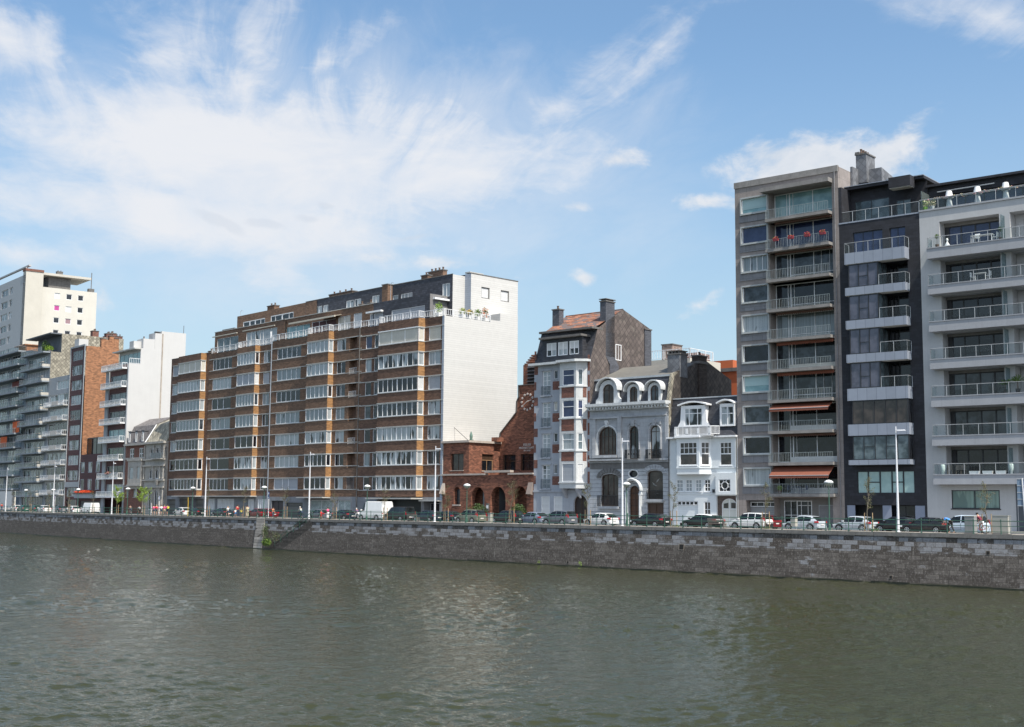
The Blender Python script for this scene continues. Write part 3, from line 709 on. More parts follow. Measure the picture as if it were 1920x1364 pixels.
for i, s in enumerate(slabs):
    t = up[i]
    mb = MB(); mb.box(la-.02, lb-.01, -PR, -.003, s-.32, s)
    mb.xprism([(-.003, s-.32), (-.003, s), (1.3, s), (1.3, s-.32)], la+.004, lb-.004)
    sl = mb.build('balcony', M_SLAB, R)
    bar_rail(sl, [((la+.04, -PR+.05), (lb-.06, -PR+.05)), ((la+.04, -.02), (la+.04, -PR+.05))], s, 1.02, RAIL_G, step=.19, r=.012)
    # glass wall at the back of the loggia
    fr = FR(1.25)
    w = window(R, fr, la+.02, lb-.02, s+.03, t-.02, M_WFRAME, curt[i], dep=.04, cols=((.2, .06), (.245, .12), (.62, .08), (.3, .04)) + (((.74, .03), (.87, .03)) if i in (2, 6) else ()), fw=.09, rows=((.20, .25, 1) if i not in (1,) else (.08, .25, 1),))
    if i in (5, 8, 9, 7): mb = MB(); mb.box(la+1.6, lb-.1, 1.05, 1.2, s+.05, s+.62); mb.build('low_panel', BL_WHITE if i != 5 else BL_BEIGE, R)
    k = kinds[i]
    if k in ('rust', 'brown', 'low', 'low2'):
        m = {'rust': M_BROWN, 'brown': M_BROWN, 'low': M_ORANGE, 'low2': M_BROWN}[k]; drop = .22 if k != 'low' else .3
        mb = MB(); mb.box(la+.75, lb-.1, -.18, .0, t-drop, t-.03)
        n = 26
        for q in range(n):
            a = la+.75+(lb-.85-la)*q/n; b = la+.75+(lb-.85-la)*(q+1)/n; mb.prism([(a, t-drop), ((a+b)/2, t-drop-.1), (b, t-drop)], -.16, -.13)
        mb.build('awning', m, R)
    if k in ('out', 'bigout'):
        y1, z1 = (-1.15, t-.72) if k == 'out' else (-1.35, t-1.12); a, b = la+.25, lb-.35; n = 30
        mb = MB(); mb.hexa([(a, 0, t-.12), (b, 0, t-.12), (b, 0, t-.06), (a, 0, t-.06)], [(a, y1, z1), (b, y1, z1), (b, y1, z1+.05), (a, y1, z1+.05)])
        for q in range(n):
            x = a+(b-a)*q/n; x2 = a+(b-a)*(q+1)/n; mb.quad((x, y1, z1), (x, y1-.01, z1-.2), ((x+x2)/2, y1-.01, z1-.27), (x2, y1-.01, z1-.2), (x2, y1, z1))
        m_ = mb.build('awning', M_ORANGE, R)
        mb = MB(); mb.tube((a, y1, z1+.03), (b, y1, z1+.03), .04); mb.tube((a+.3, 0, t-.5), (a+.3, y1, z1), .025); mb.tube((b-.3, 0, t-.5), (b-.3, y1, z1), .025); mb.build('awning_frame', M_STEEL, m_)
# ground floor
window(R, FR(), ga, gb_, 0, zg-.26, M_GRAN, mat('garage_grey', (.26, .27, .28), .6, 'siding', bh=.25, var=.03, amp=.1), dep=1.0, fw=.05, pname='garage_door')
window(R, FR(), ga+.1, gb_-.1, zg-.95, zg-.42, M_WFRAME, G_DARK, dep=.9, cols=(.25, .5, .75), fw=.08)
d0, d1 = F.u(1470, 960, 1.2), F.u(1522, 960, 1.2)
mb = MB(); wall(mb, FR(1.28), gb_, gc, 0, zg, [(d0, d1, 0, zg-.25), (F.u(1535, 960, 1.2), gc-.25, 0, zg-.7)], .1); mb.build('porch_wall', mat('porch_stone', (.16, .155, .15), .8), R)
window(R, FR(1.28), d0, d1, 0, zg-.27, M_WFRAME, G_DARK, dep=.05, cols=(.25, (.47, .1), .62, .86), rows=(.45, (.82, .5, 1)), fw=.08)
window(R, FR(1.28), F.u(1535, 960, 1.2), gc-.25, 0, zg-.72, M_STEEL, mat('shutter_grey', (.19, .19, .20), .6, 'siding', bh=.14, var=.05), dep=.05, fw=.05, pname='roller_door')
mb = MB(); mb.tube((lb+.35, -.08, .2), (lb+.35, -.08, zt-.5), .05); mb.build('downpipe', M_GRAN, R)
# party wall and stack to the rear right
M_DSH = mat('slate_diamond_grey', (.125, .13, .14), .7, 'shingle', bw=.55, var=.3, mortar=(.09, .09, .10), amp=.2)
S_ = MB(); a0, z0_ = F.uz(1571, 316, 5); S_.box(L+.02, L+.28, 3.0, 6.8, zt-2, zt+.55); S_.build('party_wall', M_DSH, R)
S_ = MB(); S_.xprism([(5, zt-2.5), (5, zt+.5), (13.8, zt-.9), (13.8, zt-2.5)], L+.3, L+2.7); S_.build('party_wall', M_DSH, R)
ch = chimney(R, L+.05, L+1.25, 4.4, 6.6, zt-1, F.z(1600, 296, 5), M_DSH, 0)
zc = F.z(1600, 296, 5)
mb = MB(); mb.box(L+.0, L+.5, 4.3, 6.7, zc+.14, zc+.34); mb.build('cap', M_CAP, ch)
for q in range(4): mb = MB(); mb.lathe([(.13, 0), (.11, .5), (.15, .5), (.15, .58)], (L+.55, 4.7+q*.55, zc+.1), 8); mb.build('chimney_pot', M_POT, ch)
# flower boxes hanging on the second balcony, red geraniums
M_REDF = mat('geranium_red', (.55, .03, .05), .7, amp=.3); M_POTR = mat('plastic_pot', (.30, .05, .06), .6)
s2 = slabs[1]
for k, (px, lab) in enumerate(((1455, 'red flower box leftmost on the second balcony rail of the grey tower'), (1483, 'red flower box second from the left on the grey tower balcony rail'), (1514, 'red flower box third from the left on the grey tower balcony rail'), (1543, 'red flower box rightmost on the second balcony rail of the grey tower'))):
    u = F.u(px, 440, -PR); p = F.world(u, -PR-.08, s2+.78)
    mb = MB(); mb.hexa([(-.28, -.11, 0), (.28, -.11, 0), (.28, .11, 0), (-.28, .11, 0)], [(-.34, -.15, .24), (.34, -.15, .24), (.34, .15, .24), (-.34, .15, .24)])
    o = empty('flower_box', p, F.rz, lab, 'flower box', 'flower boxes on the tower balcony'); mb.build('box', M_POTR, o)
    mb = MB(); leaves(mb, (0, 0, .34), (.38, .2, .17), 90, .13, nmi=2); mb.build('flowers', [M_REDF, PLANT], o)
# two stone-grey scroll ornaments and a potted plant on the lowest balcony
p = F.world(F.u(1462, 915, -.5), -.5, slabs[9]); o = empty('potted_plant', p, F.rz, 'bright green potted plant at the left end of the lowest tower balcony', 'plant')
mb = MB(); mb.lathe([(.14, 0), (.2, .32), (.2, .34)], n=10); mb.build('pot', M_POT, o); mb = MB(); leaves(mb, (0, 0, .6), (.33, .3, .34), 120, .16); mb.build('foliage', PLANT2, o)
M_BLUEC = mat('blue_chair', (.05, .07, .13), .5)
def chair(name, p, rz, m, lab, grp, sc_=1.0):
    o = empty(name, p, rz, lab, 'chair', grp); mb = MB(); mb.box(-.24, .24, -.23, .23, .42, .46); mb.build('seat', m, o)
    mb = MB(); mb.box(-.24, .24, .2, .25, .46, .9); mb.build('backrest', m, o)
    for a in (-1, 1):
        for b in (-1, 1): mb = MB(); mb.tube((a*.21, b*.2, .42), (a*.24, b*.24, 0), .02, n=5); mb.build('leg', m, o)
    return o
def table(name, p, rz, m, lab, w=1.2, d=.7, grp=None):
    o = empty(name, p, rz, lab, 'table', grp); mb = MB(); mb.box(-w/2, w/2, -d/2, d/2, .7, .74); mb.build('tabletop', m, o)
    for a in (-1, 1):
        for b in (-1, 1): mb = MB(); mb.tube((a*(w/2-.06), b*(d/2-.06), .7), (a*(w/2-.05), b*(d/2-.05), 0), .028, n=5); mb.build('leg', m, o)
    return o
s9 = slabs[9]
table('garden_table', F.world(la+3.0, -.35, s9), F.rz, M_BLUEC, 'dark blue garden table on the lowest tower balcony', .9, .6)
chair('garden_chair', F.world(la+2.2, -.35, s9), F.rz+1.5, M_BLUEC, 'dark blue chair left of the garden table on the lowest tower balcony', 'chairs on the lowest tower balcony')
chair('garden_chair', F.world(la+3.9, -.3, s9), F.rz-1.5, M_BLUEC, 'dark blue chair right of the garden table on the lowest tower balcony', 'chairs on the lowest tower balcony')

# ================================================================ black clad block
F = FAC['dark']
R = F.root('black_apartment_block', 'black clad narrow apartment block with pale metal balcony bands and glass balustrades', 'apartment block')
M_BLK = mat('black_slate_cladding', (.018, .019, .025), .75, 'block', bw=.6, bh=.3, mw=.05, var=.25, amp=.2, mortar=(.010, .010, .013))
M_METAL = mat('pale_metal_panel', (.25, .28, .335), .45, 'block', bw=1.02, bh=60, mw=.0004, var=.07, amp=.07, mortar=(.1, .11, .14))
G_BAY = glass('glass_bay', (.10, .105, .14), dark=(.06, .065, .09))  # pane colour lightened to stand in for a paler reflection
G_BR = glass('glass_brown', (.06, .048, .043), dark=(.022, .018, .018))
M_UND = mat('white_soffit', (.5, .49, .46), .8)
L = F.L; PR = 1.15; zt = F.z(1574, 352)
pan = [(F.z(1583, a, -PR), F.z(1583, b, -PR)) for a, b in ((476, 497), (541, 555.5), (602.6, 618.5), (666, 681.3), (730, 752.6), (797, 818), (863.5, 872.6))]
ba, bb = F.u(1583, 480, -PR), F.u(1696, 480, -PR)
w0, w1, w2 = F.u(1589, 560, -.5), F.u(1652, 560, -.5), F.u(1697, 560, -.5)
terr = F.z(1583, 417, -.2)    # bottom of the roof terrace rail
ze = F.z(1705, 462)
holes = [(ba+.15, bb-.15, pan[k+1][0], pan[k][1]) for k in range(6)]
zw0, zw1 = F.z(1608, 925), F.z(1608, 884.5); ww0, ww1 = F.u(1608, 905), F.u(1714.5, 905)
holes += [(ww0, ww1, zw0, zw1), (F.u(1599, 455), F.u(1655, 455), pan[0][0], F.z(1599, 437)), (F.u(1668, 455), F.u(1698, 455), pan[0][0], F.z(1670, 428))]
zg = F.z(1590, 947)
holes += [(.25, L-.25, 0, zg)]
mb = MB(); wall(mb, FR(), 0, L, -.2, terr, holes, 1.6); mb.build('wall', M_BLK, R)
body(R, M_BLK, 0, L, 0, 14, -.2, terr)
window(R, FR(), F.u(1599, 455), F.u(1655, 455), pan[0][0], F.z(1599, 437), M_DFRAME, G_BLUE, dep=.2, cols=(.33, .66))
window(R, FR(), F.u(1668, 455), F.u(1698, 455), pan[0][0], F.z(1670, 428), M_DFRAME, G_BLUE, dep=.2, cols=(.5,))
# top storey set back behind the terrace
vb = 2.4; tz = F.z(1575, 353, 0); mb = MB()
a1, b1 = F.u(1603, 400, vb), F.u(1668, 400, vb); zr = F.z(1603, 357, vb)
ha = [(a1, b1, terr, F.z(1603, 379, vb))]
wall(mb, FR(vb), 0, L, terr, zt, ha, .1)
mb.box(-.0, .35, 0, vb, terr, zt); mb.build('upper_wall', M_BLK, R)
window(R, FR(vb), a1, b1, terr, F.z(1603, 379, vb), M_DFRAME, G_TERR, dep=.08, cols=(.48,))
window(R, FR(vb-.1), b1+.8, b1+2.4, terr, terr+2.1, M_DFRAME, G_TERR, dep=.05, cols=(.5,))
mb = MB(); mb.box(0, L, vb-.9, 14, zt-.02, zt+.28); mb.box(L*.62, L-1.0, .35, vb-.91, zt-.85, zt+.27); mb.build('roof_hood', M_BLK, R)
mb = MB(); mb.box(-.04, L+.0, vb-1.0, 14.02, zt+.285, zt+.36); mb.build('roof_trim', M_METAL, R)
q = MB(); q.box(L*.62+.05, L-1.05, .4, vb-.95, zt-.9, zt-.855); q.build('hood_soffit', M_UND, R)
glass_rail(R, [((.1, .06), (L-.05, .06)), ((.1, 1.5), (.1, .06))], terr, 1.1, M_STEEL, CLEAR, step=1.35)
mb = MB(); mb.box(0, L, -.04, .15, terr-.14, terr-.0); mb.build('terrace_edge', M_METAL, R)
glass_rail(R, [((ba, -PR+.06), (bb, -PR+.06)), ((ba, -.02), (ba, -PR+.06)), ((bb, -PR+.06), (bb, -.02))], pan[0][0], 1.05, M_STEEL, CLEAR, step=1.3)
for k, (zu, zl) in enumerate(pan):
    mb = MB(); mb.box(ba, bb, -PR, -.003, zl, zu); mb.build('balcony_band', M_METAL, R)
    mb = MB(); mb.box(ba+.05, bb-.05, -PR+.05, -.01, zl-.03, zl-.003); mb.build('soffit', M_UND if k < 4 else M_DFRAME, R)
for k in range(6):
    zb, ztp = pan[k+1][0], pan[k][1]; fr = FR(-PR+.12)
    if k < 4:      # glazed bay on the left, open corner balcony on the right
        xs = w1-.05
        window(R, fr, ba+.35, xs, zb+.02, ztp-.04, M_DFRAME, G_BAY, dep=.05, cols=((.34, .08), (.66, .08)), rows=((.46, .34, .66),), fw=.08)
        window(R, SR(xs, -PR+.14), 0, 2.2, zb+.02, ztp-.04, M_DFRAME, G_TERR, dep=.02, cols=(.5,), fw=.06)
        mb = MB(); mb.box(ba+.35, ba+.42, -PR+.2, 1.5, zb, ztp-.03); mb.build('cheek', M_DFRAME, R)
        glass_rail(R, [((xs+.1, -PR+.06), (bb, -PR+.06)), ((bb, -PR+.06), (bb, -.02))], zb, 1.05, M_STEEL, CLEAR, step=1.2)
        window(R, FR(1.5), xs, bb-.2, zb+.02, ztp-.02, M_DFRAME, G_DARK, dep=.04, cols=(.4,), fw=.07)
    else:
        window(R, fr, ba+.45, bb-.1, zb+.02, ztp-.04, M_DFRAME, G_BR if k == 4 else G_TERR, dep=.05, cols=((.2, .06), (.4, .07), (.6, .06), (.8, .07)), rows=(((.55, .2, .4), (.55, .6, .8)) if k == 5 else ()), fw=.07)
        window(R, SR(bb-.1, -PR+.14), 0, PR-.15, zb+.02, ztp-.04, M_DFRAME, G_DARK, dep=.02, cols=(.5,), fw=.05)
M_TEAL = glass('glass_teal_blind', (.33, .47, .46), dark=(.26, .39, .39))
window(R, FR(), ww0, ww1, zw0, zw1, M_DFRAME, M_TEAL, dep=.12, cols=((.19, .14), (.4, .14), (.61, .14), (.81, .14)), rows=(((.5, .19, .4), .1, .1) if 0 else (.5, .19, .4), (.5, .61, .81)), fw=.05, mw=.10)
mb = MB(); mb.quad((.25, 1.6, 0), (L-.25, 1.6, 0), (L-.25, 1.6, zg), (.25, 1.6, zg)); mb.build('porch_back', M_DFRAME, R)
for a, b in ((1586, 1603), (1655, 1671), (1716, 1738)):
    x0, x1 = F.u(a, 965), F.u(b, 965); mb = MB(); mb.box(x0, x1, .04, .14, 0, zg-.04); mb.build('door_panel', mat('door_panel_blue', (.20, .23, .30), .35, amp=.05), R)
window(R, FR(.9), F.u(1671, 965, .9), F.u(1716, 965, .9), 0, zg-.03, M_DFRAME, G_DARK, dep=.1, cols=(.3, .6), fw=.06)
# roof kit
mb = MB(); x = F.u(1645, 340, 5); o = tag(None, None, None) if 0 else empty('roof_vent', F.world(x, 5, zt+.36), F.rz, 'black slotted vent box on the black block roof', 'vent')
mb.box(-.6, .6, -.5, .5, 0, .5); mb.build('housing', M_DFRAME, o); mb = MB(); mb.box(-.7, .7, -.6, .6, .62, .7)
for a in (-.55, 0, .55): mb.box(a-.05, a+.05, -.5, .5, .5, .62)
mb.build('lid', M_DFRAME, o)
o = empty('roof_flue', F.world(x+1.3, 5, zt+.36), F.rz, 'shiny round steel flue with a double collar on the black block roof', 'flue')
mb = MB(); mb.lathe([(.22, 0), (.22, .7), (.3, .7), (.3, .78), (.18, .8), (.18, .92), (.34, .94), (.34, 1.0)], n=12); mb.build('pipe', M_STEEL, o, smooth=False)

# ================================================================ pale block with long terraces
F = FAC['pale']
R = F.root('pale_terrace_block', 'light grey rendered apartment block with long glass fronted terraces at the right edge', 'apartment block')
M_REN = mat('pale_render', (.42, .425, .43), .85, amp=.10, scale=.7)
M_REN2 = mat('grey_slab_render', (.31, .322, .345), .85, amp=.12, scale=.8, grime=.3)
L = F.L+6; PR = 1.3; D = 15
zt = F.z(1726, 396)
sl = [(F.z(1741, a, -PR), F.z(1741, b, -PR)) for a, b in ((465.8, 485.5), (535.5, 552.8), (604, 623), (674.6, 693), (744.8, 764), (818, 836.5), (890.6, 908.8))]
sa = F.u(1740, 560, -PR); la = F.u(1764, 520); lb = F.u(1877, 520)
tops = [F.z(1763, 416)]+[b for a, b in sl[:-1]]
pa, pb = lb, lb+.75
rc = F.u(1893, 400)
holes = [(la, lb, s[0], t-.02 if k else t) for k, (s, t) in enumerate(zip(sl, tops))]
holes += [(rc, L, s[0], (t-.02 if k else t-.0)) for k, (s, t) in enumerate(zip(sl, tops))]
gw = (F.u(1784.5, 940), F.u(1875, 940), F.z(1785, 954), F.z(1785, 919.5))
holes.append(gw)
mb = MB(); wall(mb, FR(), 0, L, -.2, zt, holes, 1.5); mb.build('wall', M_REN, R)
body(R, M_REN, 0, L, 0, D, -.2, zt)
M_CHA = mat('charcoal_frame', (.03, .032, .036), .5)
for k, (zu, zl) in enumerate(sl):
    mb = MB(); mb.box(sa, L, -PR, -.003, zl, zu); b_ = mb.build('terrace', M_REN2, R)
    mb = MB(); mb.box(sa-.0, L, -PR-.06, -PR-.003, zu-.06, zu+.03); mb.box(la+.01, L, -.0, 1.49, zl, zu-.003) ; mb.build('edge_strip', M_REN2, b_)
    segs = [((sa+.08, -PR+.05), (L, -PR+.05)), ((sa+.08, -.02), (sa+.08, -PR+.05))]
    glass_rail(b_, segs, zu+.03, 1.02, M_STEEL, CLEAR, step=1.52)
    t = tops[k]
    gm = [G_BLUE, G_DARK, G_DARK, G_DARK, G_MID, G_MID, G_DARK][k]
    fr = FR(1.5)
    window(R, fr, la+.0, lb, zu+.02, t-.35 if k == 0 else t-.3, M_CHA, gm, dep=.02, cols=((.0, .9),) + ((.28, .12), (.52, .12), (.76, .12)), fw=.1)
    mb = MB(); mb.box(la, lb, 1.3, 1.49, (t-.35 if k == 0 else t-.3), t-.02); mb.build('lintel', M_SOFF, R)
    window(R, fr, rc+.9, L-.3, zu+.02 if k in (0, 1) else zu+.9, t-.5, M_CHA, [G_DARK, G_MID, G_BLUE, G_PART, G_MID, G_BLUE, G_MID][k], dep=.02, cols=(.5,), fw=.1)
    mb = MB(); mb.quad((rc, 1.56, zu), (L, 1.56, zu), (L, 1.56, t), (rc, 1.56, t)); mb.build('back_wall', M_REN, R)
    mb = MB(); mb.box(pb-.28, pb-.22, -PR+.25, -.01, zu+.05, min(t, zu+2.5)); mb.build('screen', CLEARB, R)
mb = MB(); mb.box(-.02, L, -.12, .3, zt-.12, zt+.05); mb.build('terrace_edge', M_REN2, R)
rr = glass_rail(R, [((.05, 0), (L, 0)), ((.05, 2.2), (.05, 0))], zt+.05, 1.05, M_STEEL, CLEARB, step=1.9)
vb = 2.6; zr = F.z(1757, 349, vb); mb = MB(); wall(mb, FR(vb), 0, L, zt, zr, [(1.6, L-.5, zt+.05, zr-1.05)], 1.0)
mb.box(0, 2.1, vb-2.3, vb-.003, zt, zr-.1) if 0 else None
mb.build('penthouse_wall', M_BLK, R)
body(R, M_BLK, 0, L, vb, D, zt, zr+.05, name='penthouse_side')
window(R, FR(vb+.9), 1.6, L-.5, zt+.05, zr-1.05, M_DFRAME, G_BLUE, dep=.05, cols=[((i+1)/9, .1) for i in range(8)], fw=.1)
mb = MB(); mb.box(-.1, L, vb-.5, vb, zr-.12, zr+.12); mb.build('penthouse_eaves', M_BLK, R)
mb = MB(); a = F.u(1750, 370, vb-.4); mb.tube((a+.4, vb-.35, zr-.75), (a+6.2, vb-.35, zr-.72), .07); mb.build('awning_roll', M_STEEL, R)
mb = MB(); mb.box(.12, .2, .3, vb-.05, zt+.05, zt+2.1); mb.build('side_screen', clear('frosted_screen', (.8, .95, .93), .75), R)
window(R, FR(), gw[0], gw[1], gw[2], gw[3], M_DFRAME, glass('glass_net_green', (.20, .30, .27), folds=.3, dark=(.10, .16, .15)), dep=.12, cols=((.48, .08),), fw=.08, mw=.1, sill=M_DFRAME)
mb = MB(); x = F.u(1906, 960); mb.box(x, x+.12, -.04, .05, 0, sl[-1][1]); mb.box(x+.2, x+3.4, -.03, .1, 0, sl[-1][1]-.3); mb.build('entrance_panel', mat('entrance_dark', (.06, .07, .085), .5), R)
mb = MB(); x = F.u(1842, 330, 6); v_ = empty('roof_cowl', F.world(x, 6, zr), F.rz, 'small dark round vent cowl on the pale block roof', 'vent'); mb.lathe([(.25, 0), (.25, .45), (.38, .45), (.3, .62), (.1, .7)], n=10); mb.build('cowl', M_DFRAME, v_)
# terrace furniture, each a thing of its own
M_PLAST = mat('white_plastic', (.78, .78, .78), .4, amp=.04)
def lampshade_thing(px, py, lab):
    u = F.u(px, py, .5); o = empty('terrace_lamp', F.world(u, .55, zt+.05), F.rz, lab, 'lamp', 'white terrace lamps')
    mb = MB(); mb.lathe([(.33, 0), (.22, .85), (.16, .9), (.16, .96)], n=14); mb.build('base', M_PLAST, o, smooth=False)
    mb = MB(); mb.lathe([(.42, .96), (.26, 1.68), (.25, 1.69)], n=14); mb.build('lamp_shade', M_PLAST, o)
for px, py, lab in ((1779, 360, 'white cone lamp leftmost on the top flower terrace'), (1832, 350, 'middle white cone lamp on the top flower terrace'), (1885, 345, 'white cone lamp right of the other two on the top terrace'),): lampshade_thing(px, py, lab)
mb = MB(); M_PINK = mat('petals_pink', (.55, .22, .25), .7, amp=.3, scale=6); M_CRM = mat('petals_cream', (.7, .6, .4), .7)
o = empty('flower_trough', F.world(1, .1, zt+1.0), F.rz, 'long trough of pink and white trailing flowers along the top glass rail', 'flower trough')
mb.box(0, L-1.2, -.02, .16, -.02, .1); mb.build('trough', M_STEEL, o)
mb = MB()
for i in range(60): leaves(mb, (i*(L-1.5)/60, random.uniform(-.1, .1), .08+random.uniform(-.12, .08)), (.2, .12, .13), 14, .13, nmi=3)
mb.build('flowers', [M_PINK, PLANT, M_CRM], o)
for px, py, lab, m_ in ((1735, 388, 'lime green tub of plants at the left end of the top terrace', PLANT2), (1748, 385, 'white flowering plant in the corner of the top terrace', PLANT)):
    o = empty('potted_plant', F.world(F.u(px, py, .6), .6, zt+.05), F.rz, lab, 'plant'); mb = MB(); mb.lathe([(.17, 0), (.24, .4), (.24, .42)], n=10); mb.build('pot', mat('lime_pot', (.3, .55, .05), .4) if px == 1735 else M_PLAST, o)
    mb = MB(); leaves(mb, (0, 0, .75), (.4, .35, .4), 150, .16, nmi=2); mb.build('foliage', [m_, M_CRM], o)
# topiary, white figure, dining set, loungers, pots
z1 = sl[0][0]+.03
def topiary(px, py, v, z, lab):
    o = empty('topiary', F.world(F.u(px, py, v), v, z), F.rz, lab, 'plant', 'clipped ball plants'); mb = MB(); mb.lathe([(.14, 0), (.2, .3), (.2, .32)], n=10); mb.build('pot', M_POT, o)
    mb = MB(); mb.tube((0, 0, .3), (0, 0, 1.0), .02); mb.build('stem', M_POT, o); mb = MB(); leaves(mb, (0, 0, 1.15), (.26, .26, .26), 160, .12); mb.build('foliage', PLANT, o)
topiary(1757, 460, -.9, z1, 'ball clipped shrub in a clay pot at the left end of the upper terrace')
topiary(1877, 450, -.5, z1, 'ball clipped shrub beside the glass screen on the upper terrace')
o = empty('garden_figure', F.world(F.u(1776, 458, -.9), -.9, z1), F.rz, 'small white seated figure ornament on the upper terrace', 'ornament'); mb = MB(); mb.lathe([(.3, 0), (.27, .1), (.12, .35), (.07, .5), (.11, .58), (.13, .68), (.09, .78), (.02, .82)], n=10); mb.build('figure', M_PLAST, o, smooth=True)
table('dining_table', F.world(F.u(1842, 445, -.6), -.6, z1), F.rz, M_PLAST, 'long white dining table on the upper terrace of the pale block', 2.1, .8)
chair('dining_chair', F.world(F.u(1832, 445, -.9), -1.0, z1), F.rz, M_PLAST, 'white chair at the left end of the white dining table', 'white chairs at the terrace tables')
chair('dining_chair', F.world(F.u(1866, 445, -.4), -.4, z1), F.rz-1.57, M_PLAST, 'white chair at the right end of the white dining table', 'white chairs at the terrace tables')
z2 = sl[1][0]+.03
table('dining_table', F.world(F.u(1840, 515, -.6), -.6, z2), F.rz, M_PLAST, 'white square table on the second terrace of the pale block', 1.1, .8)
chair('dining_chair', F.world(F.u(1825, 515, -.6), -.6, z2), F.rz+1.57, M_PLAST, 'white chair left of the white square table on the second terrace', 'white chairs at the terrace tables')
chair('dining_chair', F.world(F.u(1853, 515, -.6), -.6, z2), F.rz-1.57, M_PLAST, 'white chair right of the white square table on the second terrace', 'white chairs at the terrace tables')
z7 = sl[6][0]+.03
def vase(px, py, lab):
    o = empty('tall_vase', F.world(F.u(px, py, -.9), -.9, z7), F.rz, lab, 'vase', 'tall pale vases on the lowest terrace'); mb = MB(); mb.lathe([(.13, 0), (.22, .5), (.24, .85), (.2, .95), (.19, .95)], n=12); mb.build('vase', mat('celadon', (.5, .6, .58), .35), o, smooth=True)
vase(1768, 880, 'tall pale vase at the left end of the lowest terrace'); vase(1896, 880, 'tall pale vase right of the white tubs on the lowest terrace')
for k, (px, lab) in enumerate(((1827, 'low white tub leftmost of three on the lowest terrace'), (1852, 'low white tub in the middle of three on the lowest terrace'), (1877, 'low white tub rightmost of three on the lowest terrace'))):
    o = empty('planter_tub', F.world(F.u(px, 885, -1.0), -1.0, z7), F.rz, lab, 'planter', 'white tubs on the lowest terrace'); mb = MB(); mb.hexa([(-.42, -.15, 0), (.42, -.15, 0), (.42, .15, 0), (-.42, .15, 0)], [(-.47, -.18, .3), (.47, -.18, .3), (.47, .18, .3), (-.47, .18, .3)]); mb.build('tub', M_PLAST, o)
M_TAUPE = mat('taupe_wicker', (.14, .12, .10), .7)
for px, lab in ((1781, 'brown wicker chair beside the left vase on the lowest terrace'), (1797, 'brown wicker chair second from the left vase on the lowest terrace'), (1806, 'brown wicker chair nearest the white tubs on the lowest terrace')):
    chair('wicker_chair', F.world(F.u(px, 885, -.6), -.55, z7), F.rz+.4, M_TAUPE, lab, 'wicker chairs on the lowest terrace')
z5 = sl[4][0]+.03
for px, h, lab in ((1885, 1.5, 'spiky palm in a pot on the fifth terrace down'), (1908, 1.9, 'larger spiky palm at the right end of the fifth terrace down')):
    o = empty('potted_palm', F.world(F.u(px, 730, -.6), -.5, z5), F.rz, lab, 'plant', 'potted palms'); mb = MB(); mb.lathe([(.16, 0), (.24, .4), (.24, .42)], n=10); mb.build('pot', M_DFRAME, o)
    mb = MB()
    for i in range(30):
        t = random.uniform(0, 2*pi); e = random.uniform(.2, 1.2); d = Vector((cos(t)*cos(e), sin(t)*cos(e), sin(e)))*h*.55; s_ = d.orthogonal().normalized()*.04; b0 = Vector((0, 0, h*.55)); mb.quad(b0-s_, b0+s_, b0+d*.7+s_, b0+d+Vector((0, 0, -.2)), b0+d*.7-s_)
    mb.build('fronds', PLANT, o); mb = MB(); mb.tube((0, 0, .35), (0, 0, h*.55), .05); mb.build('trunk', M_POT, o)
# crop coordinates -> photograph coordinates (used to read sizes off the facade planes)
def crop(ox, oy, s): return lambda X, Y: (ox+X/s, oy+Y/s)
M_DSB = mat('slate_diamond_brown', (.105, .085, .078), .8, 'shingle', bw=.62, var=.28, mortar=(.035, .03, .03), amp=.35, lichen=(.17, .15, .13), lsc=1.2)
M_DSL = mat('slate_diamond_lichen', (.26, .24, .19), .85, 'shingle', bw=.55, var=.35, mortar=(.07, .06, .05), amp=.4)
M_SLATE = mat('roof_slate', (.035, .037, .045), .6, 'tile', bw=.4, bh=.16, var=.35, mortar=(.015, .015, .02), amp=.3)
M_TILE = mat('clay_tiles', (.24, .105, .062), .8, 'tile', bw=.9, bh=.20, var=.45, col2=(.13, .10, .095), mortar=(.05, .035, .03), amp=.3)
M_DSD = mat('slate_diamond_dark', (.06, .05, .044), .8, 'shingle', bw=.55, var=.4, mortar=(.012, .01, .01), amp=.4, lichen=(.09, .075, .06), lsc=.7)
# ================================================================ white painted town house
F = FAC['white']; c = crop(1250, 640, 4.014); L = F.L
R = F.root('white_town_house', 'white painted narrow town house with a canted bay and slate mansard, beside the grey tower', 'town house')
M_WP = mat('white_render', (.62, .655, .67), .7, amp=.08, scale=.8, grime=.15, gcol=(.3, .32, .33))
U = lambda X, Y, v=0: F.u(*c(X, Y), v)
Z = lambda X, Y, v=0: F.z(*c(X, Y), v)
zc = Z(30, 735); zm = Z(80, 432)
b0, b1 = U(75, 850, -1.0), U(245, 850, -1.0); b2 = U(337, 850, 0); z1 = Z(100, 937, -1); z2 = Z(100, 762, -1); zb = Z(70, 1003, -1)
w3 = (U(400, 850), U(490, 850), Z(400, 937), Z(400, 760))
row = [(U(a, 1090), U(b, 1090), Z(75, 1133), Z(75, 1042)) for a, b in ((72, 125), (142, 193), (215, 263), (283, 330))]
oc = (U(404, 1090), U(493, 1090), Z(404, 1134), Z(404, 1040))
ga = (U(78, 1250), U(236, 1250), 0, Z(80, 1203)); gw = (U(280, 1250), U(332, 1250), .9, Z(280, 1207))
du0, du1 = U(405, 1250), U(517, 1250); dz = Z(410, 1165)
rec = (U(375, 1250), L-.28, 0, dz)
holes = [(b0+.1, b2-.1, z1-.1, z2+.1)]+row+[ga, gw, rec]
mb = MB(); wall(mb, FR(), 0, L, -.2, zc, holes+[w3, oc], .25); mb.build('wall', M_WP, R)
body(R, M_WP, 0, L, 0, 11, -.2, zc)
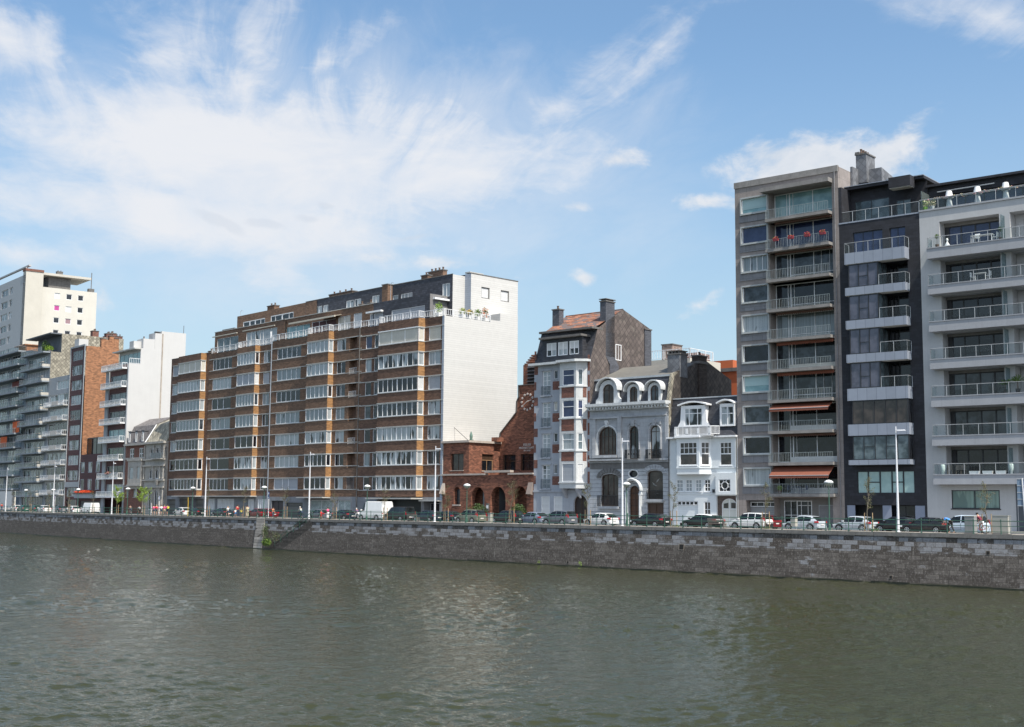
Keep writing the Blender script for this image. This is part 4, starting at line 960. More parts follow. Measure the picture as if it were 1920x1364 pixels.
q = MB(); q.quad((b0+.1, .25, z1-.2), (b2-.1, .25, z1-.2), (b2-.1, .25, z2+.2), (b0+.1, .25, z2+.2)); q.build('room_back', M_DFRAME, R)
# canted bay: front and right cant with their own frames
cx_ = (b2-b1); cl = sqrt(cx_**2+1); frc = ((b1, -1.0), (cx_/cl, 1/cl), (-1/cl, cx_/cl)); lx = .7; frl = ((b0-lx, 0), (lx/sqrt(lx*lx+1), -1/sqrt(lx*lx+1)), (1/sqrt(lx*lx+1), lx/sqrt(lx*lx+1)))
fw0, fw1 = U(97, 850, -1), U(229, 850, -1); ca, cb = .14*cl, .86*cl
mb = MB(); wall(mb, FR(-1), b0, b1, zb+.1, zc-.0, [(fw0, fw1, z1, z2)], .2); wall(mb, frc, 0, cl, zb+.1, zc, [(ca, cb, z1, z2)], .2); wall(mb, frl, 0, sqrt(lx*lx+1), zb+.1, zc, [], .2)
mb.zprism([(b0-lx, 0), (b0, -1), (b1, -1), (b2, 0)], zb, zb+.1); bay = mb.build('bay', M_WP, R)
mb = MB(); mb.zprism([(b0-lx-.05, -.0), (b0-.05, -1.08), (b1+.05, -1.08), (b2+.1, 0)], z1-.32, z1-.2); mb.box(b2, L, -.08, -.0, z1-.32, z1-.2); mb.build('string_course', M_WP, R); mb = MB(); mb.box(0, L, -.06, -.001, Z(30, 1155), Z(30, 1145)); mb.build('string_course', M_WP, R)
G_LEAD = glass('glass_leaded', (.07, .06, .055), dark=(.02, .02, .02))
window(bay, FR(-1), fw0, fw1, z1, z2, M_WHITE, G_LEAD, dep=.1, cols=(), rows=(.5,), fw=.1, mw=.12, sill=M_WHITE)
for fr, a, b in ((FR(-1), fw0, fw1), (frc, ca, cb), (FR(), w3[0], w3[1])):
    q = MB(); zmid = (z1+z2)/2; n = 4 if fr is not frc and a == fw0 else 3 if fr is not frc else 2
    for i in range(1, n): x = a+(b-a)*i/n; q.pbox(fr, x-.03, x+.03, .07, .12, zmid, z2-.08)
    q.pbox(fr, a, b, .075, .12, (zmid+z2)/2-.03, (zmid+z2)/2+.03); q.build('glazing_bars', M_WHITE, R)
window(bay, frc, ca, cb, z1, z2, M_WHITE, G_LEAD, dep=.1, rows=(.5,), fw=.1, mw=.12, sill=M_WHITE)
window(R, FR(), *w3, M_WHITE, G_LEAD, dep=.1, rows=(.5,), fw=.1, mw=.12, sill=M_WHITE)
for i, r in enumerate(row): window(R, FR(), *r, M_WHITE, G_CURT if i < 3 else G_DARK, dep=.1, cols=(.5,), rows=(.34, .67), fw=.09, mw=.06, sill=M_WHITE)
mb = MB(); x0, x1 = U(380, 1090), U(532, 1090); zz0, zz1 = Z(380, 1156), Z(380, 992)
wall(mb, FR(-.35), x0, x1, zz0, zz1, [oc], .3); mb.quad((x0, -.35, zz0), (x1, -.35, zz0), (x1, 0, zz0), (x0, 0, zz0)); mb.quad((x0, -.35, zz1), (x1, -.35, zz1), (x1, 0, zz1), (x0, 0, zz1)); mb.quad((x1, -.35, zz0), (x1, 0, zz0), (x1, 0, zz1), (x1, -.35, zz1)); mb.build('window_box', M_WP, R)
o = window(R, FR(-.35), *oc, M_WHITE, G_DARK, dep=.1, fw=.08)
mb = MB(); xm, zm_ = (oc[0]+oc[1])/2, (oc[2]+oc[3])/2; rr = .42; pts = [(xm+rr*cos(radians(22.5+45*i)), zm_+rr*sin(radians(22.5+45*i))) for i in range(8)]
for a, b in zip(pts, pts[1:]+pts[:1]): mb.tube((a[0], -.29, a[1]), (b[0], -.29, b[1]), .045, n=4)
for i in (-1, 1):
    for h in (-1, 1): mb.tube((xm+i*.17, -.29, zm_+h*.4), (xm+i*.17, -.29, (oc[3] if h > 0 else oc[2])), .03, n=4); mb.tube((xm+h*.4, -.29, zm_+i*.17), ((oc[1] if h > 0 else oc[0]), -.29, zm_+i*.17), .03, n=4)
mb.build('octagon_bars', M_WHITE, o)
gd = window(R, FR(), *ga, M_WHITE, mat('garage_white', (.62, .66, .68), .5, 'siding', bh=.22, var=.03, mortar=(.5, .53, .55), amp=.04), dep=.15, fw=.05, pname='garage_door')
window(R, FR(.06), ga[0]+.05, ga[1]-.05, ga[3]-.45, ga[3]-.04, M_WHITE, G_DARK, dep=.05, cols=((.2, .12), (.4, .12), (.6, .12), (.8, .12)), fw=.05)
window(R, FR(), *gw, M_WHITE, G_LEAD, dep=.1, cols=(.5,), rows=(.5,), fw=.1)
mb = MB(); a_, b_ = rec[0], rec[1]; wall(mb, FR(.26), a_, b_, 0, dz, [(du0, du1, 0, dz-.25)], .2); arch_fill(mb, FR(.26), du0, du1, 0, dz-1.0, .72, dz-.25, .2); mb.build('porch_brick', mat('porch_brick', (.10, .075, .065), .85, 'brick'), R)
door = arch_window(R, FR(.26), du0, du1, 0, dz-1.0, .72, M_WHITE, mat('cream_door', (.55, .56, .52), .5, amp=.05), dep=.12, cols=(.5,), rows=(dz-1.45,), name='door')
for s_ in (0, 1):
    q = MB(); x = du0+.2+s_*(du1-du0)*.5; q.quad((x, .36, dz-1.35), (x+(du1-du0)*.5-.35, .36, dz-1.35), (x+(du1-du0)*.5-.35, .36, dz-.75), (x, .36, dz-.85 if s_ == 0 else dz-.75)); q.build('door_light', G_LEAD, door)
# cornice, mansard with two dormers, balcony
mb = MB(); mb.box(-.1, L, -.45, 0, zc-.02, zc+.16); mb.zprism([(b0-lx-.1, -.45), (b0-.1, -1.35), (b1+.25, -1.35), (b2+.35, -.45)], zc-.02, zc+.16); mb.build('cornice', M_WHITE, R)
mb = MB(); mb.xprism([(.02, zc), (.9, zm), (10.9, zm), (10.9, zc)], .02, L-.02); mb.build('mansard_roof', M_SLATE, R)
mb = MB(); mb.hexa([(b1+.6, -.45, zc+.16), (L-.05, -.45, zc+.16), (L-.05, .1, zc+.16), (b1+.6, .1, zc+.16)], [(b1+1.1, 0, zc+.75), (L-.8, 0, zc+.75), (L-.8, .12, zc+.75), (b1+1.1, .12, zc+.75)]); mb.build('bay_roof', M_SLATE, R)
mb = MB(); mb.box(-.02, L, .82, 1.02, zm-.03, zm+.10); mb.build('roof_trim', M_STEEL, R)
def seg_ped(mb, u0, u1, z, rise, y0, y1, th=.16, n=12):
    top = [(u0+(u1-u0)*i/n, z+rise*sin(pi*i/n)) for i in range(n+1)]
    for a, b in zip(top, top[1:]): mb.hexa([(a[0], y0, a[1]), (b[0], y0, b[1]), (b[0], y1, b[1]), (a[0], y1, a[1])], [(a[0], y0, a[1]+th), (b[0], y0, b[1]+th), (b[0], y1, b[1]+th), (a[0], y1, a[1]+th)])
for (Xa, Xb, Ya, Yb, P0, P1, PY, cols_, rows_) in ((133, 268, 508, 640, 88, 318, 484, (.27, .73), (.7,)), (408, 505, 492, 635, 378, 522, 476, (.5,), (.62,))):
    x0, x1 = U(Xa, 570, -.02), U(Xb, 570, -.02); a, b = Z(Xa, Yb), Z(Xa, Ya); p0, p1 = U(P0, PY), U(P1, PY)
    e = .42 if Xa < 200 else .12
    mb = MB(); wall(mb, FR(-.05), x0-e, x1+e, a-.1, b+.3, [(x0, x1, a, b)], .2)
    mb.hexa([(x1+e, -.05, a-.1), (x1+e+.003, -.05, a-.1), (x1+e+.003, 1.0, a-.1), (x1+e, 1.0, a-.1)], [(x1+e, -.05, b+.3), (x1+e+.003, -.05, b+.3), (x1+e+.003, 1, b+.3), (x1+e, 1, b+.3)]); 
    if e > .2: mb.prism([(x1+e, a-.1), (x1+e+.5, a-.1), (x1+e+.12, a+.5), (x1+e+.02, b)], -.05, .25); mb.prism([(x0-e, a-.1), (x0-e, b), (x0-e-.12, a+.5), (x0-e-.5, a-.1)], -.05, .25)
    d = mb.build('dormer', M_WHITE, R)
    mb = MB(); seg_ped(mb, p0+.1, p1-.1, b+.28, .35, -.4, 1.2); mb.build('pediment', M_WHITE, d)
    window(d, FR(-.05), x0, x1, a, b, M_WHITE, G_PART, dep=.1, cols=cols_, rows=rows_, fw=.09, mw=.08)
x0, x1 = U(60, 680, -1.25), U(328, 680, -1.25); zf = zc+.16
mb = MB(); mb.box(x0, x1, -1.3, -.45, zf, zf+.12); bl = mb.build('balcony', M_WHITE, R)
bar_rail(bl, [((x0, -1.22), (x1, -1.22)), ((x1, -1.22), (x1+.75, -.55)), ((x0, -.45), (x0, -1.22))], zf+.1, .95, M_WHITE, step=.13, r=.03, top=.05)
for k in range(4): q = MB(); x = x0+.1+(x1-x0-.2)*k/3; q.box(x-.16, x+.16, -1.26, -1.19, zf+.25, zf+.85); q.build('rail_panel', M_WHITE, bl)
mb = MB(); mb.tube((.05, -.12, 0), (.05, -.12, zc-.1), .06); mb.tube((L-.06, -.14, 0), (L-.06, -.14, zc-.1), .06); mb.build('downpipe', M_CAP, R)
o = MB(); q = U(357, 1130); o.box(q-.1, q+.1, -.25, -.02, Z(357, 1140), Z(357, 1115)); o.build('wall_lantern', M_DFRAME, R)

# ================================================================ ornate stone mansion
F = FAC['mansion']; c = crop(1100, 680, 4.544); L = F.L
R = F.root('stone_mansion', 'ornate grey stone mansion with arched windows and three round headed dormers', 'mansion')
M_ST = mat('cut_stone', (.33, .345, .365), .8, 'block', bw=1.3, bh=.42, mw=.02, var=.08, amp=.25, mortar=(.14, .15, .16), grime=.5)
M_STR = mat('rusticated_stone', (.35, .37, .395), .8, 'block', bw=60, bh=.47, mw=.055, var=.03, amp=.22, mortar=(.06, .065, .07), grime=.45, bd=.06, bump=.6)
M_STL = mat('pale_carved_stone', (.50, .52, .53), .75, amp=.25, grime=.6)
M_STD = mat('dark_weathered_stone', (.13, .13, .13), .85, amp=.4)
M_OAK = mat('brown_oak', (.055, .03, .018), .5, amp=.3)
M_IRON = mat('wrought_iron', (.018, .018, .02), .5)
zc0 = Z(15, 410); zc1 = Z(15, 385); zcourse = Z(30, 838); zfr = Z(30, 480)
def ar(Xa, Xb, Yt, Yb, rr=1.0, v=0):
    u0, u1 = U(Xa, (Yt+Yb)/2, v), U(Xb, (Yt+Yb)/2, v); zt_, zb_ = Z((Xa+Xb)/2, Yt, v), Z((Xa+Xb)/2, Yb, v); r = (u1-u0)/2*rr
    return u0, u1, zb_, zt_-r, r
Aw = [ar(98, 252, 550, 790, .85), ar(360, 440, 543, 822), ar(538, 622, 537, 820)]
Gw = [ar(122, 270, 950, 1225, .35), ar(515, 650, 920, 1165, .35)]
Dr = ar(362, 450, 1050, 1330); Dr = (Dr[0], Dr[1], 0, Dr[3], Dr[4])
ov = (U(357, 950), U(441, 950), Z(400, 985), Z(400, 915)); cel = (U(515, 1225), U(655, 1225), 0, Z(515, 1197))
rects = [(a, b, z0, zs+r) for a, b, z0, zs, r in Aw+Gw+[Dr]]
mb = MB(); wall(mb, FR(), 0, L, zcourse, zc0, rects[:3], .38)
for a, b, z0, zs, r in Aw: arch_fill(mb, FR(), a, b, z0, zs, r, zs+r, .38)
mb.build('wall', M_ST, R)
mb = MB(); wall(mb, FR(), 0, L, -.2, zcourse, rects[3:]+[ov, cel], .38)
for a, b, z0, zs, r in Gw+[Dr]: arch_fill(mb, FR(), a, b, z0, zs, r, zs+r, .38)
om, oz, orx, orz = (ov[0]+ov[1])/2, (ov[2]+ov[3])/2, (ov[1]-ov[0])/2, (ov[3]-ov[2])/2
n = 20; ep = [(om+orx*cos(2*pi*i/n), oz+orz*sin(2*pi*i/n)) for i in range(n)]
for i in range(n):
    a, b = ep[i], ep[(i+1) % n]; zz = ov[3] if (a[1]+b[1])/2 > oz else ov[2]
    mb.quad((a[0], 0, a[1]), (b[0], 0, b[1]), (b[0], 0, zz), (a[0], 0, zz)); mb.quad((b[0], 0, b[1]), (a[0], 0, a[1]), (a[0], .3, a[1]), (b[0], .3, b[1]))
mb.build('rusticated_wall', M_STR, R)
q = MB(); q.quad(*[(p[0], .28, p[1]) for p in ep][::-1]); q.build('oval_window', G_DARK, R)
q = MB()
for i in range(n): a, b = ep[i], ep[(i+1) % n]; q.tube((a[0], -.02, a[1]), (b[0], -.02, b[1]), .09, n=5)
q.build('oval_surround', M_STL, R)
body(R, M_ST, 0, L, 0, 12, -.2, zc0, right=False)
G_BR = glass('glass_brown', (.055, .045, .04), dark=(.018, .014, .012))
for k, (a, b, z0, zs, r) in enumerate(Aw):
    w = arch_window(R, FR(), a, b, z0, zs, r, M_OAK, G_BR if k == 0 else G_PART, dep=.3, cols=(.5,) if k else (.12, .28, .5, .72, .88), rows=(zs,) if k else (zs,), fw=.1)
    q = MB(); pts = arch_pts(a-.16, b+.16, z0, zs, r+.16, 16)
    for p1_, p2_ in zip(pts, pts[1:]): q.tube((p1_[0], -.03, p1_[1]), (p2_[0], -.03, p2_[1]), .10, n=5)
    q.hexa([((a+b)/2-.14, -.22, zs+r-.02), ((a+b)/2+.14, -.22, zs+r-.02), ((a+b)/2+.14, 0, zs+r-.02), ((a+b)/2-.14, 0, zs+r-.02)], [((a+b)/2-.26, -.28, zs+r+.75), ((a+b)/2+.26, -.28, zs+r+.75), ((a+b)/2+.26, 0, zs+r+.75), ((a+b)/2-.26, 0, zs+r+.75)])
    if k: q.box((a+b)/2-.75, (a+b)/2+.75, -.13, 0, zs+r+.3, zs+r+.42); q.box((a+b)/2-.9, (a+b)/2-.6, -.11, 0, zs+r+.1, zs+r+.45); q.box((a+b)/2+.6, (a+b)/2+.9, -.11, 0, zs+r+.1, zs+r+.45)
    q.build('arch_surround', M_STL if k == 0 else M_ST, R)
    if k:       # little iron balconies
        sl_ = MB(); sl_.box(a-.3, b+.3, -.55, -.003, z0-.12, z0); bo = sl_.build('balconet', M_STD, R); bar_rail(bo, [((a-.25, -.5), (b+.25, -.5)), ((a-.25, 0), (a-.25, -.5)), ((b+.25, -.5), (b+.25, 0))], z0, 1.05, M_IRON, step=.11, r=.022, top=.035)
        q = MB()
        for i in range(5): x = a-.1+(b-a+.2)*i/4; q.lathe([(.11, 0), (.11, .04)], (x, -.52, z0+.55), 10, ax='y')
        q.build('scrolls', M_IRON, bo)
# framed field round the big first-floor window, pilasters
fr0, fr1 = U(68, 640, -.2), U(268, 640, -.2)
q = MB(); q.box(fr0-.35, fr0+.12, -.22, -.003, zcourse+.3, zfr-.1); q.box(fr1-.05, fr1+.45, -.3, -.003, zcourse+.3, zfr-.1); q.box(fr0-.4, fr1+.5, -.32, -.003, zfr-.1, zfr+.12); q.box(Aw[0][0]-.25, Aw[0][1]+.25, -.42, -.002, Aw[0][2]-.32, Aw[0][2]); q.build('window_field', M_ST, R)
for x_ in (.02, L-.48): q = MB(); q.box(x_, x_+.44, -.12, -.003, zcourse+.3, zfr-.12); q.build('pilaster', M_ST, R)
for b_ in ((0, L, -.45, -.003, zcourse-.12, zcourse+.1), (.0, L, -.25, -.003, zcourse-.3, zcourse-.12), (.0, L-.3, -.2, -.003, zfr-.02, zfr+.14), (fr0-.5, fr1+.6, -.75, -.45, zcourse-.05, zcourse+.12)): q = MB(); q.box(*b_); q.build('string_course', M_ST, R)
q = MB(); q.box(.1, L-.1, -.1, -.003, zcourse-1.0, zcourse-.35); q.build('dark_frieze', M_STD, R)
for k, (a, b, z0, zs, r) in enumerate(Gw):
    w = arch_window(R, FR(), a, b, z0, zs, r, M_OAK, G_BR, dep=.3, cols=(.33, .66) if k == 0 else (), rows=(), fw=.12)
    q = MB(); nv = 11
    for i in range(nv):                        # voussoirs
        t0, t1 = pi-pi*i/nv, pi-pi*(i+.88)/nv; cx_, rx0, rz0 = (a+b)/2, (b-a)/2, r+.15; e = .55
        P = lambda t, k_: (cx_+(rx0+.02+e*k_)*cos(t), zs+(rz0+e*k_)*sin(t))
        p = [P(t0, 0), P(t1, 0), P(t1, 1), P(t0, 1)]; q.prism(p, -.14, -.003)
    q.build('voussoirs', M_STD if k == 0 else M_STR, R)
    q = MB(); q.box(a-.2, b+.2, -.3, -.002, z0-.3, z0-.002); q.build('sill', M_ST, R)
    if k == 0: bar_rail(w, [((a-.25, -.35), (b+.1, -.35)), ((a-.25, 0), (a-.25, -.35))], z0, 1.25, M_IRON, step=.13, r=.025, top=.04)
    else:
        q = MB(); m_ = MB()        # leaf-like etched figure on the pane, kept plain
        for (x, z, dx_, dz_) in ((.1, 1.9, .5, .5), (-.3, 1.7, .6, -.2), (.05, 1.5, -.5, .45), (-.2, .9, .6, .05), (.0, .75, .5, -.12), (-.3, .6, .5, .03)):
            cxx = (a+b)/2+x-.15; m_.quad((cxx, .29, z0+z), (cxx+dx_*.6, .29, z0+z+dz_*.3), (cxx+dx_, .29, z0+z+dz_), (cxx+dx_*.3, .29, z0+z+dz_*.6))
        m_.build('etched_motif', mat('etched_glass', (.2, .2, .19), .4), w)
        bar_rail(w, [((a, -.05), (b, -.05))], z0, 1.0, M_IRON, step=.14, r=.02, top=.03)
window(R, FR(), *cel, M_OAK, M_OAK, dep=.25, cols=(.5,), fw=.08, pname='cellar_door')
d_ = arch_window(R, FR(), Dr[0], Dr[1], 0, Dr[3], Dr[4], M_OAK, mat('oak_door', (.075, .035, .018), .45, 'siding', bh=.7, var=.1, mortar=(.03, .015, .01)), dep=.3, cols=(.5,), rows=(Dr[3]-.1,), name='door')
q = MB(); x0, x1, zs, r = Dr[0], Dr[1], Dr[3], Dr[4]
for s_ in (-1, 1):
    x = (x0 if s_ < 0 else x1); q.box(x+s_*.06, x+s_*.36, -.2, -.003, 0, zs+.1); q.box(x+s_*.04, x+s_*.42, -.3, -.002, zs-.35, zs-.15); q.lathe([(.15, 0), (.12, .3), (.11, zs-.6), (.16, zs-.4)], (x+s_*.24, -.3, .1), 10)
q.build('door_surround', M_STL, R)
q = MB(); pts = arch_pts(x0-.45, x1+.45, zs, zs+.15, r+.42, 14)[1:-1]
for a, b in zip(pts, pts[1:]): q.hexa([(a[0], -.6, a[1]), (b[0], -.6, b[1]), (b[0], 0, b[1]), (a[0], 0, a[1])], [(a[0], -.64, a[1]+.18), (b[0], -.64, b[1]+.18), (b[0], 0, b[1]+.22), (a[0], 0, a[1]+.22)])
for i in range(9): t = i/8; q.lathe([(.0, -.14), (.15, -.05), (.15, .05), (.0, .14)], ((x0+x1)/2-.5+t, -.6, zs+r+.62+.15*sin(pi*t)), 6)
q.build('door_hood', M_STL, R)
# cornice with dentils
q = MB(); q.box(-.15, L+.05, -.85, .3, zc1, zc1+.32); q.box(-.05, L, -.35, -.0, zc0-.1, zc1-.32); q.box(-.12, L+.03, -.7, .0, zc1-.12, zc1-.002); co = q.build('cornice', M_STL, R)
q = MB(); nd = 26
for i in range(nd): x = .05+(L-.35)*i/(nd-1); q.box(x, x+.2, -.62, -.001, zc1-.34, zc1-.125)
q.build('dentils', M_STL, co)
# mansard and roof above
zr = zc1+.32; zm = Z(85, 158, 1.0); zrr = zm+2.1
q = MB(); q.xprism([(.1, zr), (.25, zr), (1.05, zm), (.9, zm)], .02, L-.32); q.build('mansard_roof', M_SLATE, R)
q = MB(); q.box(-.05, L-.3, .75, 1.35, zm-.05, zm+.18); q.build('gutter', M_STEEL, R)
M_ZINC = mat('weathered_zinc', (.16, .155, .14), .7, 'siding', bh=200, amp=.35, scale=.5)
q = MB(); q.xprism([(1.1, zm+.05), (6.5, zrr), (12, zm+.05)], .02, L-.3); q.build('upper_roof', M_ZINC, R)
for k, (Xa, Xb, Yt, Yb) in enumerate(((137, 230, 185, 357), (365, 432, 205, 347), (542, 612, 193, 337))):
    a, b, z0, zs, r = ar(Xa, Xb, Yt, Yb, .9, -.05); z0 = max(z0, zr+.02); e = .5 if k == 0 else .32
    q = MB(); pts = arch_pts(a-e, b+e, z0, zs, r+e, 14); inn = arch_pts(a, b, z0, zs, r, 14)
    for (p, p2), (i1, i2) in zip(zip(pts, pts[1:]), zip(inn, inn[1:])):
        q.quad((p[0], -.05, p[1]), (i1[0], -.05, i1[1]), (i2[0], -.05, i2[1]), (p2[0], -.05, p2[1])); q.quad((i1[0], -.05, i1[1]), (i1[0], .25, i1[1]), (i2[0], .25, i2[1]), (i2[0], -.05, i2[1]))
        q.quad((p[0], -.05, p[1]), (p2[0], -.05, p2[1]), (p2[0], 1.3, p2[1]), (p[0], 1.3, p[1]))
    if k == 0:
        for s_, x in ((-1, a-e), (1, b+e)): q.prism([(x, z0), (x+s_*.55, z0), (x+s_*.5, z0+.45), (x+s_*.15, z0+.8), (x+s_*.02, z0+1.7)][::s_], -.06, .3)
    dd = q.build('dormer', M_STL, R)
    q = MB(); hd = arch_pts(a-e-.28, b+e+.28, zs, zs-.05, r+e+.22, 14)[1:-1]
    for p, p2 in zip(hd, hd[1:]): q.hexa([(p[0], -.5, p[1]), (p2[0], -.5, p2[1]), (p2[0], 1.1, p2[1]), (p[0], 1.1, p[1])], [(p[0], -.5, p[1]+.14), (p2[0], -.5, p2[1]+.14), (p2[0], 1.1, p2[1]+.14), (p[0], 1.1, p[1]+.14)])
    q.build('dormer_hood', M_STL, dd)
    arch_window(dd, FR(-.05), a, b, z0, zs, r, M_OAK, G_BR if k != 2 else G_MID, dep=.18, cols=(.5,), rows=(zs,), fw=.08)
# right hand party wall rising over the white house
f4 = crop(1250, 640, 4.014); V = lambda X, Y: F.vz(*f4(X, Y), L)
P1 = V(68, 430); P2 = V(66, 232); P3 = V(238, 168); P4 = V(300, 150); P5 = V(528, 300); P6 = V(528, 412)
q = MB(); zb_ = FAC['white'].z(1255, 822)
poly = [(.02, zb_), (.02, zr+.1), (.75, P2[1]-.3), P2, P3, P4, (min(P5[0], 14), P5[1]), (min(P5[0], 14), zb_)]
q.xprism(poly, L-.3, L-.02); q.build('party_wall', M_DSD, R)
q = MB(); q.xprism([(0, zb_), (0, zr+.1), (.72, P2[1]-.3), (P2[0]+.05, P2[1]+.02), (P2[0]+.45, P2[1]-.05), (1.15, P2[1]-.6), (.5, zr), (.45, zb_)], L-.31, L+.0); q.build('lichened_edge', M_DSL, R)
ca_ = V(98, 160); cb_ = V(155, 160); zt_ = V(98, 98)[1]
chimney(R, L-1.7, L+.02, ca_[0], cb_[0], P2[1]-.5, zt_, M_DSH, 0)
q = MB()
for i in range(4): q.box(L-1.65+i*.45, L-1.45+i*.45, ca_[0]+.05, cb_[0]-.05, zt_+.14, zt_+.4)
q.box(L-1.75, L+.05, ca_[0]-.05, cb_[0]+.05, zt_+.4, zt_+.5); q.build('chimney_hood', M_CAP, R)
ca_ = V(238, 160); cb_ = V(296, 160); zt_ = V(240, 112)[1]
ch = chimney(R, L-.9, L+.12, ca_[0], cb_[0], zb_, zt_, mat('sooty_brick', (.05, .038, .032), .9, 'brick', bw=.4, bh=.14, amp=.4), 1)
q = MB(); q.box(L-1.0, L+.24, ca_[0]-.15, cb_[0]+.15, zt_-.9, zt_-.6); q.build('band', M_CAP, ch)

# ================================================================ grey and red brick town house with oriel
F = FAC['greyh']; c = crop(970, 540, 2.965); L = F.L
R = F.root('oriel_town_house', 'grey stone town house with red brick quoins, stacked oriel windows and orange tiled roof', 'town house')
M_GS = mat('blue_grey_render', (.33, .35, .385), .85, amp=.18, scale=.9, grime=.4)
M_RB = mat('red_brick_patch', (.16, .065, .045), .85, 'brick', bw=.3, bh=.11, var=.3, amp=.25, mortar=(.13, .1, .09))
zc = Z(95, 437); D_ = 13
o0, o1 = U(235, 700, -1.1), U(326, 700, -1.1); o2 = U(387, 700, 0); lx = .5
fz = [(Z(140, b), Z(140, a)) for a, b in ((465, 600), (640, 775), (812, 945), (985, 1117))]
f0, f1 = U(138, 700), U(184, 700); t0, t1 = U(201, 700), U(223, 700)
tz_ = [(Z(203, b), Z(203, a)) for a, b in ((460, 508), (634, 685), (808, 858), (982, 1035))]
zg = Z(95, 1132); sh = [(U(134, 1200), U(180, 1200)), (U(203, 1200), U(250, 1200))]; zsh = Z(135, 1160)
dr = (U(313, 1200), U(388, 1200)); dzs = Z(350, 1152)
holes = [(f0, f1, a, b) for a, b in fz]+[(t0, t1, a, b) for a, b in tz_]+[(a, b, .3, zsh) for a, b in sh]+[(dr[0], dr[1], 0, dzs)]
zo0 = Z(237, 1110, -1.1)
holes.append((o0+.2, o2-.2, zo0+.3, zc-.5))
mb = MB(); wall(mb, FR(), 0, L, -.2, zc, holes, .3); r = (dr[1]-dr[0])/2; arch_fill(mb, FR(), dr[0], dr[1], 0, dzs-r, r, dzs, .3); mb.build('wall', M_GS, R)
body(R, M_DSB, 0, L, 0, D_, -.2, zc, right=False)
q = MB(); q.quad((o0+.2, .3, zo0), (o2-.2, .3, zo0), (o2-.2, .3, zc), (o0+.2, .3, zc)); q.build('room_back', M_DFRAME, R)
# brick patches and quoins set a few millimetres proud
q = MB(); gap = [(fz[k+1][1], fz[k][0]) for k in range(3)]
def quoin(*b): q = MB(); q.box(*b); q.build('brick_quoin', M_RB, R)
for (a, b) in tz_: quoin(t0-.15, U(234, 700)-.02, -.012, .0, a-1.35, a-.28)
for k in range(9): z = zg+.9+k*1.95; quoin(0.02, .62 if k % 2 else .35, -.012, 0, z, z+1.05)
for k in range(9): z = zg+.9+k*1.95; quoin(o2+.12, L-.03, -.012, 0, z, min(z+1.45, zc-.05))
q = MB(); q.box(-.02, L, -.12, -.003, zg-.1, zg+.12); q.build('string_course', M_GS, R)
for k, (a, b) in enumerate(fz):
    w = window(R, FR(), f0, f1, a, b, M_WHITE, G_CURT, dep=.18, cols=((.5, .1),), rows=(.2, .4, .6, .8), fw=.1, mw=.06)
    bar_rail(w, [((f0-.05, -.12), (f1+.05, -.12))], a, 1.15, mat('pale_iron', (.16, .19, .21), .5), step=.12, r=.022, top=.035)
    q = MB(); q.box(f0-.22, f1+.22, -.06, -.002, b, b+.25); q.box(f0-.2, f1+.2, -.2, -.002, a-.16, a-.0); q.build('surround', M_GS, R)
for k, (a, b) in enumerate(tz_): window(R, FR(), t0, t1, a, b, M_WHITE, G_MID if k != 1 else BL_BEIGE, dep=.18, cols=(.5,) if k == 3 else (), fw=.07, sill=M_GS)
for a, b in sh: window(R, FR(), a, b, .3, zsh, M_WHITE, BL_WHITE, dep=.08, fw=.05, pname='shutter')
arch_window(R, FR(), dr[0], dr[1], 0, dzs-r, r, M_OAK, mat('dark_door', (.025, .015, .012), .5), dep=.28, cols=(.5,), name='door')
# the oriel
cxl = o2-o1; cl = sqrt(cxl**2+1.1**2); frc = ((o1, -1.1), (cxl/cl, 1.1/cl), (-1.1/cl, cxl/cl)); ll = sqrt(lx*lx+1.21); frl = ((o0-lx, 0), (lx/ll, -1.1/ll), (1.1/ll, lx/ll))
oz_ = [(Z(252, b, -1.1), Z(252, a, -1.1)) for a, b in ((455, 545), (626, 722), (810, 902), (977, 1078))]
q0, q1 = U(250, 700, -1.1), U(316, 700, -1.1); ca, cb = cl*.16, cl*.66
mb = MB(); wall(mb, FR(-1.1), o0, o1, zo0, zc, [(q0, q1, a, b) for a, b in oz_], .2); wall(mb, frc, 0, cl, zo0, zc, [(ca, cb, a, b) for a, b in oz_], .2); wall(mb, frl, 0, ll, zo0, zc, [], .2)
mb.zprism([(o0-lx, 0), (o0, -1.1), (o1, -1.1), (o2, 0)], zo0-.12, zo0); orl = mb.build('oriel', mat('oriel_stone', (.46, .475, .48), .8, amp=.18, grime=.4), R)
for k, (a, b) in enumerate(oz_):
    if k < 3:
        window(orl, FR(-1.1), q0, q1, a, b, M_WHITE, G_BLUE if k < 2 else G_CURT, dep=.12, rows=(.62,) , fw=.1, mw=.08)
        window(orl, frc, ca, cb, a, b, M_WHITE, G_TERR if k != 1 else G_BLUE, dep=.12, rows=(.5,) if k > 0 else (), fw=.1, mw=.07)
    else:
        window(orl, FR(-1.1), q0, q1, a, b, M_WHITE, BL_GREY, dep=.06, fw=.05, pname='shutter'); window(orl, frc, ca, cb, a, b, M_WHITE, BL_WHITE, dep=.06, fw=.05, pname='shutter')
    q = MB(); q.zprism([(o0-lx-.1, -.0), (o0-.08, -1.22), (o1+.06, -1.22), (o2+.12, 0)], a-.2, a-.06); q.build('sill_band', M_STL, orl)
q = MB()
for k in range(3):
    za, zb2 = oz_[k+1][1]+.28, oz_[k][0]-.24
    q.pbox(FR(-1.1), o0+.3, o1-.3, -.012, 0, za, zb2) if zb2-za > .3 else None; q.pbox(frc, cl*.62, cl*.97, -.012, 0, za, zb2) if zb2-za > .3 else None
q.build('brick_panel', M_RB, orl)
q = MB()
for x in (o0+.15, o1-.3): q.xprism([(0, zo0-1.3), (-.25, zo0-1.1), (-1.0, zo0-.13), (0, zo0-.13)], x, x+.28)
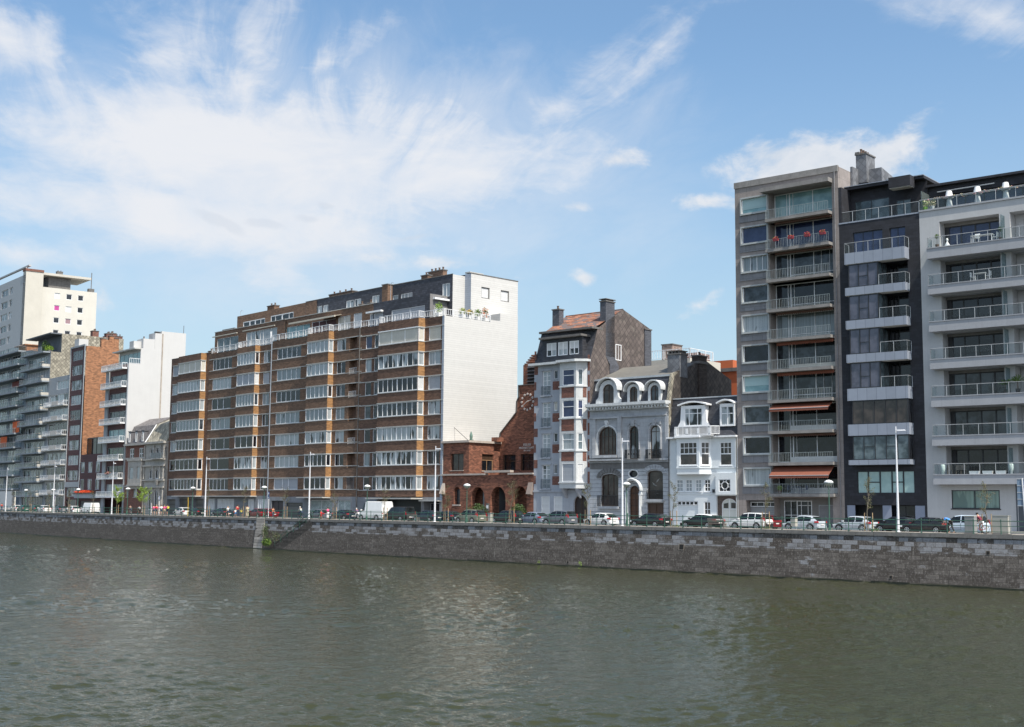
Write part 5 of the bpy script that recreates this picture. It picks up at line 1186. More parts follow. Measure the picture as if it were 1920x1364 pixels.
q.build('corbel', M_GS, orl)
# cornice, mansard and box dormer
q = MB(); q.box(-.45, L+.02, -.7, .1, zc, zc+.28); q.zprism([(o0-lx-.3, -.7), (o0-.2, -1.65), (o1+.2, -1.65), (o2+.5, -.7)], zc-.02, zc+.27); q.build('cornice', M_STL, R)
zm = Z(135, 258, .7); xl = U(135, 258, .7)
q = MB(); q.hexa([(0, 0, zc+.28), (L-.02, 0, zc+.28), (L-.02, 2.4, zc+.28), (0, 2.4, zc+.28)], [(xl, .7, zm), (L-.02, 1.5, zm), (L-.02, 2.4, zm), (xl, 2.4, zm)]); q.build('mansard_roof', M_SLATE, R)
u0, u1 = U(140, 340, -.1), U(362, 340, -.1); zd0, zd1 = Z(165, 398, -.1), Z(140, 292, -.1)
dw = [(U(a, 340, -.1), U(b, 340, -.1)) for a, b in ((163, 217), (226, 280), (289, 342))]; wz0, wz1 = Z(165, 384, -.1), Z(165, 310, -.1)
mb = MB(); wall(mb, FR(-.1), u0, u1, zc+.28, zd1, [(a, b, wz0, wz1) for a, b in dw], .15); mb.quad((u1, -.1, zc+.28), (u1, 1.6, zc+.28), (u1, 1.6, zd1), (u1, -.1, zd1)); mb.quad((u0, 1.6, zc+.28), (u0, -.1, zc+.28), (u0, -.1, zd1), (u0, 1.6, zd1)); dm = mb.build('dormer', M_SLATE, R)
for a, b in dw: window(dm, FR(-.1), a, b, wz0, wz1, M_WHITE, G_PART, dep=.1, cols=((.5, .12),), fw=.1, blind=(.55, BL_WHITE))
q = MB(); q.box(u0-.1, u1+.25, -.75, 1.7, zd1, zd1+.25); q.build('dormer_roof', M_CAP, dm)
q = MB(); q.box(xl-.15, L+.02, .35, 2.5, zm, zm+.25); q.build('upper_gutter', M_CAP, R)
# side gable of brown diamond slates, roof on it
V = lambda X, Y: F.vz(*c(X, Y), L)
ridge = V(588, 120); back = V(745, 235); zb_ = FAC['mansion'].z(1106, 765)
vback = back[0]; vr = ridge[0]
q = MB(); q.xprism([(.02, zb_-3), (.02, zc+.1), (1.5, zm+.1), (vr, ridge[1]), (vback, back[1]), (vback, zb_-3)], L-.05, L-.0); q.build('gable_wall', M_DSB, R)
q = MB(); hipx = U(270, 157, vr)
q.quad((xl, 1.2, zm+.26), (L-.06, 1.2, zm+.26), (L-.06, vr, ridge[1]-.02), (hipx, vr, ridge[1]-.02)); q.quad((xl, vback, zm), (xl, 1.2, zm+.26), (hipx, vr, ridge[1]-.02)); q.quad((L-.06, vback, back[1]), (xl, vback, zm), (hipx, vr, ridge[1]-.02), (L-.06, vr, ridge[1]-.02)); q.build('tiled_roof', M_TILE, R)
q = MB(); q.tube((hipx, vr, ridge[1]), (L, vr, ridge[1]), .09); q.build('ridge', M_TILE, R)
wq = V(545, 356); wq2 = V(577, 356); window(R, ((L, 0), (0, 1), (-1, 0)), wq[0], wq2[0], V(545, 402)[1], V(545, 313)[1], M_WHITE, G_MID, dep=.02, cols=(.5,), fw=.1)
M_SL2 = mat('slate_clad_stack', (.075, .08, .095), .65, 'tile', bw=.5, bh=.22, var=.2, mortar=(.03, .03, .04))
q1_ = V(460, 200); q2_ = V(540, 200); q3_ = V(495, 200)
def stackc(X0, X1, X2, Yt, Yb, name='chimney'):
    """stack on the side wall: left face X0-X1 is its front, X1-X2 its side"""
    v0 = V(X1, (Yt+Yb)/2)[0]; v1 = V(X2, (Yt+Yb)/2)[0]; uu = F.uz(*c(X0, (Yt+Yb)/2), v0)[0]; return v0, v1, uu, V(X1, Yt)[1]
v0, v1, uu, zt_ = stackc(460, 492, 541, 75, 300); zz_ = V(492, 380)[1]
ch = chimney(R, uu, L+.0, v0, v1, zz_, zt_, M_SL2, 0); q = MB(); q.box(uu-.12, L+.12, v0-.12, v1+.12, zt_+.3, zt_+.38); q.box(uu+.1, L-.1, v0+.1, v1-.1, zt_+.14, zt_+.3); q.build('stack_hood', M_CAP, ch)
q = MB(); va, vb_ = V(512, 450)[0], V(560, 450)[0]; q.hexa([(L-.4, va, zb_-1), (L+.12, va, zb_-1), (L+.12, vb_, zb_-1), (L-.4, vb_, zb_-1)], [(L-.4, va, V(512, 430)[1]), (L+.12, va, V(512, 430)[1]), (L+.12, vb_, V(512, 430)[1]), (L-.4, vb_, V(512, 430)[1])])
q.hexa([(L-.4, va, V(512, 430)[1]), (L+.12, va, V(512, 430)[1]), (L+.12, vb_, V(512, 430)[1]), (L-.4, vb_, V(512, 430)[1])], [(L-.4, v0, zz_), (L+.002, v0, zz_), (L+.002, v1, zz_), (L-.4, v1, zz_)]); q.build('stack_foot', M_SL2, ch)
v0, v1, uu, zt_ = stackc(693, 705, 741, 232, 330); chimney(R, L-.5, L+.12, v0, v1, zb_-1, zt_, M_SL2, 0)
zt_ = Z(195, 122, 3.2); x0 = U(195, 170, 3.2); x1 = U(232, 170, 3.2); vv = F.vz(*c(257, 170), x1)[0]
ch = chimney(R, x0, x1, 3.2, vv, zm-.5, zt_-.1, M_SL2, 1)

# ================================================================ brick church with annexe
F = FAC['church']; c = crop(820, 800, 7.58); L = F.L
R = F.root('brick_church', 'dark red brick church with arched porch, flat roofed annexe and clock gable', 'church')
M_CB = mat('church_brick', (.19, .075, .045), .88, 'brick', bw=.42, bh=.15, var=.45, amp=.25, mortar=(.035, .022, .018))
M_LEDGE = mat('stone_ledge', (.38, .33, .29), .8, amp=.25)
x_l = .15
zl = Z(100, 700); zt = Z(100, 240); vg = None
ux = U(445, 450); v_end = F.vz(*c(893, 450), ux)[0]
arches = [(U(a, 950), U(b, 950), zb2, Z((a+b)/2, t), p) for a, b, t, zb2, p in ((235, 322, 860, Z(235, 1108), 0), (480, 672, 860, .9, 1), (755, 970, 855, 0, 0), (1085, 1272, 850, .9, 0))]
holes = [(a, b, z, t) for a, b, z, t, p in arches]
mb = MB(); wall(mb, FR(), x_l, L, -.2, zl, holes, .75)
for a, b, z, t, p in arches: h = (b-a)*.62 if (b-a) > 1.5 else (b-a)*.5; arch_fill(mb, FR(), a, b, z, t-h, h, t, .75)
mb.build('arcade_wall', M_CB, R)
mb = MB(); mb.box(x_l, L, .75, v_end, zl-.2, zl-.02); mb.build('terrace_floor', M_LEDGE, R)
q = MB(); q.quad((x_l, 1.95, 0), (L, 1.95, 0), (L, 1.95, zl), (x_l, 1.95, zl)); q.build('inner_wall', M_CB, R)
for k, (a, b, z, t, p) in enumerate(arches):
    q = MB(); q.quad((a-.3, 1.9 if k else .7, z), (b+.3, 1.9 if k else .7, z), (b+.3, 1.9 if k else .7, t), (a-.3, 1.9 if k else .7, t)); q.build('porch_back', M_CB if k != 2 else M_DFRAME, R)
    if k == 1:
        window(R, FR(1.5), a+.55, b-.55, z, t-.5, M_OAK, G_CURT, dep=.1, cols=(.5,)); 
    if k == 0: window(R, FR(.35), a+.2, b-.1, z, t-.3, M_DFRAME, G_MID, dep=.1)
q = MB(); a, b, z, t, p = arches[0]; q.box(a-.15, b+.15, -.15, .3, z-.2, z-.003); q.build('sill', M_LEDGE, R)
q = MB(); q.box(x_l-.05, U(692, 690), -.2, .4, zl, zl+.22); q.box(U(680, 655), U(1046, 655), -.18, .5, zl+.3, zl+.58); q.box(U(1015, 688), L, -.22, .4, zl-.0, zl+.2); q.build('stone_ledge', M_LEDGE, R)
q = MB(); q.xprism([(0, zl-2.5), (-.65, zl-2.4), (-.1, zl-1.0), (0, zl-1.0)], x_l, x_l+.5); q.build('buttress_cap', M_LEDGE, R); q = MB(); q.xprism([(0, zl-2.6), (-.55, zl-2.45), (-.08, zl-1.0), (0, zl-1.0)], L-.85, L-.1); q.build('buttress_cap', mat('weathered_cap', (.22, .18, .16), .85), R)
wl = (U(190, 500, .05), U(372, 500, .05), Z(190, 625), Z(190, 390))
mb = MB(); wall(mb, FR(.05), x_l, ux, zl, zt, [wl], .35); side = SR(ux, .05)
sw = (F.vz(*c(630, 500), ux)[0], F.vz(*c(795, 500), ux)[0], F.vz(*c(630, 630), ux)[1], F.vz(*c(630, 392), ux)[1])
wall(mb, side, 0, v_end-.05, zl, zt, [sw], .3); mb.build('annexe_wall', M_CB, R)
window(R, FR(.05), *wl, M_OAK, G_BR, dep=.3, cols=(.5,), sill=M_LEDGE)
window(R, side, sw[0], sw[1], sw[2], sw[3]-.75, mat('tan_frame', (.33, .2, .11), .5), G_DARK, dep=.25, cols=(.5,), sill=M_LEDGE); q = MB(); q.pbox(side, sw[0], sw[1], .2, .28, sw[3]-.75, sw[3]); q.build('window_head', M_OAK, R)
q = MB(); q.zprism([(x_l-.2, -.25), (ux+.25, -.25), (ux+.25, v_end), (x_l-.2, v_end)], zt, zt+.28); q.build('flat_roof_edge', M_LEDGE, R)
# clock gable set back
g_ = crop(930, 700, 8.525)
GP = [F.uz(*g_(X, Y), v_end) for X, Y in ((60, 1060), (75, 960), (330, 628), (338, 455), (370, 385), (370, 205))]
wr = L+1.6; cu_, cz_ = F.uz(*g_(507, 460), v_end)
wg = [(F.u(*c(930, 500), v_end), F.u(*c(1112, 500), v_end)), (F.u(*c(1187, 500), v_end), F.u(*c(1370, 500), v_end))]; wgz = (F.z(*c(930, 632), v_end), F.z(*c(930, 402), v_end))
mb = MB(); y = v_end; zbase = zl-.2; ztop_win = wgz[1]+.3
wall(mb, FR(y), GP[0][0], L+3, zbase, ztop_win, [(a, b, wgz[0], wgz[1]) for a, b in wg], .4)
poly = [(GP[0][0], ztop_win)]+GP[:0]+[(p[0], p[1]) for p in GP]+[(L+3, GP[-1][1]), (L+3, ztop_win)]
mb.quad(*[(p[0], y, p[1]) for p in poly][::-1]); gb = mb.build('clock_gable', M_CB, R)
q = MB(); cp = GP+[(L+1, GP[-1][1])]
for a, b in zip(cp, cp[1:]): q.hexa([(a[0]-.12, y-.12, a[1]), (a[0]+.08, y-.12, a[1]), (a[0]+.08, y+.5, a[1]), (a[0]-.12, y+.5, a[1])], [(b[0]-.12, y-.12, b[1]+.02), (b[0]+.08, y-.12, b[1]+.02), (b[0]+.08, y+.5, b[1]+.02), (b[0]-.12, y+.5, b[1]+.02)]) if abs(b[1]-a[1]) > .3 else q.box(a[0]-.1, b[0], y-.14, y+.5, b[1], b[1]+.12)
q.build('gable_coping', mat('dark_coping', (.10, .085, .08), .8), gb)
for a, b in wg: window(R, FR(y), a, b, wgz[0], wgz[1], M_OAK, G_DARK, dep=.35, cols=(.5,), rows=(.6,))
mb = MB(); mb.quad((GP[0][0]+.1, y+14, zbase), (GP[0][0]+.1, y+.1, zbase), (GP[0][0]+.1, y+.1, GP[1][1]-.5), (GP[0][0]+.1, y+14, GP[1][1]-.5)); mb.quad((GP[1][0], y+.1, GP[1][1]-.3), (L+1, y+.1, GP[5][1]-.3), (L+1, y+14, GP[5][1]-.3), (GP[1][0], y+14, GP[1][1]-.3)); mb.build('church_roof', M_SLATE, R)
M_CLK = mat('clock_white', (.62, .58, .55), .6)
cr = 1.0/8.525*92*(EYE*0+F.world(cu_, y).y)/FPX/.72
ck = MB()
for i in range(12):
    t = 2*pi*i/12; x, z = cu_+cr*sin(t), cz_+cr*cos(t); ck.lathe([(.15, -.10), (.15, -.02)], (x, y, z), 8, ax='y')
cko = ck.build('clock_marks', M_CLK, gb)
ck = MB()
for i in range(12):
    t = 2*pi*i/12; x, z = cu_+cr*sin(t), cz_+cr*cos(t); ck.lathe([(.06, -.12), (.06, -.101)], (x, y, z), 6, ax='y')
ck.build('mark_eyes', M_CB, cko)
q = MB(); q.tube((cu_, y-.12, cz_+.05), (cu_-cr*.98, y-.12, cz_-.62), .05, .035); q.tube((cu_, y-.12, cz_+.05), (cu_+cr*.72, y-.12, cz_+.22), .06, .04); q.build('clock_hands', M_CLK, gb)
def text(root, s, u, z, v, size, m, name='lettering', fr_rot=0):
    cu = bpy.data.curves.new(name, 'FONT'); cu.body = s; cu.size = size; cu.align_x = 'CENTER'; cu.extrude = .02; cu.space_character = 1.15
    o = bpy.data.objects.new(name, cu); COL.objects.link(o); dg = bpy.context.evaluated_depsgraph_get(); me = bpy.data.meshes.new_from_object(o.evaluated_get(dg)); bpy.data.objects.remove(o)
    o = bpy.data.objects.new(name, me); COL.objects.link(o); me.materials.clear(); me.materials.append(m); o.parent = root; o.location = (u, v, z); o.rotation_euler = (pi/2, 0, fr_rot); return o
tu, tz0 = F.uz(*g_(503, 1160), y)
text(gb, 'EGLISE', tu, tz0, y-.05, .42, M_CLK); text(gb, 'PROTESTANTE', tu, tz0-.42, y-.05, .40, M_CLK); text(gb, 'DE LIEGE', tu, tz0-.72, y-.05, .27, M_CLK)
# louvred bell turret behind the gable
tb = crop(620, 490, 2.728); vt = y+2.5
tu0 = F.u(*tb(985, 560), vt); tu1 = L+1.5; z0_, z1_ = GP[5][1], F.z(*tb(985, 532), vt); z2_ = F.z(*tb(1020, 475), vt)
q = MB(); q.box(tu0, tu1, vt, vt+3, z0_-1, z1_); q.box(tu0-.35, tu0+.2, vt+.2, vt+2, z0_-1, z0_+.45)
for k in range(5): q.box(tu0+.2+k*.22, tu1, vt+.1*k, vt+3-.1*k, z1_+k*(z2_-z1_)/5, z1_+(k+.7)*(z2_-z1_)/5)
q.build('bell_turret', M_CB, R); q = MB(); lu = F.u(*tb(1008, 600), vt)
for k in range(6): z = z0_+.25+k*(z1_-z0_-.3)/6; q.xprism([(-.25, z), (-.25, z+.06), (.02, z+.3), (.02, z+.22)], lu, tu1)
for o_ in [q]: pass
q.v = [(a, b+vt, c_) for a, b, c_ in q.v]; q.build('louvres', M_SLATE, R)
q = MB(); q.quad((lu, vt-.03, z0_+.1), (tu1, vt-.03, z0_+.1), (tu1, vt-.03, z1_-.1), (lu, vt-.03, z1_-.1)); q.build('turret_opening', hole_m, R)
q = MB(); xx = U(480, 190, 2); q.box(xx-.2, xx+.25, 1.8, 2.2, zt+.28, zt+.5); q.lathe([(.16, .5), (.22, 1.0), (.08, 1.5), (.03, 1.6)], (xx, 2, zt), 8); q.build('roof_cowl', mat('verdigris', (.10, .17, .14), .7), R)
q = MB(); q.tube((xx-.4, 2, zt+.3), (U(230, 10, 2), 2, Z(230, 5, 2)), .05, .035); q.build('flagpole', M_CAP, R)
q = MB(); xx = U(845, 190, v_end-1); q.box(xx-.6, xx+.5, v_end-1.4, v_end-.2, zt+.28, zt+.85); q.build('roof_box', M_CB, R)
for k, (a, b, lab) in enumerate(((435, 720, 'clipped green shrub under the left arch of the church porch'), (1030, 1260, 'clipped green shrub under the right arch of the church porch'))):
    x0, x1 = U(a, 1100, -.8), U(b, 1100, -.8); o = empty('shrub', F.world((x0+x1)/2, -.8, 0), F.rz, lab, 'shrub', 'shrubs in front of the church'); q = MB(); leaves(q, (0, 0, 1.2), ((x1-x0)/2, .6, 1.1), 900, .2, nmi=2); q.build('foliage', [PLANT, mat('leaves_dark', (.03, .06, .015), .6)], o)
    q = MB(); q.tube((0, 0, 0), (0, 0, 1.2), .06); q.build('stem', M_POT, o)
o = empty('notice_board', F.world(U(712, 1080, -.1), -.12, 1.3), F.rz, 'small grey notice board between the church arches', 'notice board'); q = MB(); q.box(-.28, .28, 0, .08, 0, 1.0); q.build('board', M_CAP, o); q = MB(); q.box(-.17, .17, -.02, -.001, .35, .75); q.build('notice', M_WHITE, o)
# ================================================================ brown brick apartment row: four adjoining blocks
M_BB = mat('brown_brick', (.160, .096, .062), .9, 'brick', bw=.45, bh=.14, mw=.12, var=.30, amp=.22, mortar=(.09, .062, .045))
M_BB2 = mat('brown_brick_sunlit', (.30, .155, .06), .9, 'brick', bw=.45, bh=.14, mw=.12, var=.25, amp=.2, mortar=(.18, .11, .06))  # brown brick again, sunlight on the bays' right faces put into the colour
M_BB3 = mat('brown_brick_dark', (.128, .073, .050), .9, 'brick', bw=.45, bh=.14, mw=.12, var=.30, amp=.22, mortar=(.075, .05, .038))
M_LINT = mat('pale_lintel', (.40, .40, .38), .7, amp=.2, grime=.3)
M_SID = mat('white_siding', (.53, .525, .505), .6, 'siding', bh=.30, var=.025, mortar=(.35, .35, .345), amp=.07, bump=.35, bd=.03, grime=.2, gcol=(.36, .355, .34))
M_SIDG = mat('white_siding_shaded', (.30, .34, .40), .6, 'siding', bh=.30, var=.03, mortar=(.2, .22, .26), amp=.06)  # the white siding again, with the shade of its front faces in the colour
M_GRND = mat('grey_ground_stone', (.20, .21, .225), .8, 'block', bw=1.1, bh=.8, mw=.015, var=.1, mortar=(.1, .1, .11), amp=.15)
M_SLT = mat('dark_slate_cladding', (.045, .048, .06), .7, 'tile', bw=.6, bh=.3, var=.3, mortar=(.02, .02, .027), amp=.2)
G_OPT = [G_CURT, G_CURT, G_NET, G_PART, G_NET, G_CURT, G_DARK]
def zrow(F, c, X, rows, v=0): return [(F.z(*c(X, b), v), F.z(*c(X, a), v)) for a, b in rows]
def bay_stack(R, F, L, u0, u1, ue, dep, rows, zb, zt, wspec, brick, side_brick, lint=True):
    """brick bay that stands proud of the front, glazed on front and right side on every floor"""
    mb = MB(); wall(mb, FR(-dep), u0, u1, zb, zt, [(u0+.06, u1-.05, a, b) for a, b in rows], .2)
    mb.quad((u0, 0, zb), (u0, -dep, zb), (u0, -dep, zt), (u0, 0, zt)); mb.quad((u0, 0, zb), (u1, 0, zb), (u1, -dep, zb), (u0, -dep, zb)); mb.quad((u0, -dep, zt), (u1, -dep, zt), (u1, 0, zt), (u0, 0, zt))
    bay = mb.build('bay', brick, R)
    mb = MB(); wall(mb, SR(u1, -dep), 0, dep, zb, zt, [(0.03, dep-.12, a, b) for a, b in rows], .2); mb.build('bay_side', side_brick, bay)
    for k, (a, b) in enumerate(rows):
        cols, gm, fm, bl, sg = wspec[k]
        window(bay, FR(-dep), u0+.06, u1-.05, a, b, fm, gm, dep=.08, cols=cols, fw=.09, mw=.08, blind=bl)
        window(bay, SR(u1, -dep), .03, dep-.12, a, b, fm, sg, dep=.08, cols=(), fw=.12)
        if bl: q = MB(); q.box(u0+.02, u1+.03, -dep-.12, -dep, b-.02, b+.12); q.build('shutter_box', M_WHITE, bay)
    return bay
def lintels(R, L, rows, u0, u1, ub0, ub1, dep, ue):
    for a, b in rows:
        q = MB(); q.box(u0, u1, -.07, -.002, b+.0, b+.12); q.box(ub0-.05, ub1+.07, -dep-.08, -dep-.002, b, b+.12); q.box(ub1+.002, ub1+.07, -dep, -.07, b, b+.12)
        q.box(ub0-.05, ub1+.05, -dep-.06, -dep-.002, a-.10, a-.0); q.box(u0, u1, -.05, -.002, a-.10, a); q.box(ub1+.002, ub1+.05, -dep, -.05, a-.1, a); q.build('lintel_band', M_LINT, R)
def even(rows):
    """regular storeys: straight line through the measured sills"""
    n = len(rows); ks = range(n); m = (n-1)/2; sb = sum((k-m)*r[0] for k, r in zip(ks, rows))/sum((k-m)**2 for k in ks); mb_ = sum(r[0] for r in rows)/n; h = sum(r[1]-r[0] for r in rows)/n
    return [(mb_+sb*(k-m), mb_+sb*(k-m)+h) for k in ks]
def cell(n, gm, fm=None, bl=None, sg=None, wide=None): return (tuple([(i+1)/n for i in range(n-1)] if wide is None else wide), gm, fm or M_WFRAME, bl, sg or gm)

c2 = crop(300, 490, 2.728); c3 = crop(620, 490, 2.728)
# ---------------------------------------------------------------- block D with the white sided gable end
F = FAC['blkD']; L = F.L; R = F.root('white_sided_block', 'brown brick apartment block whose tall gable end is clad in white siding', 'apartment block')
L = F.u(833, 640)
rows = even(zrow(F, c3, 245, ((362, 432), (484, 553), (609, 680), (733, 798), (859, 922), (981, 1047), (1104, 1167)), -1.1))
U = lambda X, Y, v=0: F.u(*c3(X, Y), v); Z = lambda X, Y, v=0: F.z(*c3(X, Y), v)
ub = U(481, 515); dep = max(.7, min(1.6, -F.vz(*c3(447, 515), ub)[0])); u0 = U(242, 515, -dep)
u_l = F.u(677, 640)
zt = F.z(833, 592); zbay = Z(245, 1205, -dep)
s0, s1 = U(178, 515), U(209, 515); n0 = U(222, 515); w0, w1 = U(500, 515), U(562, 515)
zg = zbay-.05
gholes = [(u0-1.0, ub-.3, 0, zg-.35), (ub+.3, L-.5, 0, zg-.55)]
holes = [(x0, x1, a, b) for a, b in rows for x0, x1 in ((s0, s1), (n0, u0), (w0, w1))]+gholes
mb = MB(); wall(mb, FR(), 0, L, zg, zt, holes, .22); mb.build('wall', M_BB3, R)
mb = MB(); wall(mb, FR(), 0, L, -.2, zg, holes, 1.8); mb.build('ground_wall', M_GRND, R)
spec = [cell(3, BL_BEIGE, bl=(.98, BL_BEIGE), sg=BL_BEIGE)]+[cell(8, g_, wide=((.13, .07), (.25, .07), (.37, .07), (.49, .16), (.62, .07), (.74, .07), (.87, .07)), sg=s_) for g_, s_ in ((G_PART, G_CURT), (G_DARK, BL_WHITE), (G_MID, G_NET), (G_CURT, G_CURT), (G_PART, G_CURT), (G_PART, G_CURT))]
bay_stack(R, F, L, u0, ub, ub, dep, rows, zbay, zt, spec, M_BB3, M_BB2)
lintels(R, L, rows, u_l-.3, L, u0, ub, dep, ub)
for k, (a, b) in enumerate(rows):
    window(R, FR(), s0, s1, a, b, M_WFRAME, [G_BLUE, G_CURT, G_DARK, G_MID, G_DARK, G_NET, G_DARK][k], dep=.14); window(R, FR(), n0, u0-.03, a, b, M_WFRAME, G_MID, dep=.14)
    bl_ = k in (0, 2); window(R, FR(), w0, w1, a, b, M_WFRAME, [BL_BEIGE, G_CURT, BL_GREY, G_PART, G_CURT, G_DARK, G_PART][k], dep=.14, cols=() if bl_ else (.5,), fw=.08)
q = MB(); q.box(u0-1.2, ub+.0, -dep-.9, -.003, zg-.28, zg-.1); q.box(ub+.1, L, -.8, -.003, zg-.55, zg-.42); q.build('canopy', M_LINT, R)
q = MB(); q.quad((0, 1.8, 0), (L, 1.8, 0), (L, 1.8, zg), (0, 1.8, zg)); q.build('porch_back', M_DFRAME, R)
window(R, FR(1.5), ub-1.2, ub+.4, 0, zg-.6, M_DFRAME, G_DARK, dep=.05, cols=(.5,)); window(R, FR(1.0), ub+.5, L-.8, 0, zg-.8, M_STEEL, G_DARK, dep=.05, cols=(.3, .7))
window(R, FR(), u_l+1.0, u_l+2.6, .9, zg-.4, M_WFRAME, mat('lattice_blind', (.32, .38, .37), .6, 'shingle', bw=.3, var=.2, mortar=(.12, .14, .15)), dep=.1, cols=(.5,))
# gable end: v positions measured on the end wall
V = lambda px, py: F.vz(px, py, L)
Lu = L-3.0; VU = lambda px, py: F.vz(px, py, Lu)
ve1 = V(920, 604); vr0 = VU(883, 550)[0]; vr1 = VU(971, 545)[0]; zrear0 = VU(884, 513)[1]; vlow = V(971, 590)[0]; vst = V(938, 588)[0]
zst = V(938, 588)[1]; v85 = ve1[0]
wz0, wz1 = VU(903, 559)[1], VU(903, 538)[1]; wa_, wb_ = VU(902.5, 550)[0], VU(918, 550)[0]; wc_, wd_ = VU(939, 556)[0], VU(954.5, 556)[0]
side = SR(L, 0); sideU = SR(Lu, 0)
mb = MB(); wall(mb, side, .0, vlow, -.2, zt, []); mb.box(Lu+.01, L-.002, vst, vlow, zt, zst); mb.box(L-.25, L-.003, v85, vst, zt, zt+.35); gw_ = mb.build('gable_wall', M_SID, R)
mb = MB(); wall(mb, sideU, vr0, vr1, zt, zrear0, [(wa_, wb_, wz0, wz1), (wc_, wd_, wz0, wz1)], .3); gu_ = mb.build('upper_gable_wall', M_SID, R)
for a, b in ((wa_, wb_), (wc_, wd_)): window(gu_, sideU, a, b, wz0, wz1, M_CAP, BL_WHITE, dep=.16, fw=.12, pname='shutter')
q = MB(); q.box(L-.42, L+.003, -.035, -.004, 2.6, zt+.02); q.build('corner_trim', M_SIDG, R)
q = MB(); q.box(Lu-.12, Lu+.05, vr0-.05, vr1+.06, zrear0, zrear0+.12); q.build('roof_edge', M_CAP, R)
mb = MB(); mb.quad((0, vlow, -.2), (L, vlow, -.2), (L, vlow, zt), (0, vlow, zt)); mb.quad((0, vr1, zt), (Lu, vr1, zt), (Lu, vr1, zrear0), (0, vr1, zrear0)); mb.quad((0, vr1, zt), (0, 0, zt), (0, 0, 0), (0, vr1, 0)); mb.build('rear_wall', M_BB3, R)
q = MB(); q.box(.05, L-.05, .3, vlow-.1, zt-.3, zt-.02); q.build('roof_terrace', M_ROOF, R)
# rear upper volume and the two set-back storeys
up2 = F.u(871.5, 550, vr0); vp2 = F.vz(849, 530, up2)[0]; zp2 = F.vz(849, 514.5, up2)[1]
mb = MB(); mb.quad((up2, vr0, zt), (Lu, vr0, zt), (Lu, vr0, zrear0), (up2, vr0, zrear0)); mb.quad((0, vr0+.2, zrear0), (Lu, vr0+.2, zrear0), (Lu, vr1, zrear0), (0, vr1, zrear0)); mb.build('rear_front', M_SIDG, R)
q = MB(); q.box(up2, Lu-.2, vr0, vr0+2.6, zrear0+.13, zrear0+.3); q.build('stack_top', M_LINT, R)
mb = MB(); side2 = SR(up2, vp2); wall(mb, side2, 0, vr0-vp2+.02, zt, zp2, [], .2); mb.build('upper_end_wall', M_SID, R)
mb = MB(); PW = [(F.u(*crop(400, 500, 3.31)(X, 150), vp2)) for X in (1115, 1148, 1165, 1235, 1422, 1468)]
uz1 = F.z(*crop(400, 500, 3.31)(1422, 110), vp2); uz0 = uz1-1.9
wall(mb, FR(vp2), -.0, up2, zt, zp2, [(PW[0], PW[1], uz0-.3, uz1-.4), (PW[2], PW[3], uz0-.3, uz1-.4), (PW[4], PW[5], uz0, uz1)], .2); mb.quad((0, vp2, zp2), (up2, vp2, zp2), (up2, vr0+.3, zp2), (0, vr0+.3, zp2)); mb.build('upper_storey', M_SLT, R)
for a, b, cc in ((PW[0], PW[1], ()), (PW[2], PW[3], (.3, .6)), (PW[4], PW[5], (.5,))): window(R, FR(vp2), a, b, uz0-(0 if cc == (.5,) else .3), uz1-(0 if cc == (.5,) else .4), M_WFRAME, G_CURT, dep=.1, cols=cc)
q = MB(); q.box(0, up2+.05, vp2-.06, vp2, zp2-.02, zp2+.1); q.build('roof_edge', M_CAP, R)
vp1 = 2.0; c8 = crop(400, 500, 3.31); up1 = F.u(*c8(1345, 200), vp1); zp1 = F.z(*c8(1345, 168), vp1)
ws = (F.u(*c8(1107, 280), vp1), F.u(*c8(1312, 280), vp1), zt+.02, F.z(*c8(1312, 240), vp1)); ws2 = (F.u(*c8(972, 300), vp1), F.u(*c8(1052, 300), vp1), zt+.02, F.z(*c8(1052, 283), vp1))
mb = MB(); wall(mb, FR(vp1), 0, up1, zt, zp1, [ws, ws2], .2); mb.build('penthouse_wall', M_SLT, R)
mb = MB(); wall(mb, SR(up1, vp1), 0, vp2-vp1, zt, zp1, [(.9, 3.0, zt, zt+2.2)], .2); mb.quad((0, vp1, zp1), (up1, vp1, zp1), (up1, vp2, zp1), (0, vp2, zp1)); mb.build('penthouse_end', mat('taupe_siding', (.16, .155, .155), .8, 'siding', bh=.2, var=.05, mortar=(.1, .1, .1)), R)
window(R, SR(up1, vp1), .9, 3.0, zt, zt+2.2, M_WFRAME, BL_WHITE, dep=.1); q = MB(); q.box(up1+.02, up1+.5, vp1+.5, vp2+.8, zp1-.75, zp1-.5); q.build('awning_roll', M_WHITE, R)
window(R, FR(vp1), *ws, M_WFRAME, BL_GREY, dep=.1, cols=(.55,)); window(R, FR(vp1), *ws2, M_WFRAME, BL_GREY, dep=.1, cols=(.35,)); q = MB(); q.box(ws2[0]-.4, ws2[1]+.1, vp1-.5, vp1-.02, ws2[3]+.05, ws2[3]+.3); q.build('awning_roll', M_WHITE, R)
def frame_rail(root, segs, z, h, m, step=1.9, name='railing'):
    """white terrace railing: H shaped panels between posts"""
    mb = MB()
    for (x0, y0), (x1, y1) in segs:
        Ls = sqrt((x1-x0)**2+(y1-y0)**2); n = max(1, round(Ls/step)); f = lambda t, zz: (x0+(x1-x0)*t, y0+(y1-y0)*t, z+zz)
        mb.tube(f(0, h), f(1, h), .05, n=4)
        for i in range(n):
            t0, t1 = i/n, (i+1)/n; d = (t1-t0)
            mb.tube(f(t0, 0), f(t0, h), .06, n=4); mb.tube(f(t0+d*.1, .18), f(t1-d*.1, .18), .035, n=4)
            for q_ in (.1, .3, .5, .7, .9): mb.tube(f(t0+d*q_, .18), f(t0+d*q_, h), .028, n=4)
        mb.tube(f(1, 0), f(1, h), .06, n=4)
    return mb.build(name, m, root)
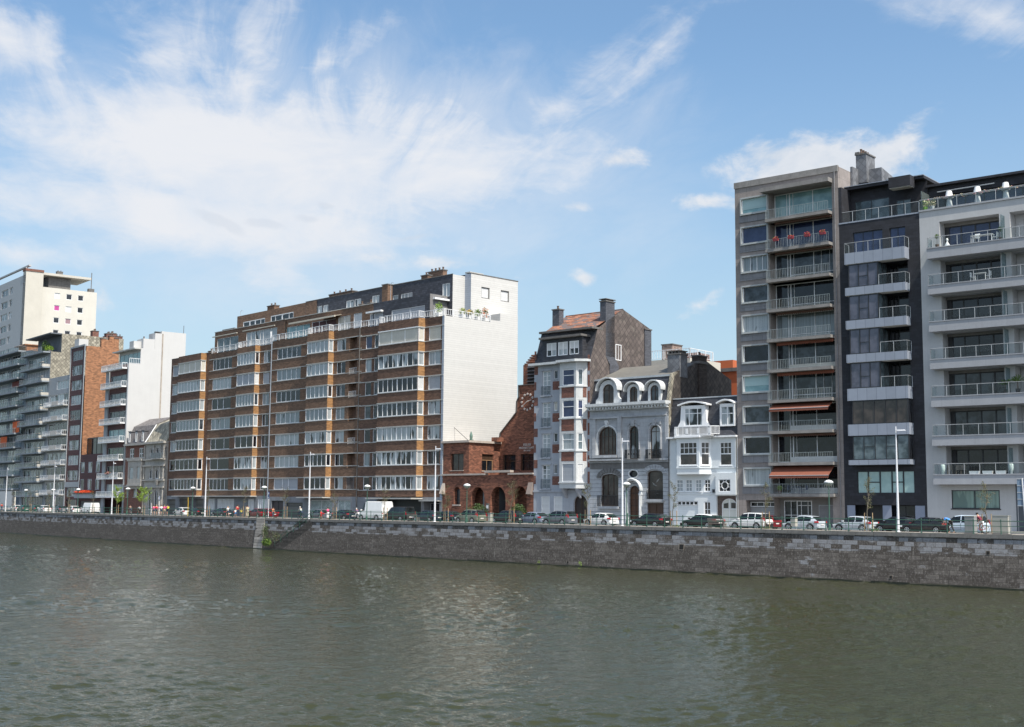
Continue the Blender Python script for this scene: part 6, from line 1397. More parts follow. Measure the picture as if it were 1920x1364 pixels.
frame_rail(R, [((u_l, -.1), (u0, -.1)), ((u0, -dep+.1), (ub-.1, -dep+.1)), ((u0, -.1), (u0, -dep+.1)), ((ub-.1, -dep+.1), (ub-.1, -.1)), ((ub-.1, -.1), (L-.1, -.1)), ((L-.1, -.1), (L-.1, ve1[0]))], zt, .95, M_WHITE)
q = MB(); q.tube((u_l-.15, -.12, 0), (u_l-.15, -.12, zt), .07); q.build('downpipe', M_CAP, R)
for (X0, X1, Yt, v, n) in ((1333, 1425, 40, vr0+1.5, 4), (1290, 1330, 62, vp2+2, 1)):
    x0, x1 = F.u(*c8(X0, 70), v), F.u(*c8(X1, 70), v); chimney(R, x0, x1, v, v+.8, zp2-.5, F.z(*c8(X0, Yt), v), M_BB, n)
x0 = F.u(*c8(1048, 120), vp1+1.0); chimney(R, x0, x0+1.3, vp1+1, vp1+1.9, zp1-.5, F.z(*c8(1050, 118), vp1+1), M_BB, 0)
q = MB(); uu_ = F.u(*c8(1100, 200), vp1+.6); q.tube((uu_, vp1+.6, zp1), (uu_, vp1+.6, zp1+2.4), .03)
pr = None
for i in range(9): t = pi*i/8; p_ = (uu_+.35-.35*cos(t), vp1+.6, zp1+2.4+.35*sin(t)); (q.tube(pr, p_, .03) if pr else None); pr = p_
q.build('vent_hoop', M_STEEL, R)
M_POTW = mat('white_pot', (.6, .6, .58), .5)
plants = [(822, 575, 0, 1.5, PLANT2, PLANT2, 'tall feathery green plant at the front corner of the white sided roof terrace'), (868, 581, 1, .9, PLANT2, M_CRM, 'low yellow flowering plant on the white sided roof terrace'), (882, 584, 1, .8, mat('ochre_flowers', (.5, .33, .05), .7), PLANT, 'ochre flowering plant in the middle of the roof terrace edge'), (897, 586, 1, 1.1, PLANT, PLANT2, 'green bushy plant beside the red flowers on the roof terrace'), (911, 583, 1, 1.5, mat('salmon_flowers', (.62, .2, .1), .7), PLANT, 'tall salmon red flowering plant at the back end of the roof terrace')]
for px, py, sd_, h, m1, m2, lab in plants:
    if sd_: v = F.vz(px, py+15, L-.4)[0]; p = F.world(L-.55, v, zt)
    else: p = F.world(F.u(px, py, .4), .5, zt)
    o = empty('terrace_plant', p, F.rz, lab, 'plant', 'plants on the white sided roof terrace'); q = MB(); q.box(-.35, .35, -.35, .35, 0, .6); q.build('planter', M_POTW, o)
    q = MB(); leaves(q, (0, 0, .6+h*.5), (.55, .55, h*.55), 260, .2, nmi=2); q.build('foliage', [m1, m2], o)

# ---------------------------------------------------------------- block C
F = FAC['blkC']; R = F.root('brick_apartment_block', 'brown brick apartment block with open loggias and a long cream awning on its roof terrace', 'apartment block')
L = F.u(677, 640); L = max(L, F.L); U = lambda X, Y, v=0: F.u(*c2(X, Y), v); Z = lambda X, Y, v=0: F.z(*c2(X, Y), v)
rows = even([(F.z(*c2(620, b)), F.z(*c2(620, a))) for a, b in ((442, 500), (556, 612), (666, 722), (776, 834), (889, 945), (1000, 1057), (1113, 1166))])
ub = U(890, 440); dep = max(.6, min(1.5, -F.vz(*c2(862, 440), ub)[0])); u0 = U(752, 450, -dep)
a0, a1 = U(600, 470), U(722, 460); w0, w1 = U(906, 430), U(951, 430); g0, g1 = F.u(*c3(96, 440)), F.u(*c3(136, 440))
zt = F.z(520, 640); zt = F.z(*c2(620, 404)); zbay = Z(755, 1205, -dep); zg = zbay
holes = [(x0, x1, a, b) for a, b in rows for x0, x1 in ((a0, a1), (w0, w1))]+[(g0, g1, a-.35 if k < 6 else a, b+.05) for k, (a, b) in enumerate(rows)]
gh = [(U(570, 1230), U(630, 1230), 0, zg-.6), (U(645, 1230), U(730, 1230), 0, zg-.9), (U(765, 1230), U(880, 1230), .8, zg-.5), (U(905, 1230), U(975, 1230), .8, zg-.5)]
mb = MB(); wall(mb, FR(), 0, L, zg, zt, holes, .9, jmi=0); mb.build('wall', M_BB, R)
mb = MB(); wall(mb, FR(), 0, L, -.2, zg, gh, .5); mb.build('ground_wall', M_GRND, R)
spec = [cell(5, G_CURT, sg=G_CURT), cell(5, G_CURT), cell(5, G_NET, sg=G_BR), cell(5, G_NET, sg=G_CURT), cell(4, G_CURT), cell(5, G_DARK), cell(4, G_DARK, sg=G_CURT)]
bay_stack(R, F, L, u0, ub, ub, dep, rows, zbay, zt, spec, M_BB, M_BB2); lintels(R, L, rows, 0.02, L, u0, ub, dep, ub)
for k, (a, b) in enumerate(rows):
    window(R, FR(), a0, a1, a, b, M_WFRAME, [G_MID, G_NET, G_DARK, G_NET, G_CURT, G_CURT, BL_GREY][k], dep=.14, cols=((.2, .4, .6, .8) if k < 6 else (.35, .6)), fw=.09, mw=.09)
    window(R, FR(), w0, w1, a, b, M_WFRAME, [G_CURT, G_DARK, G_MID, G_NET, G_CURT, G_DARK, G_PART][k], dep=.14, cols=(.5,))
    q = MB(); q.quad((g0-.1, .85, a-.5), (g1+.1, .85, a-.5), (g1+.1, .85, b+.1), (g0-.1, .85, b+.1)); q.build('loggia_back', M_BB3, R)
    if k in (1, 2, 4, 6): bar_rail(R, [((g0, .05), (g1, .05))], a-.3, .9 if k != 6 else 2.0, M_WHITE if k < 6 else M_STEEL, step=.2)
lat = mat('lattice_blind', (.32, .38, .37))
for k, (a, b, z0, z1) in enumerate(gh): window(R, FR(), a, b, z0, z1, M_DFRAME if k < 2 else M_WFRAME, [mat('door_brown', (.05, .04, .04), .6), mat('garage_dark', (.12, .12, .11), .7, 'siding', bh=.2), lat, lat][k], dep=.25, cols=(.5,) if k != 1 else (), pname='door_leaf' if k < 2 else 'pane')
q = MB(); q.box(u0-1.2, ub, -dep-.5, -.003, zg-.2, zg-.04); q.build('canopy', M_LINT, R)
q = MB(); q.tube((-.08, -.15, 0), (-.08, -.15, zt+.8), .09); q.build('downpipe', mat('zinc_pipe', (.22, .25, .29), .5), R)
q = MB(); q.box(.05, L-.05, .3, 12.8, zt-.3, zt-.02); q.build('roof_terrace', M_ROOF, R)
body(R, M_BB, 0, L, 0, 13, -.2, zt, left=False, right=False)
rail_c = (u0, ub, dep)
frame_rail(R, [((.1, -.1), (u0, -.1)), ((u0, -dep+.1), (ub-.1, -dep+.1)), ((u0, -.1), (u0, -dep+.1)), ((ub-.1, -dep+.1), (ub-.1, -.1)), ((ub-.1, -.1), (L-.1, -.1))], zt, .95, M_WHITE)
# set-back brick storey, then a slate storey
vp1 = 2.4; z1 = F.z(*c8(700, 285), vp1); holes = [(F.u(*c8(425, 400), vp1), F.u(*c8(600, 390), vp1), zt, z1-1.3), (F.u(*c8(610, 390), vp1), F.u(*c8(760, 370), vp1), zt, z1-1.2), (F.u(*c8(775, 350), vp1), F.u(*c8(850, 350), vp1), zt, z1-1.1), (F.u(*c8(870, 340), vp1), F.u(*c8(922, 330), vp1), zt, z1-1.0)]
mb = MB(); wall(mb, FR(vp1), -.0, L, zt, z1, holes, .25); mb.build('penthouse_wall', M_BB, R)
q = MB(); q.box(0, L, vp1-.08, vp1+3.6, z1, z1+.1); q.build('roof_edge', M_LINT, R)
for k, h in enumerate(holes): window(R, FR(vp1), *h, M_WFRAME, [G_AQUA, mat('dim_room', (.08, .03, .03), .7), BL_BEIGE, BL_WHITE][k], dep=.12, cols=[(.25, .5, .75), (.3, .6), (.5,), ()][k])
q = MB(); a, b = F.u(*c8(490, 350), vp1-.6), F.u(*c8(775, 310), vp1-.6); zz = F.z(*c8(490, 358), vp1-.6); q.box(a, b, vp1-1.3, vp1-1.1, zz-.15, zz+.1); q.hexa([(b-4.5, vp1-1.2, zz), (b, vp1-1.2, zz), (b, vp1, zz+.25), (b-4.5, vp1, zz+.25)], [(b-4.5, vp1-1.2, zz+.06), (b, vp1-1.2, zz+.06), (b, vp1, zz+.31), (b-4.5, vp1, zz+.31)]); q.build('awning', M_CRM if 0 else mat('cream_awning', (.5, .46, .38), .8), R)
vp2 = 6.0; z2 = F.z(*c8(700, 197), vp2); hs_ = [(F.u(*c8(a, 270), vp2), F.u(*c8(b, 270), vp2), z2-2.3, z2-1.1) for a, b in ((585, 625), (633, 675), (683, 712), (825, 870), (875, 915), (985, 1028))]
mb = MB(); wall(mb, FR(vp2), -.0, L, z1, z2, hs_, .2); mb.quad((0, vp2, z2), (L, vp2, z2), (L, vp2+6, z2), (0, vp2+6, z2)); mb.quad((0, vp2+6, z1), (0, vp2, z1), (0, vp2, z2), (0, vp2+6, z2)); mb.build('slate_storey', M_SLT, R)
for h in hs_: window(R, FR(vp2), *h, M_WFRAME, G_CURT, dep=.1, cols=(.5,))
q = MB(); q.box(0, L, vp2-.06, vp2, z2, z2+.08); q.build('slate_edge', M_CAP, R)
x0, x1 = F.u(*c8(718, 180), vp2+2), F.u(*c8(860, 160), vp2+2); chimney(R, x0, x1, vp2+2, vp2+3, z2-.5, F.z(*c8(790, 166), vp2+2), M_BB, 4)
for X, Y in ((912, 232), (965, 225)): x0 = F.u(*c8(X, Y), vp1+1); chimney(R, x0-.35, x0+.4, vp1+1, vp1+1.7, z1-.3, z1+.45, M_BB, 1)

# ---------------------------------------------------------------- block B
F = FAC['blkB']; R = F.root('brick_apartment_block', 'brown brick apartment block with black tinted windows, left of the zinc downpipe', 'apartment block')
L = F.u(508, 800); L = F.L
U = lambda X, Y, v=0: F.u(*c2(X, Y), v); Z = lambda X, Y, v=0: F.z(*c2(X, Y), v)
rows = even([(F.z(*c2(395, b), -1), F.z(*c2(395, a), -1)) for a, b in ((475, 535), (581, 640), (686, 745), (790, 850), (898, 957), (1008, 1063), (1113, 1168))])
ub = U(512, 500); dep = max(.8, min(1.5, -F.vz(*c2(486, 500), ub)[0])); u0 = U(394, 510, -dep)
a0, a1 = U(271, 520), U(368, 510); w0, w1 = U(530, 490), U(563, 490)
zt = Z(395, 446, -dep); zbay = Z(375, 1200, -dep); zg = zbay
holes = [(x0, x1, a, b) for a, b in rows for x0, x1 in ((a0, a1), (w0, min(w1, L-.15)))]
gh = [(U(245, 1240), U(280, 1240), .9, zg-.5), (U(292, 1240), U(378, 1240), .9, zg-.5), (U(450, 1240), U(480, 1240), .9, zg-.5), (U(500, 1240), U(545, 1240), .7, zg-.5)]
mb = MB(); wall(mb, FR(), 0, L, zg, zt, holes, .22); mb.build('wall', M_BB, R)
mb = MB(); wall(mb, FR(), 0, L, -.2, zg, gh, .3); mb.build('ground_wall', M_GRND, R)
GB = glass('glass_black', (.012, .010, .012), dark=(.006, .006, .007), ior=1.45)
spec = [cell(6, G_CURT, sg=G_BR), cell(3, BL_GREY, sg=BL_WHITE), cell(6, G_NET, sg=G_MID), cell(5, G_NET, sg=G_CURT), cell(3, GB, sg=GB), cell(5, G_PART, sg=G_CURT), cell(5, G_PART, sg=G_CURT)]
bay_stack(R, F, L, u0, ub, ub, dep, rows, zbay, zt, spec, M_BB, M_BB2); lintels(R, L, rows, .0, L-.25, u0, ub, dep, ub)
for k, (a, b) in enumerate(rows):
    window(R, FR(), a0, a1, a, b, M_WFRAME, [GB, G_CURT, GB, G_NET, GB, GB, G_DARK][k], dep=.14, cols=[(.15, .35, .6, .8), (.2, .4, .6, .8), (.3, .6), (.2, .45, .7), (.25, .7), (.4,), (.2, .4, .6, .8)][k], fw=.09, mw=.08)
    window(R, FR(), w0, min(w1, L-.15), a, b, M_WFRAME, [G_CURT, BL_GREY, G_NET, G_DARK, GB, G_PART, G_DARK][k], dep=.14, cols=(.5,) if k not in (1,) else ())
for a, b, z0, z1 in gh: window(R, FR(), a, b, z0, z1, M_WFRAME, lat if 0 else BL_WHITE, dep=.12, cols=(.25, .5, .75))
q = MB(); q.box(a0-.3, ub+.2, -dep-.3, -.003, zg-.15, zg); q.build('canopy', M_LINT, R)
q = MB(); q.box(.05, L-.05, .3, 12.8, zt-.3, zt-.02); q.build('roof_terrace', M_ROOF, R)
body(R, M_BB, 0, L, 0, 13, -.2, zt, left=True, right=False)
frame_rail(R, [((.9, -.1), (u0, -.1)), ((u0, -dep+.1), (ub-.1, -dep+.1)), ((u0, -.1), (u0, -dep+.1)), ((ub-.1, -dep+.1), (ub-.1, -.1)), ((ub-.1, -.1), (L-.1, -.1))], zt, .95, M_WHITE)
vp1 = 2.2; z1 = F.z(*c8(100, 395), vp1); ul = F.u(*c8(10, 450), vp1)
hs_ = [(F.u(*c8(25, 460), vp1), F.u(*c8(155, 450), vp1), zt, z1-1.2), (F.u(*c8(205, 430), vp1), F.u(*c8(395, 410), vp1), zt, z1-1.0)]
mb = MB(); wall(mb, FR(vp1), ul, L, zt, z1, hs_, .2); mb.quad((ul, vp1+9, zt), (ul, vp1, zt), (ul, vp1, z1), (ul, vp1+9, z1)); mb.build('penthouse_wall', M_BB, R); q = MB(); q.box(ul-.05, L, vp1-.08, vp1+9, z1, z1+.1); q.build('roof_edge', M_LINT, R)
window(R, FR(vp1), *hs_[0], M_WFRAME, G_TERR, dep=.1, cols=(.3, .6)); window(R, FR(vp1), *hs_[1], M_WFRAME, G_CURT, dep=.1, cols=(.15, .3, .45, .55, .8))
q = MB(); q.box(hs_[0][0]-.2, hs_[0][1]+.9, vp1-.9, vp1-.7, z1-1.0, z1-.85); q.box(hs_[1][0]-.3, hs_[1][1]+.1, vp1-.6, vp1-.45, z1-.85, z1-.7); q.build('awning', mat('cream_awning', (.5, .46, .38), .8), R)
q = MB(); q.tube((L-.4, -.05, zt), (L-.4, -.05, zt+2.0), .06); q.tube((L-.7, -.05, zt), (L-.7, -.05, zt+2.0), .06); q.build('screen_posts', M_WHITE, R)
vp2 = 6.0; z2 = F.z(*c8(300, 280), vp2); ul2 = F.u(*c8(148, 340), vp2); hs_ = [(F.u(*c8(185, 360), vp2), F.u(*c8(320, 340), vp2), z2-2.2, z2-1.2), (F.u(*c8(356, 330), vp2), F.u(*c8(497, 310), vp2), z2-2.2, z2-1.1)]
mb = MB(); wall(mb, FR(vp2), ul2, L+3.2, z1, z2, hs_, .2); mb.quad((ul2, vp2+6, z1), (ul2, vp2, z1), (ul2, vp2, z2), (ul2, vp2+6, z2)); mb.quad((ul2, vp2, z2), (L, vp2, z2), (L, vp2+6, z2), (ul2, vp2+6, z2)); mb.build('upper_storey', M_BB, R)
for h in hs_: window(R, FR(vp2), *h, M_WHITE, G_DARK, dep=.1, cols=((.3, .3), (.55, .3), (.8, .1)) if h is hs_[0] else ((.2, .1), (.5, .3), (.8, .1)), fw=.14)
x0 = F.u(*c8(335, 260), vp2+2); chimney(R, x0, x0+2.3, vp2+2, vp2+3, z2-.4, F.z(*c8(350, 248), vp2+2), M_BB, 2)
q = MB(); uu_ = ul2+.4; q.tube((uu_, vp2+.4, z2), (uu_, vp2+.4, z2+.7), .03); pr = None
for i in range(9): t = pi*i/8; p_ = (uu_+.4-.4*cos(t), vp2+.4, z2+.7+.35*sin(t)); (q.tube(pr, p_, .03) if pr else None); pr = p_
q.build('vent_hoop', M_STEEL, R)
q = MB(); q.box(ul+1.0, ul+5.2, vp1+.8, vp1+1.0, z1+.35, z1+.5); q.tube((ul+1.4, vp1+.9, z1), (ul+1.4, vp1+.9, z1+.4), .05); q.build('aerial', M_CAP, R)

# ---------------------------------------------------------------- block A, one storey lower
F = FAC['blkA']; R = F.root('low_brick_block', 'lowest and narrowest brown brick block at the left end of the brick row', 'apartment block')
L = F.L; U = lambda X, Y, v=0: F.u(*c2(X, Y), v); Z = lambda X, Y, v=0: F.z(*c2(X, Y), v)
rows = even([(F.z(*c2(97, b), -1), F.z(*c2(97, a), -1)) for a, b in ((524, 580), (622, 674), (720, 776), (821, 872), (920, 970), (1018, 1070), (1117, 1169))])
ub = U(236, 560); ub = min(ub, L-.5); dep = max(.7, min(1.4, -F.vz(*c2(208, 550), ub)[0])); u0 = U(94, 560, -dep)
n0 = U(66, 560); zt = Z(97, 490, -dep); zbay = Z(90, 1200, -dep); zg = zbay
holes = [(n0, u0, a, b) for a, b in rows]; gh = [(U(35, 1240), U(78, 1240), 0, zg-.6), (U(100, 1240), U(160, 1240), 0, zg-.5), (U(170, 1240), U(222, 1240), 0, zg-.5)]
mb = MB(); wall(mb, FR(), 0, L, zg, zt, holes, .22); mb.build('wall', M_BB3, R); mb = MB(); wall(mb, FR(), 0, L, -.2, zg, gh, .6); mb.build('ground_wall', M_GRND, R)
spec = [cell(4, BL_BEIGE, sg=BL_BEIGE)]+[cell(7, g_, sg=s_) for g_, s_ in ((G_CURT, G_CURT), (G_NET, G_CURT), (G_NET, G_MID), (G_DARK, G_CURT), (GB, GB), (G_DARK, G_MID))]
spec[5] = cell(5, GB, sg=GB)
bay_stack(R, F, L, u0, ub, ub, dep, rows, zbay, zt, spec, M_BB3, M_BB2); lintels(R, L, rows, n0, ub, u0, ub, dep, ub)
for k, (a, b) in enumerate(rows): window(R, FR(), n0, u0-.03, a, b, M_WFRAME, [BL_GREY, G_CURT, G_NET, G_MID, G_CURT, GB, G_MID][k], dep=.14)
for k, (a, b, z0, z1) in enumerate(gh): window(R, FR(), a, b, z0, z1, M_GRND, mat('garage_dark', (.12, .12, .11)), dep=.5, pname='garage_door')
q = MB(); q.box(u0-.3, ub+.1, -dep-.3, -.003, zg-.15, zg); q.build('canopy', M_LINT, R)
body(R, M_BB3, 0, L, 0, 13, -.2, zt, right=False); q = MB(); q.box(-.03, L, -.05, .2, zt, zt+.1); q.build('roof_edge', M_CAP, R)
chimney(R, ub-.6, ub+.3, .6, 1.5, zt-.2, zt+.35, M_BB, 2)
# ================================================================ left part of the row
c1 = crop(0, 480, 2.7294); cl_ = crop(180, 620, 4.013)
# ---- white house with narrow balconies and a tall white side wall
F = FAC['white2']; R = F.root('white_walled_block', 'narrow maroon fronted block with small white balconies and a tall blank white side wall', 'apartment block')
M_WW = mat('white_side_render', (.47, .47, .465), .8, amp=.05, scale=.5, grime=.12, gcol=(.5, .48, .44))
M_MAR = mat('maroon_panel', (.085, .035, .035), .7, 'block', bw=.8, bh=.4, var=.15, mortar=(.04, .02, .02))
M_PIL = mat('pale_pilaster', (.30, .32, .34), .8, amp=.15)
U = lambda X, Y, v=0: F.u(*cl_(X, Y), v); Z = lambda X, Y, v=0: F.z(*cl_(X, Y), v)
L = U(248, 300); zt = Z(240, 248); ua = U(75, 1000) - .0; pl = U(102, 450); ua = min(0, U(78, 500))
sl_ = even([(Z(85, y, -1.2), Z(85, y, -1.2)+.15) for y in (303, 440, 577, 713, 848, 983, 1120, 1253)])
wn = [(pl+.3, L-.45, sl_[k+1][0]+.1, sl_[k+1][0]+2.55) for k in range(7)]
mb = MB(); wall(mb, FR(), 0, L-.0, -.2, zt, wn+[(.4, L-.5, 0, sl_[7][0]-.3)], .3); mb.build('wall', M_MAR, R)
q = MB(); q.box(ua, pl, -.25, -.003, -.2, sl_[0][0]); q.box(L-.35, L+.01, -.15, -.003, -.2, zt+.05); q.build('pilaster', M_PIL, R)
for k, (a, b, z0, z1) in enumerate(wn): window(R, FR(), a, b, z0, z1, M_STEEL, [G_TERR, G_TERR, G_MID, G_AQUA, glass('glass_green', (.03, .10, .07)), G_DARK, G_CURT][k], dep=.2, cols=(.25, .55, .85), fw=.06)
for k, (z0, z1) in enumerate(sl_):
    q = MB(); b1 = U(190, 500, -1.2); q.box(ua-.1, b1, -1.25, -.26, z0, z0+.2); b_ = q.build('balcony', M_WHITE, R)
    bar_rail(b_, [((ua-.05, -1.2), (b1-.05, -1.2)), ((b1-.05, -1.2), (b1-.05, -.26))], z0+.2, .95, M_WHITE, step=.3, r=.03, top=.05)
    q = MB(); q.quad((ua-.05, -1.19, z0+.3), (b1-.6, -1.19, z0+.3), (b1-.6, -1.19, z0+1.0), (ua-.05, -1.19, z0+1.0)); q.build('balcony_panel', CLEARB, b_)
    if k == 6:
        o = empty('balcony_plants', F.world(b1/2, -1.2, z0+1.1), F.rz, 'row of pinkish trailing plants on a low balcony of the maroon block', 'plants'); q = MB(); leaves(q, (0, 0, .1), (1.6, .25, .3), 260, .2, nmi=2); q.build('foliage', [PLANT, M_PINK], o)
V = lambda X, Y: F.vz(*cl_(X, Y), L)
va, za = V(333, 275); vb_, zb_ = V(337, 132); vc, zc_ = V(442, 128); vd, zd_ = V(452, 18); ve, ze_ = V(495, 18)[0], 0
fx = F.vz(349, 626, L)
mb = MB(); wall(mb, SR(L, 0), 0, va, -.2, zt, []); wall(mb, SR(L, 0), va, fx[0], -.2, vb_ and zb_, [])
mb.box(L-3.0, L-.002, V(358, 60)[0], V(444, 60)[0], zb_, V(358, 60)[1]); mb.box(L-1.2, L-.003, V(445, 60)[0], V(495, 20)[0], zb_, V(450, 20)[1]); mb.box(L-6, L-.004, V(495, 20)[0], fx[0], zb_, fx[1])
mb.build('side_wall', M_WW, R)
q = MB(); q.tube((L+.06, V(485, 500)[0], 8), (L+.06, V(485, 500)[0], V(450, 20)[1]), .12); q.build('stain_pipe', mat('rusty_pipe', (.35, .30, .25), .8, amp=.5), R)
q = MB(); q.quad((0, fx[0], -.2), (L, fx[0], -.2), (L, fx[0], zb_), (0, fx[0], zb_)); q.quad((0, va, zb_), (L, va, zb_), (L, fx[0], zb_), (0, fx[0], zb_)); q.quad((0, 0, zt-.02), (L, 0, zt-.02), (L, va, zt-.02), (0, va, zt-.02)); q.build('roof', M_ROOF, R)
ph = (U(180, 210, va), U(322, 210, va)); mb = MB(); wall(mb, FR(va), 0, L, zt, zb_, [(.2, L-.3, zt+.1, zb_-.7)], .2); mb.build('penthouse_wall', M_WW, R)
window(R, FR(va), .2, L-.3, zt+.1, zb_-.7, M_STEEL, G_AQUA, dep=.1, cols=(.2, .42, .64, .85)); q = MB(); q.box(-.6, L+.05, va-1.3, va+.1, zb_-.25, zb_); q.build('penthouse_eaves', M_LINT, R)
bar_rail(R, [((L-.1, .1), (L-.1, va))], zt, 1.0, M_WHITE, step=.35, r=.03, top=.05)
q = MB(); q.box(L-3, L-1, V(300, 100)[0], V(300, 100)[0]+2, zb_, zb_+1.4); q.build('roof_house', M_WW, R)
chimney(R, L-2.6, L-2.0, va+1.2, va+1.8, zb_, zb_+2.0, M_WW, 1); chimney(R, L-1.1, L-.4, V(470, 10)[0]-.3, V(470, 10)[0]+.4, V(450, 20)[1], V(450, 20)[1]+.25, M_DFRAME, 0)
q = MB(); q.tube((L-.5, fx[0]-.3, fx[1]), (L-.5, fx[0]-.3, fx[1]+1.6), .05); q.build('aerial', M_OAK, R)

# ---- narrow maroon block with orange brick side
F = FAC['brick']; R = F.root('orange_sided_block', 'narrow maroon fronted block with a bare orange brick side wall', 'apartment block')
M_OB = mat('orange_brick', (.27, .125, .062), .9, 'brick', bw=.5, bh=.2, var=.35, amp=.3, mortar=(.20, .12, .08))
U = lambda X, Y, v=0: F.u(*c1(X, Y), v); Z = lambda X, Y, v=0: F.z(*c1(X, Y), v)
L = U(438, 460); zt = Z(438, 460); w0, w1 = U(372, 512), U(424, 512)
rows = even([(Z(372, b), Z(372, a)) for a, b in ((490, 542), (567, 616), (642, 691), (717, 765), (792, 841), (869, 918), (947, 995), (1022, 1072), (1100, 1150))])
mb = MB(); wall(mb, FR(), 0, L, -.2, zt, [(w0, w1, a, b) for a, b in rows]+[(w0, w1, rows[8][0]-3.3, rows[8][0]-1.5), (w0, w1, 0, 2.6)], .25); mb.build('wall', M_MAR, R)
q = MB(); q.box(-.02, .3, -.12, -.002, -.2, zt); q.box(L-.3, L+.01, -.12, -.002, -.2, zt); q.box(-.02, L+.02, -.14, .2, zt, zt+.35); q.box(.3, L-.3, -.1, -.002, rows[8][0]-1.4, rows[8][0]-.3); q.build('pale_frame', M_PIL, R)
for k, (a, b) in enumerate(rows):
    window(R, FR(), w0, w1, a, b, M_STEEL, [G_MID, G_PART, G_PART, G_CURT, G_DARK, G_CURT, G_PART, G_CURT, G_PART][k], dep=.15, cols=(.2, .45, .7), fw=.06, rows=(.25,))
window(R, FR(), w0, w1, rows[8][0]-3.3, rows[8][0]-1.5, M_STEEL, G_PART, dep=.15, cols=(.3, .6)); window(R, FR(), w0, w1, 0, 2.6, M_DFRAME, G_DARK, dep=.2, pname='garage_door')
V = lambda X, Y: F.vz(*c1(X, Y), L); v1, z1 = V(522, 468); v2 = V(565, 430); v3, z3 = V(610, 460)
mb = MB(); wall(mb, SR(L, .2), 0, v3-.2, -.2, zt, []); mb.box(L-.6, L-.003, V(519, 450)[0], V(568, 432)[0], zt, V(545, 430)[1]); mb.quad((0, v3, 0), (L, v3, 0), (L, v3, zt), (0, v3, zt)); mb.build('side_wall', M_OB, R)
q = MB(); q.quad((0, 0, zt-.03), (L, 0, zt-.03), (L, v3, zt-.03), (0, v3, zt-.03)); q.build('roof', M_ROOF, R)
q = MB(); q.box(.5, 3, V(500, 440)[0]-2, V(500, 440)[0], zt, zt+2.0); q.build('roof_house', M_WW, R)
for k, (X, h) in enumerate(((535, .5), (575, 1.2), (600, .8))): vv = V(X, 440)[0]; chimney(R, L-1.2, L-.3, vv-.5, vv+.5, zt, V(545, 430)[1]+h-.3, M_OB, 1)

# ---- low maroon house in front of the brick side wall
F = FAC['small']; R = F.root('low_maroon_house', 'low maroon brick house with a glazed attic and a red flower trough', 'house')
U = lambda X, Y, v=0: F.u(*c1(X, Y), v); Z = lambda X, Y, v=0: F.z(*c1(X, Y), v)
L = F.L; zt = Z(420, 1018); hs_ = [(U(a, 1080), U(b, 1080)) for a, b in ((414, 433), (451, 472), (490, 511))]
r1 = (Z(415, 1112), Z(415, 1057)); r2 = (Z(415, 1198), Z(415, 1143)); zf = Z(400, 1205)
mb = MB(); wall(mb, FR(), .3, L, -.2, zt, [(a, b, *r) for a, b in hs_ for r in (r1, r2)]+[(.8, L-.5, 0, zf-2.0)], .25); mb.build('wall', M_MAR, R)
body(R, M_MAR, .3, L, 0, 8, -.2, zt, left=False)
for a, b in hs_:
    for r in (r1, r2): window(R, FR(), a, b, *r, M_PIL, G_PART, dep=.1, fw=.14)
window(R, FR(), .8, L-.5, 0, zf-2.0, M_DFRAME, mat('garage_dark', (.12, .12, .11)), dep=.25, pname='garage_door')
zt2 = Z(420, 935); mb = MB(); window(R, FR(1.2), .6, L-.1, zt, zt2, M_DFRAME, G_DARK, dep=.05, cols=(.2, .4, .6, .8), rows=(.75,)); mb.box(.5, L, 1.2, 6, zt2, zt2+.15); mb.box(.5, .6, 1.2, 6, zt, zt2); mb.build('attic_roof', M_CAP, R)
q = MB(); q.box(.1, L-.2, -.9, -.002, zf-1.4, zf-.6); q.build('bay_front', M_PIL, R)
q = MB(); o = empty('flower_trough', F.world(U(428, 1200, -.8), -.8, zf-.5), F.rz, 'long trough of bright orange red flowers on the low maroon house', 'flower trough'); w_ = (U(480, 1200)-U(375, 1200))/2
q.box(-w_, w_, -.2, .2, -.1, .15); q.build('trough', M_CAP, o); q = MB(); leaves(q, (0, 0, .35), (w_, .35, .32), 900, .22, nmi=1); leaves(q, (0, 0, .15), (w_, .3, .2), 150, .2, mi=1); q.build('flowers', [mat('orange_red_petals', (.75, .10, .03), .6, amp=.2), PLANT], o)

# ---- balconied blocks
def balcony_block(key, name, label, slabs, tilt, pal, rgm, zt, px_top, nwin, side=None, depth=13, barred=False, blue=False):
    pass
M_BG = mat('blue_grey_concrete', (.23, .26, .29), .8, amp=.2, grime=.3)
M_BG2 = mat('dark_blue_grey', (.10, .115, .135), .8, amp=.2)
# light block
F = FAC['light']; R = F.root('pale_balcony_block', 'narrow pale block with white balcony railings below a scaly shingled wall', 'apartment block')
U = lambda X, Y, v=0: F.u(*c1(X, Y), v); Z = lambda X, Y, v=0: F.z(*c1(X, Y), v)
L = F.L; zt = Z(290, 622); ss = even([(Z(250, y, -1.1), 0) for y in (772, 847, 921, 996, 1071, 1146, 1222)])
zs_ = [s[0] for s in ss]; hs_ = [(.5, L-.3, z+.1, z+2.55) for z in zs_]+[(U(292, 660), U(352, 650), zs_[0]+3.6, zt-1.0), (.5, L-.5, 0, zs_[-1]-.4)]
mb = MB(); wall(mb, FR(), 0, L, -.2, zt, hs_, .3); mb.build('wall', M_PIL, R); body(R, M_PIL, 0, L, 0, 12, -.2, zt)
for k, h in enumerate(hs_): window(R, FR(), *h, M_WFRAME, [G_PART, G_CURT, G_BR, G_DARK, G_PART, G_DARK, G_PART, G_CURT, G_DARK][k], dep=.15, cols=(.25, .5, .75), fw=.08)
